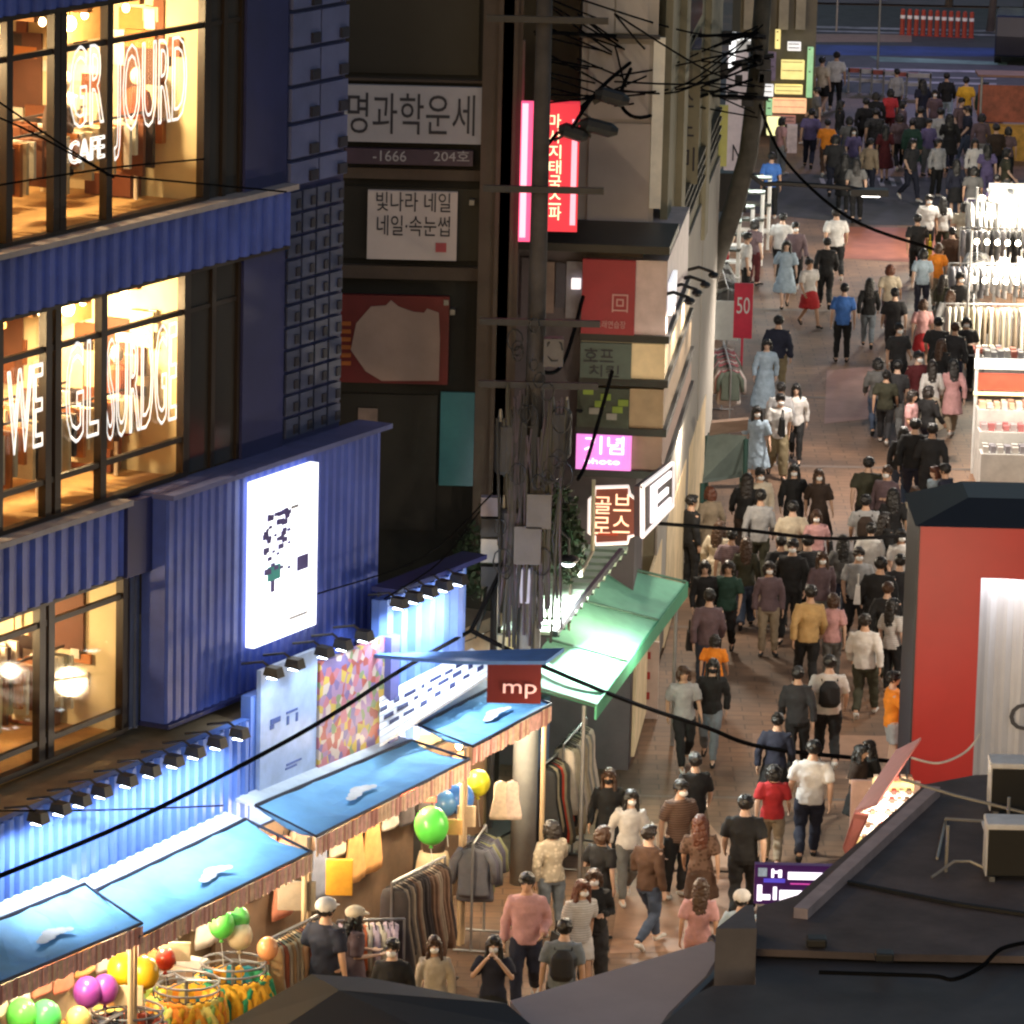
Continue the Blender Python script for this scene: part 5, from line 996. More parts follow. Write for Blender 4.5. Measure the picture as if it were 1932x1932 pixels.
# strings of bare bulbs over the bright stalls
for k, (ua, va, ub, vb, z_, n_) in enumerate(((1835, 560, 2000, 566, 2.75, 9), (1825, 640, 2000, 648, 2.6, 9), (1820, 712, 2000, 720, 2.5, 9))):
    A_, B_ = G(ua, va), G(ub, vb); t = thing('bulb_string', '%s string of bare bulbs from the top over the bright right stalls' % ORDS[k], 'light string', A_, 'bulb strings over the stalls')
    pts_ = [A_.lerp(B_, q / (n_ * 2)) + Z * (z_ - .18 * math.sin(math.pi * ((q / 2) % 1))) for q in range(n_ * 2 + 1)]
    MB().tube(pts_, .012, 5).build('wire', DARK, t)
    for q in range(n_):
        MB().ell(pts_[q * 2 + 1] - Z * .08, .06, .06, .07, 8, 6).build('bulb', mat('bare_bulb_glow', (1, .95, .85), var=0, emit=22, ecol=(1, .86, .62)), t)
    for q in (0, 1): p = (A_, B_)[q]; MB().tube([p, p + Z * z_], .03, 6).build('post', STEEL, t)
    light('POINT', A_.lerp(B_, .3) + Z * (z_ - .3), 330, (1, .86, .66), .3); light('POINT', A_.lerp(B_, .65) + Z * (z_ - .3) - YA * .4, 330, (1, .86, .66), .3)
for k, (u, v) in enumerate(((1850, 735), (1890, 742), (1868, 660))):
    b = G(u, v); t = thing('goods_table', ('white goods table left in front of the beige rail', 'white goods table right in front of the beige rail', 'white goods table between the grey rails')[k], 'table', b)
    MB().box(b + Z * .42, .9, .7, .8).build('skirt', mat('white_stall_board', (.7, .68, .64)), t); MB().box(b + Z * .84, .96, .76, .03).build('tabletop', WHITE, t)
    for q in range(12):
        col = rnd.choice([(.7, .68, .65), (.6, .2, .15), (.2, .2, .25), (.75, .6, .4), (.5, .5, .52)]); MB().box(b + XA * (-.38 + (q % 6) * .15) + YA * (-.18 + .34 * (q // 6)) + Z * .92, .12, .2, .08 + .1 * rnd.random()).build('goods_box', cloth(col), None, '%s packet, %s from the left, %s row of the %s goods table' % (cname(col), ORDS[q % 6], ('front', 'back')[q // 6], ('left white', 'right white', 'middle white')[k]), 'packet', 'packets on the white goods tables')
# red and white stall of small goods, in rising tiers
t = thing('goods_stall', 'tiered stall of small goods with a red banner at the right edge', 'stall', G(1895, 925))
g0 = G(1848, 925); GW = mat('white_stall_board', (.42, .38, .34), .6, var=.5, scale=6)
tiers = ((0, .75, GW), (.55, 1.1, GW), (1.1, 1.45, GW))
for k, (dy, h, m) in enumerate(tiers):
    MB().hexa([g0 + YA * dy, g0 + XA * 2.2 + YA * dy, g0 + XA * 2.2 + YA * (dy + .5), g0 + YA * (dy + .5), g0 + YA * dy + Z * h, g0 + XA * 2.2 + YA * dy + Z * (h - .003), g0 + XA * 2.2 + YA * (dy + .5) + Z * h, g0 + YA * (dy + .5) + Z * h]).build('shelf', m, t)
    pal = (((.35, .33, .36), (.6, .58, .55), (.2, .18, .25), (.7, .66, .62)), ((.6, .2, .2), (.65, .35, .35), (.55, .45, .45), (.4, .1, .12)), ((.75, .72, .65), (.7, .6, .4), (.6, .3, .2), (.8, .78, .74)))[k]
    for i in range(14):
        for j in range(2):
            c = g0 + XA * (.1 + i * .15) + YA * (dy + .12 + j * .24) + Z * (h + .07)
            MB().box(c, .1 + .03 * rnd.random(), .12, .1 + .08 * rnd.random()).build('goods_box', mat('tier_%d_%d' % (k, (i * 2 + j) % 4), pal[(i * 2 + j + rnd.randint(0, 3)) % 4], .6), None, 'packet, %s from the left, %s row, %s tier of the banner stall' % (ORDS[i], ('front', 'back')[j], ('front', 'middle', 'top')[k]), 'packet', ('packets on the front tier', 'packets on the middle tier', 'packets on the top tier')[k])
for x in (0, 2.2): MB().tube([g0 + XA * x + YA * 1.7, g0 + XA * x + YA * 1.7 + Z * 2.6], .04, 6).build('post', WHITE, t)
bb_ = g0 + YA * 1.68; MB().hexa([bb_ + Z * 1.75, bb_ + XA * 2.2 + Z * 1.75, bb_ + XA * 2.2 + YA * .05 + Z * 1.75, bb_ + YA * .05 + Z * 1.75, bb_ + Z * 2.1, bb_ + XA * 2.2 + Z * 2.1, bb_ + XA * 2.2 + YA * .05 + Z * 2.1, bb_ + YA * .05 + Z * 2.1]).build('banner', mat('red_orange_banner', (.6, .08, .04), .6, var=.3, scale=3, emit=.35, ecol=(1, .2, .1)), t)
MB().box(bb_ + XA * 1.1 + Z * 2.3, 2.3, .12, .2).build('sign_light', mat('white_warm_strip', (1, .95, .85), var=.1, emit=1.6, ecol=(1, .95, .85)), t)
MB().box(bb_ + XA * 1.1 + Z * 1.68, 2.3, .1, .06).build('sign_light', mat('yellow_strip', (1, .8, .4), var=.1, emit=1.5, ecol=(1, .8, .4)), t)
light('POINT', g0 + XA * 1.0 + YA * .3 + Z * 2.5, 70, (1, .88, .75), .12); light('POINT', g0 + XA * -.3 - YA * .6 + Z * 2.7, 90, (1, .88, .75), .12)
# things at the far right
t = thing('far_stall', 'small far stall glowing orange and red at the right edge', 'stall', G(1900, 305)); b = G(1900, 300)
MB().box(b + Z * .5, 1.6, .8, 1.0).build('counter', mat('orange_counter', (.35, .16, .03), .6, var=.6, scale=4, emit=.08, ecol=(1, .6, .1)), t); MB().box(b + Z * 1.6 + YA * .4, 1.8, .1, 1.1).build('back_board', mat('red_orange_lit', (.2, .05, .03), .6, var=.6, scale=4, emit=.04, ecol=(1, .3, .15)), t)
for x in (-.85, .85): MB().tube([b + XA * x, b + XA * x + Z * 2.5], .04, 6).build('post', STEEL, t)
MB().box(b + Z * 2.52 + YA * .1, 2.0, 1.2, .06).build('canopy', mat('brown_canopy', (.2, .1, .07)), t)
def vehicle(u, v, name, label, cat, L, Wd, H, ang, col):
    b = G(u, v); D = Vector((math.cos(ang), math.sin(ang), 0)); Sx = Vector((-D.y, D.x, 0)); t = thing(name, label, cat, b)
    prof = [(-.5, .3), (.5, .3), (.5, .95), (.34, 1.05), (.22, H), (-.46, H), (-.5, 1.0)]
    m = mat('carpaint_' + name, col, .25, var=.05)
    mb = MB(); mb.prism([b + D * (x * L) - Sx * Wd / 2 + Z * z for x, z in prof], Sx * Wd); mb.build('body', m, t, bevel=.06)
    for s in (-1, 1):
        mb = MB(); mb.prism([b + D * (x * L) + Sx * (s * (Wd / 2 + .005)) + Z * z for x, z in ((.3, 1.08), (.2, H - .12), (-.42, H - .12), (-.44, 1.05))], Sx * (.012 * s)); mb.build('window', DGLASS, t)
        for x in (-.31, .31):
            c = b + D * (x * L) + Sx * (s * (Wd / 2 - .1)) + Z * .33; MB().tube([c - Sx * .11, c + Sx * .11], .33, 14).build('wheel', DARK, t)
    MB().box(b + D * (L * .505) + Z * .7, .03, Wd * .8, .12, D, Sx, Z).build('light_bar', WHITE, t)
vehicle(1925, 112, 'parked_van', 'dark navy van parked at the far right by the road', 'van', 4.0, 1.7, 1.7, 1.45, (.01, .014, .035))
for k in range(11):
    b = G(1702 + k * 13, 66 + k * .6); mb = MB(); mb.tube([b, b + Z * .04, b + Z * .9, b + Z * .95], [.14, .09, .08, .05], 8, 0); mb.tube([b + Z * .6, b + Z * .72], .09, 8, 1)
    mb.build('bollard', [mat('red_bollard', (.3, .04, .025), .5), WHITE], None, '%s red bollard from the left in the row across the far road' % ORDS[k], 'bollard', 'red bollards across the far road')
for k, (u, v, h) in enumerate(((1655, 150, 3.2), (1578, 60, 3.6))):
    b = G(u, v); t = thing('road_sign_post', ('thin sign post standing in the middle of the far road', 'thin dark post at the far left kerb of the road')[k], 'post', b); MB().tube([b, b + Z * h], .04, 6).build('pole', STEEL, t); MB().box(b + Z * (h - .3), .45, .05, .5).build('plate', mat('blue_grey_plate', (.15, .18, .3), .5), t)
for k, (u, v, rr, hh) in enumerate(((1868, 60, 1.6, 3.2), (1935, 40, 1.9, 3.8), (1790, 12, 1.5, 3.4), (1660, 2, 1.5, 3.6))):
    b = G(u, v); t = thing('street_tree', ('dark street tree at the far right of the road', 'dark street tree beyond the navy van', 'dark street tree behind the red bollards', 'dark street tree at the top of the far road')[k], 'tree', b)
    MB().tube([b, b + Z * hh * .5 + XA * .1, b + Z * hh], [.16, .12, .06], 8).build('trunk', mat('dark_bark', (.06, .05, .045), .9), t)
    for q in range(4):
        an = q * 1.7 + k; MB().tube([b + Z * hh * .55, b + Z * hh * .8 + Vector((math.cos(an), math.sin(an), 0)) * rr * .5], [.06, .03], 5).build('limb', mat('dark_bark', (.06, .05, .045)), t)
    for q in range(5): an = q * 1.3; leaf_cloud('crown', t, b + Z * (hh + .3 * math.sin(q * 2)) + Vector((math.cos(an), math.sin(an), 0)) * rr * .5, rr * .55, rr * .55, rr * .45, 260, .14, mat('violet_grey_leaves', (.07, .06, .085), .7, var=.5, scale=2), 90 + k * 7 + q)
BLKB = mat('barrier_white', (.5, .48, .5), .6)
for k in range(6):
    b = G(1622 + k * 22, 176 + k * 2); t = thing('road_barrier', '%s low road barrier from the left before the far road' % ORDS[k], 'barrier', b, 'pale road barriers before the crossing')
    MB().box(b + Z * .75, .8, .06, .14).build('rail', BLKB if k % 2 else mat('barrier_red', (.4, .1, .08), .6), t); MB().box(b + Z * .45, .8, .05, .1).build('rail', BLKB, t)
    for s in (-.38, .38): MB().box(b + XA * s + Z * .42, .06, .06, .84).build('leg', STEEL, t); MB().box(b + XA * s + Z * .03, .08, .4, .05).build('foot', STEEL, t)

# ================================================================== FOREGROUND ROOFS
ROOF = mat('stained_dark_roof', (.1, .078, .08), .75, var=.45, scale=.9, bump=.3, bscale=12); ROOF2 = mat('near_black_membrane', (.009, .01, .016), .6, var=.2, scale=1); ROOF3 = mat('grey_mauve_sheet', (.5, .42, .43), .6, var=.1, scale=.8)
def roofblock(name, px, z, m, label, down=None, thick=None):
    P = [G(u, v, z) for u, v in px]; t = thing(name, label, 'roof', sum(P, Vector()) / len(P)); MB().prism([p - Z * (thick or .08) for p in P], Z * (thick or .08)).build('roof_deck', m, t)
    return t, P
t, P = roofblock('flat_roof', [(1425, 1760), (1428, 1712), (1505, 1688), (1745, 1480), (1840, 1462), (2050, 1455), (2050, 1806), (1700, 1800), (1425, 1790)], 4.6, ROOF, 'stained dark flat roof carrying outdoor units at the lower right')
mb = MB(); e0, e1 = G(1498, 1712, 4.72), G(1750, 1482, 4.72); dd = (e1 - e0).normalized(); pp = Vector((dd.y, -dd.x, 0)); mb.prism([e0, e1, e1 + pp * .16, e0 + pp * .16], Z * -.2); mb.build('parapet', mat('mauve_parapet', (.42, .34, .36), .7, var=.2), t)
mb = MB(); e0, e1 = G(1425, 1716, 4.62), G(1600, 1660, 4.62)
low = [p - Z * .21 for p in P]
mb = MB(); cen = sum(low, Vector()) / len(low); mb.prism([Vector((c.x, c.y, 0)) for c in [cen + (p - cen) * .985 for p in low]], Z * 4.38); mb.build('wall', mat('dull_grey_wall', (.12, .11, .11), .8), t)
for a_, b_ in (((1600, 1665), (2000, 1735)),): MB().tube([G(*a_, 4.63), G((a_[0] + b_[0]) / 2, (a_[1] + b_[1]) / 2 + 5, 4.63), G(*b_, 4.63)], .03, 5).build('roof_seam', DARK, t)
t2_, P2 = roofblock('lower_roof', [(1345, 1860), (1425, 1858), (1425, 1792), (1640, 1806), (2050, 1815), (2050, 2050), (1180, 2050), (1245, 1935), (1320, 1872)], 4.48, mat('blue_black_roof', (.055, .05, .055), .6, var=.4, scale=.8, bump=.2), 'lower blue black roof at the bottom right corner')
pl_ = thing('roof_stairhead', 'square grey roof block at the corner of the flat roof', 'roof block', G(1385, 1850, 4.4))
a0_, a1_ = G(1347, 1856, 4.3) - Z * .6, G(1424, 1856, 4.3) - Z * .6; hgt = 1.22
MB().hexa([a0_, a1_, a1_ + YA * .9, a0_ + YA * .9 + XA * .35, a0_ + Z * hgt, a1_ + Z * hgt, a1_ + YA * .9 + Z * hgt, a0_ + YA * .9 + Z * hgt + XA * .35]).build('block', mat('slate_block', (.12, .11, .12), .7, var=.15), pl_)
t3, P3 = roofblock('grey_canopy_roof', [(962, 1888), (1345, 1774), (1372, 1795), (1340, 1850), (1270, 1920), (1215, 2000), (1050, 2000)], 4.2, ROOF3, 'smooth mauve grey canopy roof at the bottom centre', thick=.12)
MB().tube([G(1345, 1774, 4.17), G(1372, 1795, 4.17), G(1340, 1850, 4.17), G(1270, 1920, 4.17), G(1215, 2000, 4.17)], .07, 8).build('gutter', mat('dark_gutter', (.05, .04, .05), .4), t3)
bp_ = [G(955, 1893, 4.4), G(700, 1845, 4.4), G(588, 1838, 4.55), G(412, 1940, 4.3), G(380, 2040, 4.3), G(1000, 2040, 4.3), G(1010, 1940, 4.3)]
t4 = thing('dark_tent_roof', 'near black tent roof at the bottom edge', 'tent', G(700, 1920, 4.3)); pk_ = G(640, 1868, 4.6)
mb = MB(); mb.add(bp_ + [pk_] + [p - Z * .3 for p in bp_], [(i, (i + 1) % 7, 7) for i in range(7)] + [(i, 8 + i, 8 + (i + 1) % 7, (i + 1) % 7) for i in range(7)]); mb.build('canvas', ROOF2, t4)
for p in (bp_[0], bp_[3]): MB().tube([Vector((p.x, p.y, 0)), p - Z * .3], .04, 6).build('post', DARK, t4)
cable([G(u, v, 4.64) for u, v in ((1545, 1835), (1640, 1838), (1760, 1842), (1800, 1848), (1850, 1825), (1890, 1790), (1960, 1775))], .025, 'black hose lying in a curve on the flat roof', cat='hose', name='roof_hose')
for u, v, s, lab in ((1540, 1784, .22, 'flat dark bracket on the flat roof edge, left'), (1668, 1812, .2, 'flat dark bracket on the flat roof edge, right')): MB().box(G(u, v, 4.62) + Z * .05, s, s, .1).build('roof_bracket', DARK, None, lab, 'bracket', bevel=.02)
# outdoor units on steel stands
UNB = mat('unit_black_front', (.012, .012, .013), .5); UNW = mat('unit_white_top', (.8, .78, .8), .5)
for k, (u, v, wd, hh, lab) in enumerate(((1915, 1532, .62, .52, 'black fronted outdoor unit with white top, farther one by the booth curtain'), (1908, 1655, .6, .55, 'black fronted outdoor unit with white top, nearer one on the steel stand'))):
    b = G(u, v, 4.6); t = thing('outdoor_unit', lab, 'air conditioner', b, 'outdoor units on the roof')
    MB().box(b + Z * (hh / 2 + .06), wd, .4, hh).build('body', UNB, t, bevel=.015); MB().box(b + Z * (hh + .1), wd + .05, .46, .07).build('top', UNW, t, bevel=.015)
    MB().box(b - XA * (wd / 2 + .01) + Z * (hh / 2 + .06), .015, .4, hh).build('side', UNW, t)
    for sx in (-1, 1):
        MB().box(b + XA * sx * wd * .4 + Z * .03, .06, .44, .06).build('foot', STEEL, t)
b = G(1830, 1640, 4.6); t = thing('steel_frame', 'bent steel pipe frame standing on the flat roof beside the outdoor units', 'frame', b); PIPE = mat('galvanised_pipe', (.4, .38, .36), .4, .5)
MB().tube([G(1768, 1620, 4.62), G(1785, 1545, 4.62) , G(1785, 1545, 4.9), G(1900, 1552, 4.95)], .02, 6).build('rail', PIPE, t)
MB().tube([G(1758, 1655, 4.62), G(1800, 1625, 4.75), G(1830, 1625, 4.75), G(1880, 1648, 4.62)], .018, 6).build('rail', PIPE, t)
for u, v in ((1785, 1645), (1862, 1650), (1900, 1590)): p = G(u, v, 4.6); MB().tube([p, p + Z * .55], .02, 6).build('leg', PIPE, t)
MB().box(G(1895, 1560, 5.0), .5, .35, .03).build('tray', UNW, t)
MB().tube([G(1700, 1470, 4.9), G(1800, 1500, 4.8), G(1960, 1540, 4.7)], .02, 5).build('pipe', PIPE, t)
cable([G(1720, 1430, 4.8), G(1770, 1440, 4.8), G(1820, 1420, 4.9), G(1850, 1385, 5.1)], .015, 'pale cable looping from the roof to the red booth', WHITE)
# hooded hanging lamp, never placed; added lights without fixtures light the street
def shop_lamp(p, power, col, lab, r=.15):
    mb = MB(); mb.tube([p + Z * .3, p + Z * .1], .02, 6, 0); mb.tube([p + Z * .12, p + Z * .04, p], [.05, .13, .16], 12, 0); mb.ell(p - Z * .0, .08, .08, .05, 10, 6, 1)
    mb.build('shop_lamp', [DARK, BULB], None, lab, 'lamp', 'hanging shop lamps'); light('POINT', p - Z * .12, power, col, r)
# ================================================================== PEOPLE
_PM = {}
TEX = bpy.data.textures.new('folds', 'CLOUDS'); TEX.noise_scale = .11; TEX.noise_depth = 2
def shell(key, mb, voxel, ratio, smooth=4, disp=0., tex=None):
    """one continuous surface from overlapping tapered volumes"""
    if key in _PM: return _PM[key]
    me = mb.mesh('shell'); o = bpy.data.objects.new('shell', me); COL.objects.link(o)
    r = o.modifiers.new('r', 'REMESH'); r.mode = 'VOXEL'; r.voxel_size = voxel; r.use_smooth_shade = True
    s = o.modifiers.new('s', 'SMOOTH'); s.iterations = smooth; s.factor = .5
    if disp:
        dm = o.modifiers.new('f', 'DISPLACE'); dm.texture = tex or TEX; dm.strength = disp; dm.mid_level = .36; dm.texture_coords = 'LOCAL'
    d = o.modifiers.new('d', 'DECIMATE'); d.ratio = ratio
    dg = bpy.context.evaluated_depsgraph_get(); dg.update()
    res = bpy.data.meshes.new_from_object(o.evaluated_get(dg)); bpy.data.objects.remove(o); bpy.data.meshes.remove(me)
    res.name = key; res.materials.clear(); res.materials.append(mat('cloth_base', (.5, .5, .5))); res.polygons.foreach_set('use_smooth', [True] * len(res.polygons))
    _PM[key] = res; return res
XU = Vector((1, 0, 0))
def V3(*a): return Vector(a)
LEGS = {  # (hip, knee, ankle, toe) for x>0 then x<0
    'walk': [[V3(.09, 0, .89), V3(.095, -.17, .5), V3(.095, -.27, .1), V3(.105, -.42, .05)], [V3(-.09, 0, .89), V3(-.095, -.03, .48), V3(-.09, .3, .17), V3(-.095, .22, .04)]],
    'stand': [[V3(.095, 0, .9), V3(.105, -.02, .49), V3(.11, .02, .09), V3(.14, -.14, .045)], [V3(-.095, 0, .9), V3(-.11, -.03, .49), V3(-.12, 0, .09), V3(-.15, -.16, .045)]]}
LEGS['walk2'] = [[V3(-p.x, p.y, p.z) for p in LEGS['walk'][1]], [V3(-p.x, p.y, p.z) for p in LEGS['walk'][0]]]
def arm(s, ey, ez, wx, wy, wz, ex=.235): return [V3(s * .175, .005, 1.395), V3(s * ex, ey, ez), V3(s * wx, wy, wz)]
ARMS = {
    'walk': [arm(1, .12, 1.12, .24, .12, .88), arm(-1, -.03, 1.11, .24, -.2, .92)],
    'walk2': [arm(1, -.03, 1.11, .24, -.2, .92), arm(-1, .12, 1.12, .24, .12, .88)],
    'rest': [arm(1, .04, 1.11, .25, -.01, .85), arm(-1, .04, 1.11, .25, -.01, .85)],
    'phone': [arm(1, .04, 1.11, .1, -.27, 1.16), arm(-1, .04, 1.11, .25, -.01, .85)],
    'photo': [arm(1, -.12, 1.2, .07, -.26, 1.5, .26), arm(-1, -.12, 1.2, .07, -.26, 1.5, .26)],
    'carry': [arm(1, .06, 1.1, .2, -.2, 1.02), arm(-1, .04, 1.11, .25, -.01, .85)],
    'both': [arm(1, .04, 1.1, .12, -.26, 1.08), arm(-1, .04, 1.1, .12, -.26, 1.08)],
    'reach': [arm(1, .04, 1.11, .25, -.01, .85), arm(-1, -.12, 1.18, .28, -.42, 1.2)]}
POSE = {'wa': ('walk', 'walk'), 'wb': ('walk2', 'walk2'), 'st': ('stand', 'rest'), 'ph': ('stand', 'phone'), 'wp': ('walk', 'phone'), 'pt': ('stand', 'photo'), 'cy': ('walk2', 'carry'), 'bo': ('stand', 'both'), 're': ('stand', 'reach'), 'wr': ('walk', 'rest')}
def torso(mb, g, e, z0=.84, z1=1.53):
    w = 1 if g == 'm' else .88; hip = 1 if g == 'm' else 1.06
    rings = [(.84, .155 * hip, .112), (.95, .15 * hip, .108), (1.08, .135 * w, .096), (1.26, .165 * w, .116), (1.37, .175 * w, .1), (1.42, .15 * w, .085), (1.455, .075, .065), (1.53, .052, .056)]
    R = [r for r in rings if z0 <= r[0] <= z1]
    mb.tube([V3(0, .01 if r[0] > 1.2 else 0, r[0]) for r in R], [(r[1] + e, r[2] + e) for r in R], 18, up=XU)
def limb(mb, pts, rs, seg=10): mb.tube(pts, rs, seg, up=None)
def body_mesh(g, pose):
    lg, am = POSE[pose]; mb = MB(); torso(mb, g, 0)
    k = 1 if g == 'm' else .9
    for L in LEGS[lg]:
        limb(mb, [L[0] + V3(0, 0, .04), L[0].lerp(L[1], .5), L[1], L[1].lerp(L[2], .35), L[2]], [.088 * k, .075 * k, .052 * k, .054 * k, .036 * k]); mb.tube([L[2] + (L[2] - L[3]).normalized() * .05 - V3(0, 0, .03), L[2].lerp(L[3], .5), L[3]], [.035, .036, .028], 8)
    for S in ARMS[am]:
        limb(mb, [S[0], S[0].lerp(S[1], .5), S[1], S[1].lerp(S[2], .4), S[2]], [.055 * k, .047 * k, .039 * k, .037 * k, .026 * k])
        d = (S[2] - S[1]).normalized(); side = V3(0, 1, 0) - d * d.y
        side = side.normalized() if side.length > .2 else V3(1, 0, 0); nn = d.cross(side).normalized(); pc = S[2]
        mb.tube([pc, pc + d * .04, pc + d * .09], [(.026, .018), (.04, .017), (.038, .014)], 8, up=side)
        sx = 1 if S[0].x > 0 else -1; curl = -nn * sx if nn.x * sx > 0 else nn * sx
        curl = -nn if (nn.x * sx) > 0 else nn
        for q, (off, ln) in enumerate(((-.03, .07), (-.01, .082), (.01, .078), (.03, .06))):
            b = pc + d * .085 + side * off; mb.tube([b, b + d * ln * .5 + curl * .008, b + d * ln * .85 + curl * .03], [.0095, .009, .007], 6)
        b = pc + d * .03 - side * .034; mb.tube([b, b - side * .022 + d * .03 + curl * .01, b - side * .022 + d * .06 + curl * .02], [.012, .0105, .008], 6)
    mb.ell((0, -.005, 1.625), .075, .092, .108, 16, 12); mb.ell((0, -.035, 1.565), .054, .06, .056, 14, 8); mb.ell((0, -.102, 1.603), .013, .02, .024, 8, 6); mb.ell((0, -.085, 1.567), .024, .016, .008, 8, 6)
    for s in (-1, 1): mb.ell((s * .077, .005, 1.61), .012, .02, .03, 8, 6)
    return shell('body_%s_%s' % (g, pose), mb, .0095, .22, 2)
def top_mesh(g, pose, kind):
    am = POSE[pose][1]; mb = MB(); torso(mb, g, .022, .84, 1.46)
    if kind in ('long', 'coat'): 
        for S in ARMS[am]: limb(mb, [S[0] - V3(S[0].x * .25, 0, -.012), S[0].lerp(S[1], .5), S[1], S[1].lerp(S[2], .96)], [.088, .07, .058, .047])
    elif kind == 'tee':
        for S in ARMS[am]: limb(mb, [S[0] - V3(S[0].x * .25, 0, -.012), S[0].lerp(S[1], .4), S[0].lerp(S[1], .8)], [.09, .078, .07])
    if kind == 'coat': mb.tube([V3(0, 0, 1.0), V3(0, 0, .75), V3(0, 0, .52)], [(.18, .14), (.2, .16), (.23, .19)], 18, up=XU)
    if kind == 'dress': 
        mb.tube([V3(0, 0, 1.05), V3(0, 0, .85), V3(0, 0, .5), V3(0, 0, .42)], [(.15, .11), (.19, .15), (.27, .24), (.28, .25)], 20, up=XU)
        for S in ARMS[am]: limb(mb, [S[0] - V3(S[0].x * .25, 0, -.012), S[0].lerp(S[1], .5), S[0].lerp(S[1], .95)], [.088, .072, .067])
    return shell('top_%s_%s_%s' % (g, pose, kind), mb, .016, .4, 3, .04)
def bottom_mesh(g, pose, kind):
    lg = POSE[pose][0]; mb = MB()
    if kind in ('trousers', 'wide', 'shorts'):
        mb.tube([V3(0, 0, .8), V3(0, 0, .9), V3(0, 0, 1.04)], [(.15, .115), (.172, .126), (.15, .112)], 18, up=XU)
        e = .03 if kind == 'wide' else 0
        for L in LEGS[lg]:
            if kind == 'shorts': limb(mb, [L[0], L[0].lerp(L[1], .5), L[0].lerp(L[1], .78)], [.102, .098, .094])
            else: limb(mb, [L[0], L[0].lerp(L[1], .5), L[1], L[1].lerp(L[2], .4), L[1].lerp(L[2], .98)], [.1, .09 + e * .6, .07 + e, .067 + e, .057 + e])
    else:
        zb, rb_ = (.5, .25) if kind == 'skirt' else (.2, .3)
        mb.tube([V3(0, 0, 1.04), V3(0, 0, .9), V3(0, -.01, (.9 + zb) / 2), V3(0, -.01, zb)], [(.148, .11), (.175, .14), ((.18 + rb_) / 2, (.15 + rb_) / 2), (rb_, rb_ * .9)], 20, up=XU)
    return shell('bottom_%s_%s_%s' % (g, pose, kind), mb, .016, .4, 3, .04)
def shoes_mesh(lg, side):
    mb = MB()
    for L in LEGS[lg][side:side + 1]:
        d = (L[3] - L[2]).normalized(); hl = V3(L[2].x, L[2].y, L[2].z) - V3(0, 0, .055) + V3(0, .045, 0)
        mb.tube([hl, L[2] - V3(0, 0, .045), L[2].lerp(L[3], .6) - V3(0, 0, .005), L[3] + d * .03], [(.038, .04), (.045, .05), (.047, .036), (.034, .024)], 10, up=XU)
    return shell('shoe_%s_%d' % (lg, side), mb, .012, .4, 2)
TEX2 = bpy.data.textures.new('strands', 'CLOUDS'); TEX2.noise_scale = .035; TEX2.noise_depth = 3
def hair_mesh(kind):
    mb = MB()
    mb.ell((0, .014, 1.652), .092, .104, .1, 16, 10); mb.ell((0, -.06, 1.705), .07, .05, .035, 12, 8)
    if kind == 'long':
        mb.tube([V3(0, .05, 1.68), V3(0, .075, 1.55), V3(0, .1, 1.4), V3(0, .115, 1.25)], [(.08, .05), (.1, .05), (.105, .045), (.08, .03)], 14, up=XU)
        for s in (-1, 1): mb.tube([V3(s * .075, -.02, 1.67), V3(s * .09, -.005, 1.55), V3(s * .095, -.03, 1.4), V3(s * .09, -.06, 1.3)], [(.025, .04), (.026, .05), (.028, .04), (.016, .02)], 8, up=XU)
        mb.tube([V3(-.05, -.075, 1.7), V3(.0, -.09, 1.695), V3(.05, -.075, 1.7)], [.02, .024, .02], 8)
    elif kind == 'bob':
        mb.tube([V3(0, .04, 1.68), V3(0, .06, 1.58), V3(0, .06, 1.5)], [(.09, .06), (.105, .06), (.09, .05)], 14, up=XU)
        for s in (-1, 1): mb.tube([V3(s * .078, -.02, 1.68), V3(s * .092, -.015, 1.58), V3(s * .08, -.02, 1.5)], [.03, .032, .022], 8)
    elif kind == 'bun': mb.ell((0, .08, 1.74), .045, .045, .045, 10, 8)
    return shell('hair_' + kind, mb, .009, .45, 1, .045, TEX2)
def cap_mesh():
    mb = MB(); mb.ell((0, .01, 1.68), .112, .126, .1, 16, 10); mb.tube([V3(0, -.07, 1.67), V3(0, -.13, 1.665), V3(0, -.17, 1.655)], [(.09, .014), (.082, .012), (.055, .01)], 12, up=XU)
    return shell('cap', mb, .01, .45, 2)
def mask_mesh():
    mb = MB(); mb.ell((0, -.066, 1.568), .064, .054, .05, 14, 10); mb.ell((0, -.11, 1.585), .016, .02, .02, 8, 6); return shell('mask', mb, .01, .5, 2)
def eyes_mesh():
    mb = MB()
    for s in (-1, 1): mb.ell((s * .031, -.092, 1.628), .013, .007, .007, 8, 6); mb.tube([V3(s * .015, -.097, 1.65), V3(s * .032, -.096, 1.655), V3(s * .05, -.085, 1.65)], .005, 5)
    me = mb.mesh('eyes', smooth=True); me.materials.append(mat('eye_dark', (.015, .01, .008), .3, var=0)); return me
EYES = eyes_mesh(); SK = [mat('skin_warm', (.5, .3, .2), .55, var=.05), mat('skin_pale', (.58, .38, .28), .55, var=.05)]
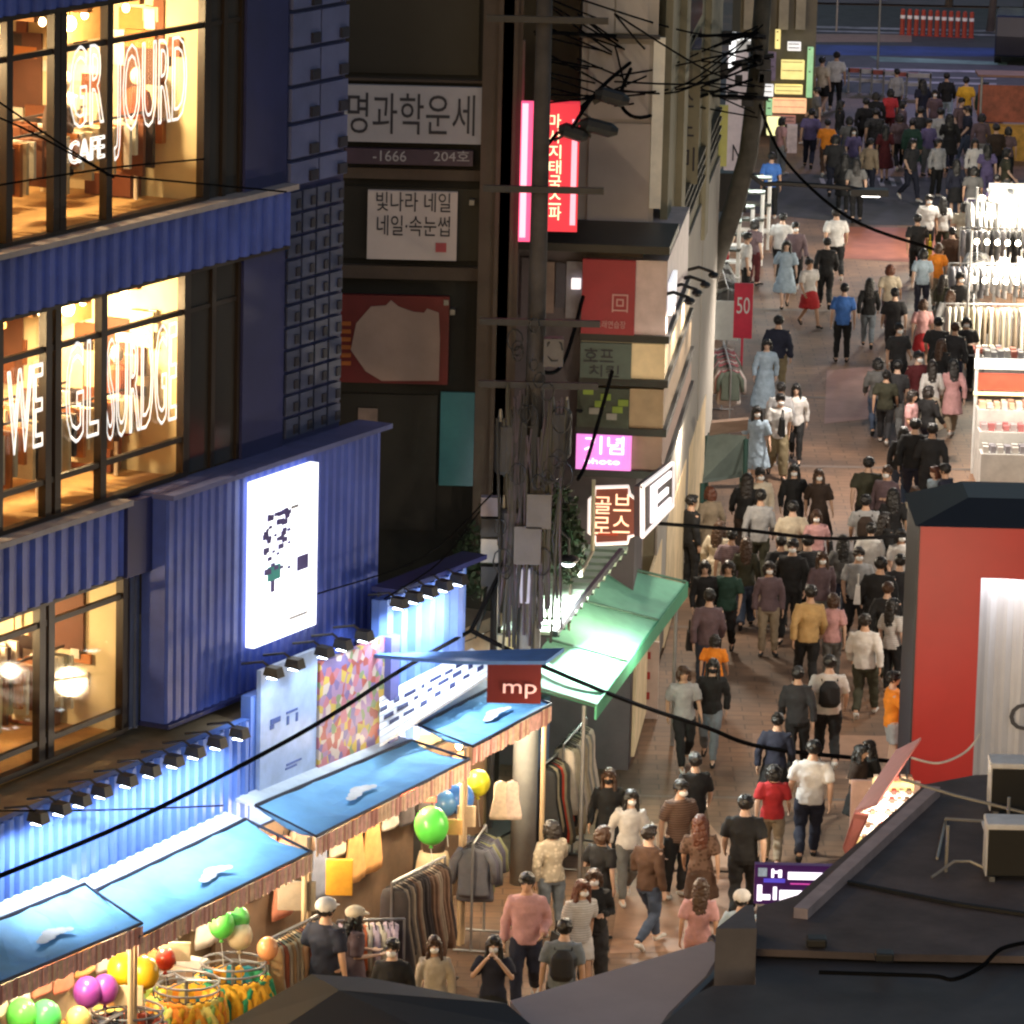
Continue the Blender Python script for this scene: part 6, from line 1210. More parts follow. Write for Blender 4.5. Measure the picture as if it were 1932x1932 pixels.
C_ = dict(black=(.012, .012, .014), char=(.035, .035, .04), navy=(.018, .022, .05), white=(.62, .6, .58), cream=(.6, .52, .4), beige=(.42, .33, .23), tan=(.45, .29, .12), grey=(.2, .2, .2), lgrey=(.36, .36, .37), brown=(.12, .06, .035), dbrown=(.05, .028, .018), red=(.4, .02, .025), pink=(.55, .3, .3), mauve=(.19, .125, .145), blue=(.05, .16, .5), lblue=(.35, .45, .55), jeans=(.07, .1, .17), ljeans=(.25, .3, .36), olive=(.06, .06, .035), khaki=(.28, .22, .12), orange=(.8, .25, .02), green=(.02, .07, .05), purple=(.14, .1, .3), yellow=(.7, .4, .03), maroon=(.12, .01, .015), violet=(.2, .16, .36))
for _k in C_:
    if _k not in ('white', 'orange', 'yellow', 'red', 'blue', 'tan'): C_[_k] = tuple(x * (.95 if _k in ('pink', 'cream', 'lgrey', 'lblue') else .62) for x in C_[_k])
npers = 0
def printed(col, k):
    '''striped, checked or printed cloth'''
    nm = 'print_%d_%d_%d_%d' % (k % 3, *[int(c * 255) for c in col])
    if nm in _m: return _m[nm]
    m = cloth(col).copy(); m.name = nm; t = m.node_tree; b = t.nodes['Principled BSDF']; src = b.inputs['Base Color'].links[0].from_socket
    tc = t.nodes.new('ShaderNodeTexCoord')
    if k % 3 == 2: w_ = t.nodes.new('ShaderNodeTexVoronoi'); w_.inputs['Scale'].default_value = 16; o_ = w_.outputs['Distance']
    else:
        w_ = t.nodes.new('ShaderNodeTexWave'); w_.bands_direction = 'Z' if k % 3 == 0 else 'X'; w_.inputs['Scale'].default_value = 9; w_.inputs['Distortion'].default_value = .6; o_ = w_.outputs['Fac']
    t.links.new(tc.outputs['Object'], w_.inputs['Vector'])
    r = t.nodes.new('ShaderNodeValToRGB'); r.color_ramp.elements[0].position = .3; r.color_ramp.elements[1].position = .42; t.links.new(o_, r.inputs[0])
    mx = t.nodes.new('ShaderNodeMix'); mx.data_type = 'RGBA'; t.links.new(r.outputs[0], mx.inputs[0]); t.links.new(src, mx.inputs[6])
    lum = sum(col) / 3; mx.inputs[7].default_value = tuple(c * .68 for c in col) + (1,) if lum > .2 else tuple(min(1, c * 1.6 + .025) for c in col) + (1,)
    t.links.new(mx.outputs[2], b.inputs['Base Color']); _m[nm] = m; return m
def add_part(nm, me, m, root):
    o = bpy.data.objects.new(nm, me); COL.objects.link(o); o.parent = root; o.material_slots[0].link = 'OBJECT'; o.material_slots[0].material = m; ORG[o.name] = Vector(); return o
def person(u, v, g, pose, hd, top, bot, hair, mask, label, s=1.0, hat=None):
    global npers
    s *= 1.0 if g == 'm' else .95; base = G(u, v, 1.745 * s); base.z = .012
    t = bpy.data.objects.new('person', None); COL.objects.link(t); t.location = base; t.rotation_euler = (0, 0, math.radians(hd) + rnd.uniform(-.08, .08)); t.scale = (s * (1.04 if g == 'm' else 1.0) * rnd.uniform(.95, 1.12), s * rnd.uniform(.98, 1.15), s); t.rotation_euler.x = rnd.uniform(-.03, .05); t.rotation_euler.y = rnd.uniform(-.04, .04)
    tag(t, label, 'person', 'people in the shopping street')
    tk, tc_ = top.split(':'); bk, bc = bot.split(':'); hk, hc = hair.split(':')
    add_part('body', body_mesh(g, pose), SK[npers % 2], t)
    add_part({'tee': 't_shirt', 'long': 'shirt', 'coat': 'coat', 'dress': 'dress'}[tk], top_mesh(g, pose, tk), printed(C_[tc_], npers) if any(q in label for q in ('patterned', 'striped', 'floral')) or (' top and ' in label and npers % 3 == 0) else cloth(C_[tc_]), t)
    if tk != 'dress': add_part({'trousers': 'trousers', 'wide': 'trousers', 'shorts': 'shorts', 'skirt': 'skirt', 'maxi': 'skirt'}[bk], bottom_mesh(g, pose, bk), cloth(C_[bc]), t)
    for sd_ in (0, 1): add_part('shoe', shoes_mesh(POSE[pose][0], sd_), cloth(C_[('white', 'black', 'char', 'white')[npers % 4]]), t)
    hm = mat('hair_' + hc, {'black': (.01, .009, .009), 'brown': (.05, .024, .013), 'dark': (.018, .013, .011), 'auburn': (.1, .03, .015)}[hc], .45, var=.3, scale=30)
    add_part('hair', hair_mesh(hk), hm, t)
    if hat: add_part('cap', cap_mesh(), cloth(C_[hat]), t)
    if mask: add_part('mask', mask_mesh(), mat('white_mask', (.78, .78, .78), .6, var=0) if mask == 'w' else cloth(C_['black']), t)
    if abs(hd) < 120: e = bpy.data.objects.new('eyes', EYES); COL.objects.link(e); e.parent = t; ORG[e.name] = Vector()
    npers += 1; return t
def backpack(p, col, label, s=1.):
    mb = MB(); mb.tube([V3(0, .19, .98), V3(0, .21, 1.05), V3(0, .2, 1.28), V3(0, .17, 1.38)], [(.11, .06), (.15, .09), (.14, .08), (.07, .04)], 12, up=XU)
    for q in (-1, 1): mb.tube([V3(q * .1, .14, 1.36), V3(q * .11, .02, 1.46), V3(q * .12, -.13, 1.3), V3(q * .14, .05, 1.02), V3(q * .12, .15, 1.0)], .014, 6)
    me = shell('backpack', mb, .014, .5, 2); o = bpy.data.objects.new('backpack', me); COL.objects.link(o); o.location = p.location; o.rotation_euler = p.rotation_euler; o.scale = p.scale
    o.material_slots[0].link = 'OBJECT'; o.material_slots[0].material = cloth(col); tag(o, label, 'backpack'); ORG[o.name] = Vector()
def handbag(p, x, z, wd, h, col, label, y=0.):
    mb = MB(); mb.hexa([(x - .05, y - wd / 2, z), (x + .05, y - wd / 2, z), (x + .05, y + wd / 2, z), (x - .05, y + wd / 2, z), (x - .03, y - wd * .44, z + h), (x + .03, y - wd * .44, z + h), (x + .03, y + wd * .44, z + h), (x - .03, y + wd * .44, z + h)])
    mb.tube([(x, y - wd * .3, z + h), (x, y - wd * .15, z + h + .18), (x, y + wd * .15, z + h + .18), (x, y + wd * .3, z + h)], .012, 5)
    me = mb.mesh('bag'); me.materials.append(cloth(col)); o = bpy.data.objects.new('handbag', me); COL.objects.link(o); o.location = p.location; o.rotation_euler = p.rotation_euler; o.scale = p.scale; tag(o, label, 'bag'); ORG[o.name] = Vector()
P_ = person
# ---- nearest group, in front of the blue stalls
P_(997, 1648, 'm', 'cy', 0, 'long:pink', 'trousers:navy', 'short:black', '', 'person in a pale pink shirt and dark trousers walking towards the camera by the roofs', 1.06)
P_(931, 1768, 'f', 'pt', 0, 'tee:navy', 'skirt:black', 'long:black', 'w', 'masked person with long hair raising both hands to the face, at the roof edge')
P_(827, 1768, 'f', 'wr', 5, 'long:cream', 'skirt:cream', 'long:brown', 'w', 'masked person with long brown hair in a cream top below the beige skirt')
P_(744, 1774, 'm', 'st', -5, 'long:black', 'trousers:black', 'short:black', 'w', 'masked person in a black jacket at the foot of the tall board')
P_(617, 1700, 'm', 'st', 150, 'tee:navy', 'trousers:black', 'short:black', '', 'person in a white cap and dark navy top seen from behind near the tent roof', 1.12, 'white')
P_(662, 1712, 'f', 'bo', 110, 'dress:mauve', 'skirt:mauve', 'long:black', '', 'person in a mauve dress and cream hat looking at the stall goods', 1.0, 'cream')
p = P_(1087, 1660, 'f', 'wa', 25, 'tee:white', 'shorts:white', 'long:auburn', 'w', 'person with auburn hair in a white top and white shorts'); handbag(p, -.3, .72, .3, .26, C_['black'], 'black handbag carried by the person in white shorts')
p = P_(1060, 1738, 'm', 'wr', 180, 'tee:ljeans', 'trousers:char', 'short:black', '', 'person in a denim top with a dark backpack just above the grey canopy roof'); backpack(p, C_['char'], 'dark backpack on the person above the grey canopy roof')
P_(1047, 1552, 'f', 're', 205, 'long:cream', 'trousers:ljeans', 'bob:dark', '', 'person in a cream striped shirt and light jeans reaching out beside the blue post')
P_(1128, 1560, 'f', 'ph', 150, 'tee:black', 'skirt:black', 'bob:brown', '', 'person in a black dress facing the long clothes rack')
P_(1150, 1452, 'f', 'wa', -10, 'long:black', 'trousers:char', 'long:brown', 'b', 'person in black jacket and black mask walking beside the one with a white tote', 1.02)
p = P_(1184, 1490, 'f', 'wb', 8, 'long:white', 'trousers:grey', 'long:black', 'w', 'masked person in a loose white shirt and grey trousers'); handbag(p, .34, .62, .36, .42, (.6, .57, .52), 'white tote bag on the shoulder of the person in the loose white shirt')
P_(1277, 1472, 'm', 'ph', 25, 'tee:brown', 'trousers:black', 'short:black', 'w', 'masked person in a brown top and black trousers looking at a phone')
P_(1316, 1421, 'm', 'wa', 185, 'tee:black', 'shorts:beige', 'short:black', '', 'person in a black t-shirt and beige shorts walking away mid street')
P_(1330, 1540, 'f', 'wb', 175, 'tee:brown', 'skirt:brown', 'long:auburn', '', 'person with reddish hair and a brown patterned skirt')
P_(1408, 1502, 'm', 'wb', 172, 'tee:black', 'trousers:black', 'short:black', '', 'broad person in all black walking away above the LED board', 1.05)
P_(1462, 1348, 'f', 'wa', 170, 'long:navy', 'skirt:black', 'bun:black', '', 'person in a navy top with hair tied up, behind the child in red')
P_(1462, 1445, 'f', 'wa', 178, 'tee:red', 'trousers:beige', 'bob:black', '', 'shorter person in a bright red top and beige trousers', .93)
P_(1528, 1400, 'm', 'wb', 182, 'tee:white', 'trousers:navy', 'short:black', '', 'person in a white shirt and navy trousers walking away by the pink awning', 1.05)
p = P_(1567, 1240, 'm', 'wa', 183, 'tee:white', 'trousers:black', 'short:black', '', 'person in a white shirt with a black backpack', 1.03); backpack(p, C_['black'], 'black backpack on the person in white behind the pink awning')
P_(1512, 1258, 'm', 'wb', 178, 'long:char', 'trousers:black', 'short:black', '', 'person in charcoal walking left of the black backpack')
P_(1690, 1268, 'm', 're', 90, 'long:orange', 'shorts:lgrey', 'short:black', '', 'person in a bright orange top at the left side of the red booth', .98)
P_(1318, 1660, 'f', 'wr', 178, 'tee:pink', 'trousers:pink', 'long:brown', '', 'person in a pale pink top with long brown hair just above the grey roof block')
P_(1398, 1682, 'm', 'wa', 160, 'long:lblue', 'trousers:navy', 'short:black', '', 'person in a white cap and pale blue sleeves cut off by the LED board', 1.0, 'white')
P_(1297, 1258, 'f', 'wb', 10, 'tee:lgrey', 'trousers:black', 'bob:brown', '', 'person in a light grey top walking arm in arm on the left')
P_(1342, 1244, 'f', 'wa', -5, 'long:black', 'trousers:ljeans', 'long:black', 'b', 'person in a black top and pale jeans, right of the light grey top', 1.02)
P_(1618, 1408, 'f', 'bo', 60, 'tee:dbrown', 'skirt:black', 'long:black', '', 'person in dark brown stooping by the pink awning, front', .9)
P_(1645, 1398, 'f', 'bo', -60, 'tee:black', 'skirt:black', 'long:dark', 'w', 'masked person in black behind the pink awning', .9)
# ---- middle of the street
P_(1525, 1106, 'm', 'wa', 180, 'long:tan', 'trousers:black', 'short:black', '', 'person in a tan sweater and black trousers walking away', 1.06)
P_(1574, 1120, 'f', 'wb', 178, 'tee:pink', 'trousers:grey', 'bob:brown', '', 'person in a pink top right of the tan sweater', .97)
p = P_(1657, 1052, 'm', 'wb', 180, 'coat:black', 'trousers:khaki', 'short:black', '', 'tall person in a long black coat and khaki trousers', 1.06); handbag(p, .3, .95, .2, .3, C_['white'], 'white bag slung on the long black coat')
P_(1692, 1046, 'm', 'wa', 175, 'long:char', 'trousers:char', 'short:black', '', 'person in charcoal beside the left edge of the red booth', 1.04)
P_(1553, 1042, 'f', 'wa', 5, 'long:mauve', 'trousers:grey', 'long:brown', 'w', 'masked person with brown hair in a mauve grey top')
P_(1493, 1018, 'm', 'wb', -5, 'long:black', 'trousers:black', 'short:black', 'w', 'masked person in a black long sleeved top facing the camera', 1.05)
P_(1434, 925, 'm', 'wa', 180, 'long:lgrey', 'trousers:olive', 'short:black', '', 'person in a light grey jacket walking away on the left', 1.06)
P_(1405, 893, 'f', 'wb', 175, 'long:black', 'trousers:dbrown', 'long:dark', '', 'dark haired person in black left of the light grey jacket')
P_(1436, 882, 'm', 'st', 10, 'long:cream', 'trousers:black', 'short:black', 'w', 'masked person in cream just behind the light grey jacket')
P_(1502, 878, 'f', 'wa', 0, 'long:black', 'trousers:black', 'long:black', 'w', 'masked person with long black hair and folded arms in the middle')
P_(1551, 886, 'f', 'wb', 5, 'dress:dbrown', 'skirt:dbrown', 'long:brown', 'w', 'masked person with long brown hair in a dark dress')
P_(1500, 948, 'm', 'wb', 180, 'tee:cream', 'trousers:black', 'short:black', '', 'person in a cream t-shirt seen from behind in the middle crowd')
p = P_(1546, 962, 'f', 'wa', 0, 'tee:pink', 'skirt:lgrey', 'bob:brown', 'w', 'masked person in a pink top with a black shoulder bag'); handbag(p, .3, .85, .26, .24, C_['black'], 'black shoulder bag of the person in the pink top')
P_(1638, 864, 'm', 'wa', 180, 'tee:olive', 'trousers:char', 'short:black', '', 'person in a dark olive t-shirt alone in the open paving', 1.04)
p = P_(1640, 935, 'm', 'wb', 180, 'tee:lgrey', 'trousers:char', 'short:black', '', 'person in a pale grey t-shirt with a dark brown backpack'); backpack(p, C_['dbrown'], 'dark brown backpack on the pale grey t-shirt')
P_(1640, 988, 'm', 'wa', 178, 'tee:white', 'trousers:black', 'short:black', '', 'person in a white t-shirt below the dark brown backpack', 1.0)
P_(1690, 922, 'f', 'wb', 182, 'dress:black', 'skirt:black', 'long:black', '', 'person in a black dress with long black hair beside the booth roof')
P_(1729, 918, 'f', 'wa', 20, 'long:cream', 'skirt:beige', 'long:brown', 'w', 'masked person in cream at the corner of the booth roof')
P_(1705, 1000, 'f', 'wa', 10, 'tee:white', 'trousers:lgrey', 'bob:black', 'w', 'masked person in white close to the red wall')
P_(1769, 880, 'f', 'wr', -60, 'long:lblue', 'trousers:cream', 'bob:auburn', '', 'person in pale blue bending by the booth roof', .98)
P_(1792, 876, 'm', 'st', -120, 'long:navy', 'trousers:olive', 'short:black', '', 'person in navy right of the pale blue one')
P_(1335, 1058, 'f', 'wa', 5, 'long:black', 'trousers:green', 'bob:black', '', 'person in black in a pair left of the crowd, left one')
P_(1372, 1060, 'f', 'wb', -10, 'tee:green', 'trousers:black', 'bob:dark', '', 'person in dark green in a pair left of the crowd, right one')
p = P_(1338, 1113, 'm', 'wa', 178, 'long:mauve', 'trousers:jeans', 'short:black', 'w', 'person in a mauve shirt and blue jeans below the dark pair', 1.04); handbag(p, .3, .75, .25, .3, C_['black'], 'black bag at the side of the mauve shirt')
P_(1349, 1200, 'f', 'wa', 170, 'tee:orange', 'shorts:orange', 'bob:black', '', 'short person in orange hidden behind the couple', .8)
P_(1346, 920, 'f', 'st', 200, 'coat:beige', 'trousers:khaki', 'bob:auburn', '', 'person in a beige coat by the shop fronts on the left')
P_(1308, 936, 'm', 'st', 120, 'long:black', 'trousers:black', 'short:black', '', 'person in black half hidden behind the shop corner')
P_(1350, 985, 'f', 'st', 150, 'coat:cream', 'trousers:lgrey', 'long:brown', '', 'person in a long cream coat by the left shops')
P_(1470, 1010, 'm', 'wa', 182, 'tee:char', 'trousers:black', 'short:black', '', 'person in charcoal below the light grey jacket')
P_(1590, 1010, 'f', 'wb', 180, 'tee:grey', 'trousers:jeans', 'long:black', '', 'person in a grey top in the middle, facing away')
P_(1617, 1035, 'm', 'wa', 5, 'tee:lgrey', 'trousers:char', 'short:dark', 'w', 'masked person in a light grey tee left of the black coat')
# ---- upper middle
P_(1728, 790, 'm', 'wa', 178, 'long:black', 'trousers:navy', 'short:black', '', 'person in black at the right, one of a dark pair', 1.08)
P_(1757, 800, 'm', 'wb', 182, 'long:char', 'trousers:char', 'short:black', '', 'person in charcoal at the right of a dark pair', 1.05)
P_(1700, 805, 'f', 'wr', 175, 'long:char', 'trousers:jeans', 'long:black', '', 'long haired person in charcoal left of the dark pair')
p = P_(1468, 743, 'm', 'wa', 5, 'tee:white', 'wide:khaki', 'short:black', 'w', 'masked person in white holding a black jacket, khaki trousers'); handbag(p, 0, .95, .3, .35, C_['black'], 'black jacket held in front of the khaki trousers', -.3)
P_(1476, 722, 'm', 'st', 178, 'long:lgrey', 'trousers:khaki', 'short:black', '', 'person in light grey right behind the black jacket holder')
P_(1432, 766, 'f', 'wb', 10, 'dress:lblue', 'skirt:lblue', 'long:black', 'w', 'masked person in a pale blue dress by the grey teal canopy')
P_(1506, 724, 'f', 'wa', -5, 'long:white', 'trousers:black', 'long:black', '', 'person in a white top and black trousers with very long hair')
P_(1658, 676, 'f', 'wb', 178, 'long:grey', 'trousers:jeans', 'bob:black', '', 'person in grey clothes, left of a grey group')
P_(1690, 682, 'm', 'wa', 182, 'tee:char', 'trousers:grey', 'short:black', '', 'person in charcoal and grey, right of a grey group')
P_(1672, 700, 'f', 'wa', 170, 'tee:olive', 'trousers:char', 'bun:black', '', 'shorter person in olive in the middle of the grey group', .95)
P_(1738, 664, 'm', 'st', 20, 'long:maroon', 'trousers:black', 'short:black', 'w', 'masked person in dark maroon behind the white shirts')
P_(1762, 680, 'f', 'wa', 180, 'long:white', 'maxi:cream', 'long:dark', '', 'person in a white shirt and long cream skirt, facing away')
P_(1800, 680, 'f', 'wb', 182, 'coat:pink', 'trousers:beige', 'long:black', '', 'person in a pale pink long coat by the goods stall')
P_(1722, 738, 'f', 'wa', 60, 'tee:pink', 'skirt:white', 'bob:dark', '', 'person in pink with a red print, left of the long cream skirt')
P_(1592, 535, 'm', 'st', 180, 'tee:blue', 'trousers:black', 'short:black', '', 'person in a bright blue t-shirt with a white print, from behind', 1.05)
P_(1641, 525, 'f', 'wa', 178, 'long:black', 'trousers:ljeans', 'long:black', '', 'person in a black top and light jeans right of the blue t-shirt')
P_(1689, 545, 'm', 'wb', 180, 'tee:char', 'trousers:char', 'short:black', '', 'person all in charcoal two right of the blue t-shirt', 1.04)
P_(1684, 500, 'f', 'wa', 178, 'tee:cream', 'trousers:mauve', 'bob:auburn', '', 'person with maroon hair in a cream top behind the charcoal one')
P_(1745, 566, 'f', 'wr', 180, 'tee:pink', 'skirt:red', 'bob:brown', '', 'person in a pinkish top and red skirt')
P_(1468, 597, 'm', 'st', 178, 'long:navy', 'trousers:khaki', 'short:black', '', 'person in a navy jacket and khaki trousers by the red sale banner', 1.04)
P_(1444, 640, 'f', 'wa', 0, 'coat:lblue', 'maxi:lblue', 'bob:black', '', 'person in a long pale blue coat at the kerb near the red sale banner')
P_(1582, 394, 'm', 'wa', 180, 'tee:white', 'trousers:black', 'short:dark', '', 'person in a white t-shirt and black trousers alone before the red band', 1.05)
P_(1484, 455, 'f', 'wb', 5, 'dress:lblue', 'skirt:lblue', 'long:black', '', 'person in a pale grey blue dress on the left')
P_(1531, 488, 'f', 'wa', 20, 'tee:white', 'skirt:red', 'bun:black', '', 'person in a white top with a red bag like skirt, left of centre')
P_(1474, 403, 'm', 'wr', 170, 'tee:white', 'trousers:black', 'short:black', '', 'person in a white t-shirt on the left near the lamp arm')
P_(1505, 420, 'm', 'wb', 10, 'long:mauve', 'trousers:black', 'short:black', 'w', 'masked person in mauve next to the white t-shirt')
P_(1560, 450, 'm', 'wa', 180, 'long:black', 'trousers:black', 'short:black', '', 'person in black left of the red pavement band')
p = P_(1815, 515, 'm', 'wa', 20, 'long:black', 'trousers:black', 'short:black', 'w', 'masked person in black beside the rails of clothes', 1.02)
P_(1790, 548, 'f', 'st', 178, 'long:lgrey', 'maxi:white', 'long:brown', '', 'person in pale grey with a white long skirt by the rails')
for k, (u, v, a, b_, lab) in enumerate(((1748, 368, 'white', 'black', 'masked person in a bright lit white shirt at the left end of the queue'), (1781, 374, 'white', 'olive', 'person in a bright white shirt, second in the lit queue'), (1818, 382, 'cream', 'brown', 'person in a cream shirt, third in the lit queue'), (1850, 368, 'white', 'beige', 'person in a white shirt at the right end of the lit queue'))):
    P_(u, v, 'mf'[k % 2], ('st', 'ph', 'st', 'cy')[k], (10, 180, 170, -30)[k], 'tee:' + a, 'trousers:' + b_, ('short:black', 'long:black', 'bob:dark', 'short:dark')[k], 'w' if k == 0 else '', lab)
p = P_(1735, 405, 'm', 'wa', 178, 'tee:black', 'trousers:black', 'short:black', '', 'person in black carrying a yellow bag below the lit queue'); handbag(p, -.3, .55, .15, .5, (.75, .6, .03), 'yellow bag carried below the lit queue')
P_(1742, 470, 'f', 'st', 182, 'tee:lblue', 'trousers:navy', 'bob:black', '', 'person in pale blue standing below the yellow bag')
P_(1770, 460, 'f', 'wb', 178, 'tee:orange', 'trousers:beige', 'bob:brown', '', 'person in dull orange below the lit queue', .98)
P_(1800, 430, 'm', 'st', 180, 'tee:brown', 'trousers:beige', 'short:black', '', 'person in brown between the queue and the clothes rails')
# ---- far crowd by the road
p = P_(1457, 288, 'm', 'st', 178, 'tee:blue', 'trousers:black', 'short:black', '', 'person in royal blue by the leaning pole, under the yellow lantern', 1.04)
P_(1592, 290, 'f', 'st', 180, 'coat:black', 'trousers:black', 'long:black', '', 'person in a long black coat alone before the dark asphalt')
P_(1528, 205, 'm', 'wa', 178, 'tee:violet', 'trousers:navy', 'short:black', '', 'person in a violet blue t-shirt by the yellow shops')
P_(1556, 108, 'm', 'wr', 150, 'tee:cream', 'shorts:black', 'short:black', '', 'person in cream at the far left kerb, front of two', 1.05)
P_(1578, 98, 'm', 'st', 170, 'tee:white', 'trousers:black', 'short:dark', '', 'person in bright white at the far left kerb, behind cream', 1.05)
P_(1632, 186, 'm', 'wa', 180, 'long:black', 'trousers:black', 'short:black', '', 'person in black at the left of the far crowd')
P_(1600, 220, 'f', 'wb', 178, 'tee:grey', 'trousers:black', 'bob:black', '', 'person in grey left of the far crowd')
P_(1612, 240, 'f', 'wa', 5, 'tee:violet', 'trousers:grey', 'long:black', 'w', 'masked person in violet grey left of the far crowd')
P_(1560, 225, 'm', 'wb', 178, 'tee:orange', 'trousers:brown', 'short:black', '', 'person in dull orange right of the violet blue t-shirt', .95)
P_(1680, 168, 'f', 'wa', 178, 'tee:red', 'trousers:maroon', 'bob:black', '', 'person in a red patterned top in the far crowd')
P_(1672, 235, 'f', 'wb', 180, 'dress:maroon', 'skirt:maroon', 'long:black', '', 'person in a maroon dress before the far crowd')
P_(1736, 202, 'm', 'wa', 178, 'long:char', 'trousers:green', 'short:black', '', 'person in charcoal in the centre of the far crowd', 1.06)
P_(1722, 225, 'm', 'st', 182, 'coat:green', 'trousers:black', 'short:black', '', 'person in a dark green coat in the centre of the far crowd')
P_(1779, 205, 'm', 'wa', 178, 'long:lgrey', 'trousers:black', 'short:black', '', 'person in light grey right of the centre of the far crowd', 1.05)
p = P_(1795, 215, 'f', 'wb', 180, 'coat:black', 'trousers:navy', 'long:black', '', 'person in a black coat in front of light grey in the far crowd', 1.02)
P_(1826, 145, 'm', 'st', 180, 'tee:yellow', 'trousers:green', 'short:black', '', 'person in an orange yellow t-shirt at the back of the far crowd', 1.05)
P_(1790, 138, 'm', 'wa', 180, 'long:black', 'trousers:lblue', 'short:black', '', 'person in black left of the orange yellow t-shirt')
P_(1860, 155, 'm', 'st', 150, 'long:green', 'trousers:black', 'short:black', '', 'person in dark green right of the orange yellow t-shirt')
P_(1850, 215, 'f', 'wa', 180, 'long:mauve', 'trousers:lgrey', 'bob:black', '', 'person in mauve at the right of the far crowd')
P_(1866, 272, 'f', 'wb', 178, 'tee:violet', 'trousers:violet', 'long:black', '', 'person in violet near the orange stall')
P_(1884, 235, 'm', 'wr', 200, 'long:dbrown', 'trousers:black', 'short:black', '', 'person in dark brown near the orange stall')
P_(1806, 300, 'f', 'st', 182, 'long:navy', 'skirt:black', 'long:black', '', 'person in navy before the far crowd at right')
P_(1835, 315, 'f', 'wa', 180, 'tee:grey', 'trousers:violet', 'bob:black', '', 'person in grey next to navy before the far crowd')
P_(1885, 330, 'm', 'st', 180, 'tee:violet', 'trousers:black', 'short:black', '', 'person in violet above the white booth')
P_(1700, 215, 'f', 'wb', 178, 'tee:mauve', 'trousers:black', 'bob:dark', '', 'person in mauve left of centre in the far crowd')
P_(1765, 170, 'f', 'wa', 0, 'tee:mauve', 'trousers:grey', 'bob:black', 'w', 'masked person in mauve facing the camera in the far crowd')
P_(1650, 205, 'm', 'wa', 180, 'tee:black', 'trousers:char', 'short:black', '', 'person in a black tee left of the red patterned top')
P_(1476, 222, 'f', 'st', 120, 'tee:pink', 'trousers:lgrey', 'bob:black', '', 'person in pink by the yellow lit shops')
P_(1905, 240, 'f', 'st', 180, 'tee:mauve', 'trousers:black', 'bob:black', '', 'person in mauve at the far right edge')
P_(1425, 415, 'f', 'st', 130, 'tee:mauve', 'trousers:maroon', 'bob:black', '', 'person in mauve behind the bend of the leaning pole')
P_(1408, 440, 'm', 'st', 100, 'tee:white', 'trousers:black', 'short:black', '', 'person in white beside the display stands on the left')
FILL = random.Random(77); TN = ('grey', 'black', 'mauve', 'violet', 'char', 'lgrey', 'navy', 'white', 'olive', 'beige'); BNN = ('black', 'jeans', 'char', 'grey', 'navy')
for k, (u, v) in enumerate(((1540, 165), (1585, 190), (1705, 190), (1752, 225), (1718, 262), (1768, 262), (1830, 200), (1842, 262), (1900, 280), (1640, 262), (1620, 300), (1655, 175), (1812, 185), (1880, 190), (1576, 255), (1690, 130), (1745, 150))):
    tc_, bc_, hk_ = TN[k % 10], BNN[k % 5], ('short', 'long', 'bob')[k % 3]; cn_ = {'lgrey': 'pale grey', 'char': 'charcoal'}.get(tc_, tc_)
    P_(u, v, 'mf'[k % 2], ('wa', 'st', 'wb', 'ph')[k % 4], FILL.choice((0, 30, 90, 150, 180, 200, 270)), ('tee:', 'long:')[k % 2] + tc_, 'trousers:' + bc_, hk_ + ':black', '', 'person in %s, %s of the loose walkers filling the far crowd from the left' % (cn_, ORDS[sorted(range(17), key=lambda i: (1540, 1585, 1705, 1752, 1718, 1768, 1830, 1842, 1900, 1640, 1620, 1655, 1812, 1880, 1576, 1690, 1745)[i]).index(k)]))
ZONE = (('on the left edge of the middle crowd', ((1378, 1000), (1412, 1015))), ('between the tan sweater and the grey jacket', ((1455, 1062), (1530, 1010))), ('near the booth roof', ((1668, 880), (1662, 968), (1745, 960), (1672, 1100))), ('just left of the red booth wall', ((1640, 1160), (1690, 1130))), ('in the lower crowd', ((1124, 1640), (1230, 1560))), ('in the upper middle of the street', ((1700, 610), (1780, 640), (1755, 730))), ('by the bright rails', ((1770, 600), (1800, 610), (1782, 520), (1826, 600))))
i_ = 0; seen_ = set()
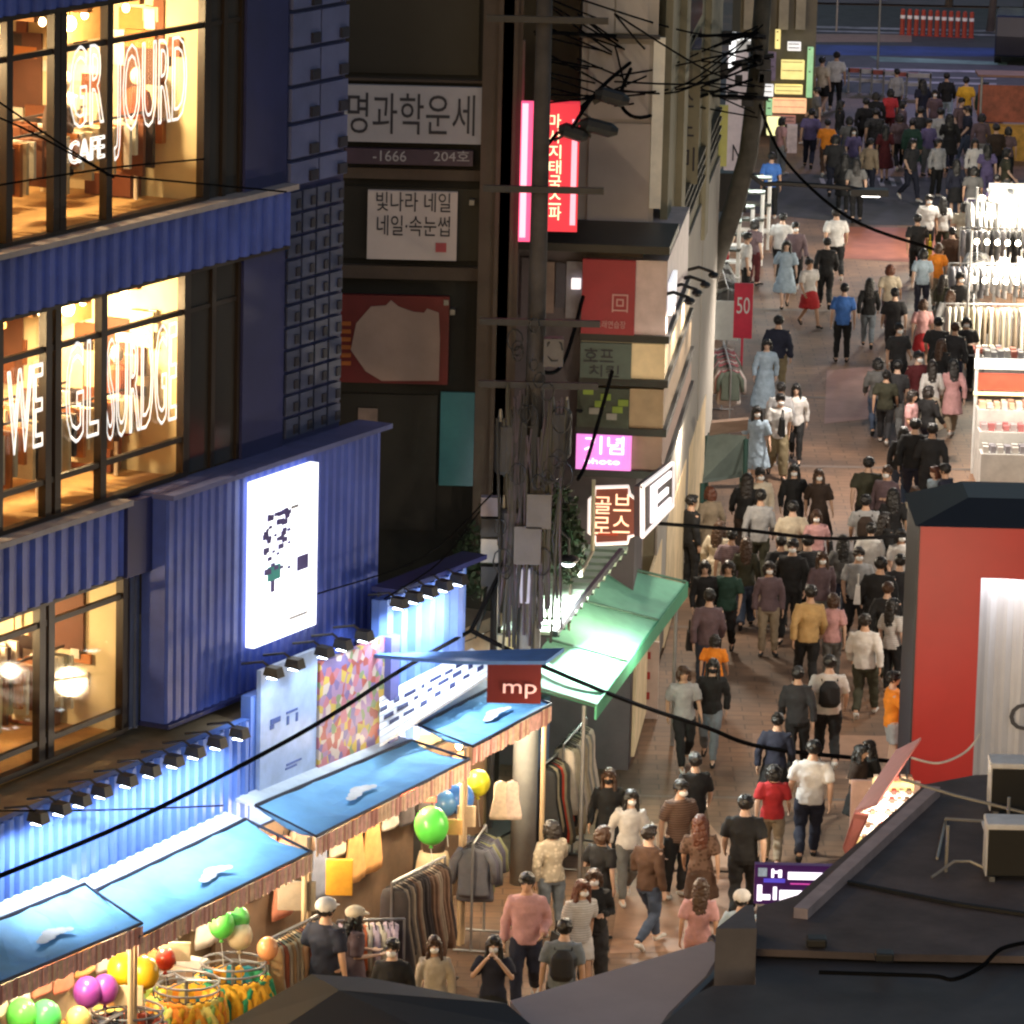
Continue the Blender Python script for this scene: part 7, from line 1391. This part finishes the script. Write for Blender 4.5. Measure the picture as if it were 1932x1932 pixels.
for zone, spots in ZONE:
    for (u, v) in spots:
        while True:
            tc_, bc_ = FILL.choice(('black', 'black', 'char', 'navy', 'white', 'white', 'brown', 'olive', 'mauve', 'black', 'cream', 'green')), FILL.choice(('black', 'black', 'jeans', 'char', 'navy', 'khaki', 'beige', 'olive'))
            if (zone, tc_, bc_) not in seen_: break
        seen_.add((zone, tc_, bc_)); nmz = {'lgrey': 'pale grey', 'char': 'charcoal', 'jeans': 'denim', 'green': 'dark green'}; fc = FILL.random() < .45; hk_ = ('short', 'long', 'bob', 'short')[i_ % 4]
        P_(u, v, 'mf'[hk_ != 'short'], ('wa', 'wb', 'st', 'ph', 'wp', 'cy', 'bo')[i_ % 7], FILL.choice((-25, 0, 15)) if fc else FILL.choice((165, 180, 195, 140)), ('tee:', 'long:', 'long:')[i_ % 3] + tc_, ('trousers:', 'wide:', 'trousers:')[i_ % 3] + bc_, hk_ + (':black', ':brown', ':dark')[i_ % 3], 'w' if fc else '', 'person in %s top and %s trousers %s' % (nmz.get(tc_, tc_), nmz.get(bc_, bc_), zone)); i_ += 1
# white print on the blue t-shirt is part of the shirt's look
# ================================================================== STREET LIGHTING
for i, (u, v, z, pw, col, lab) in enumerate(((1640, 1520, 3.4, 260, (1, .8, .58), 'added light over the pink awning, no fixture'), (1230, 1180, 3.2, 200, (1, .82, .6), 'added light over the edge of the green awning, no fixture'))):
    light('POINT', G(u, v, z), pw, col, .2, name='fill_light')  # point lights added to brighten the paving, nothing hangs here
for u, v, z, pw, col in ((1880, 1250, 3.2, 420, (1, .8, .6)), (1880, 1120, 3.2, 420, (1, .82, .62)), (1700, 1800, 3.0, 420, (1, .74, .48)), (1500, 1850, 3.2, 260, (1, .7, .42))):
    pass
# added point lights for shop spill; no fixtures, some unseen behind the roofs
for i, (x, y, z, pw, col) in enumerate(((6.6, 66, 3.2, 420, (1, .78, .52)), (5.6, 59, 3.3, 380, (1, .74, .48)), (8.6, 79, 3.6, 420, (1, .84, .66)), (9.6, 88, 3.6, 420, (1, .86, .7)), (3.2, 88, 3.4, 260, (1, .86, .68)), (1.2, 66.5, 2.9, 150, (1, .76, .5)))):
    light('POINT', (x, y, z), pw * 1.35, col, .2, name='fill_light')
for x, y, pw, col in ((9, 145, 330, (.95, .78, .85)), (16, 150, 330, (.85, .68, 1)), (14, 172, 900, (.62, .55, 1)), (22, 168, 500, (1, .5, .5))):
    t = thing('far_road_light', 'unseen added light over the far road at x %d' % x if 0 else 'unseen added light beside the far road', 'street lamp', (x, y, 0), 'added lights at the far road') if 0 else None
    light('POINT', (x, y, 7), pw, col, .4)  # coloured lights added over the far road, no lamp is built
print('PEOPLE', npers, 'OBJECTS', len(bpy.data.objects))
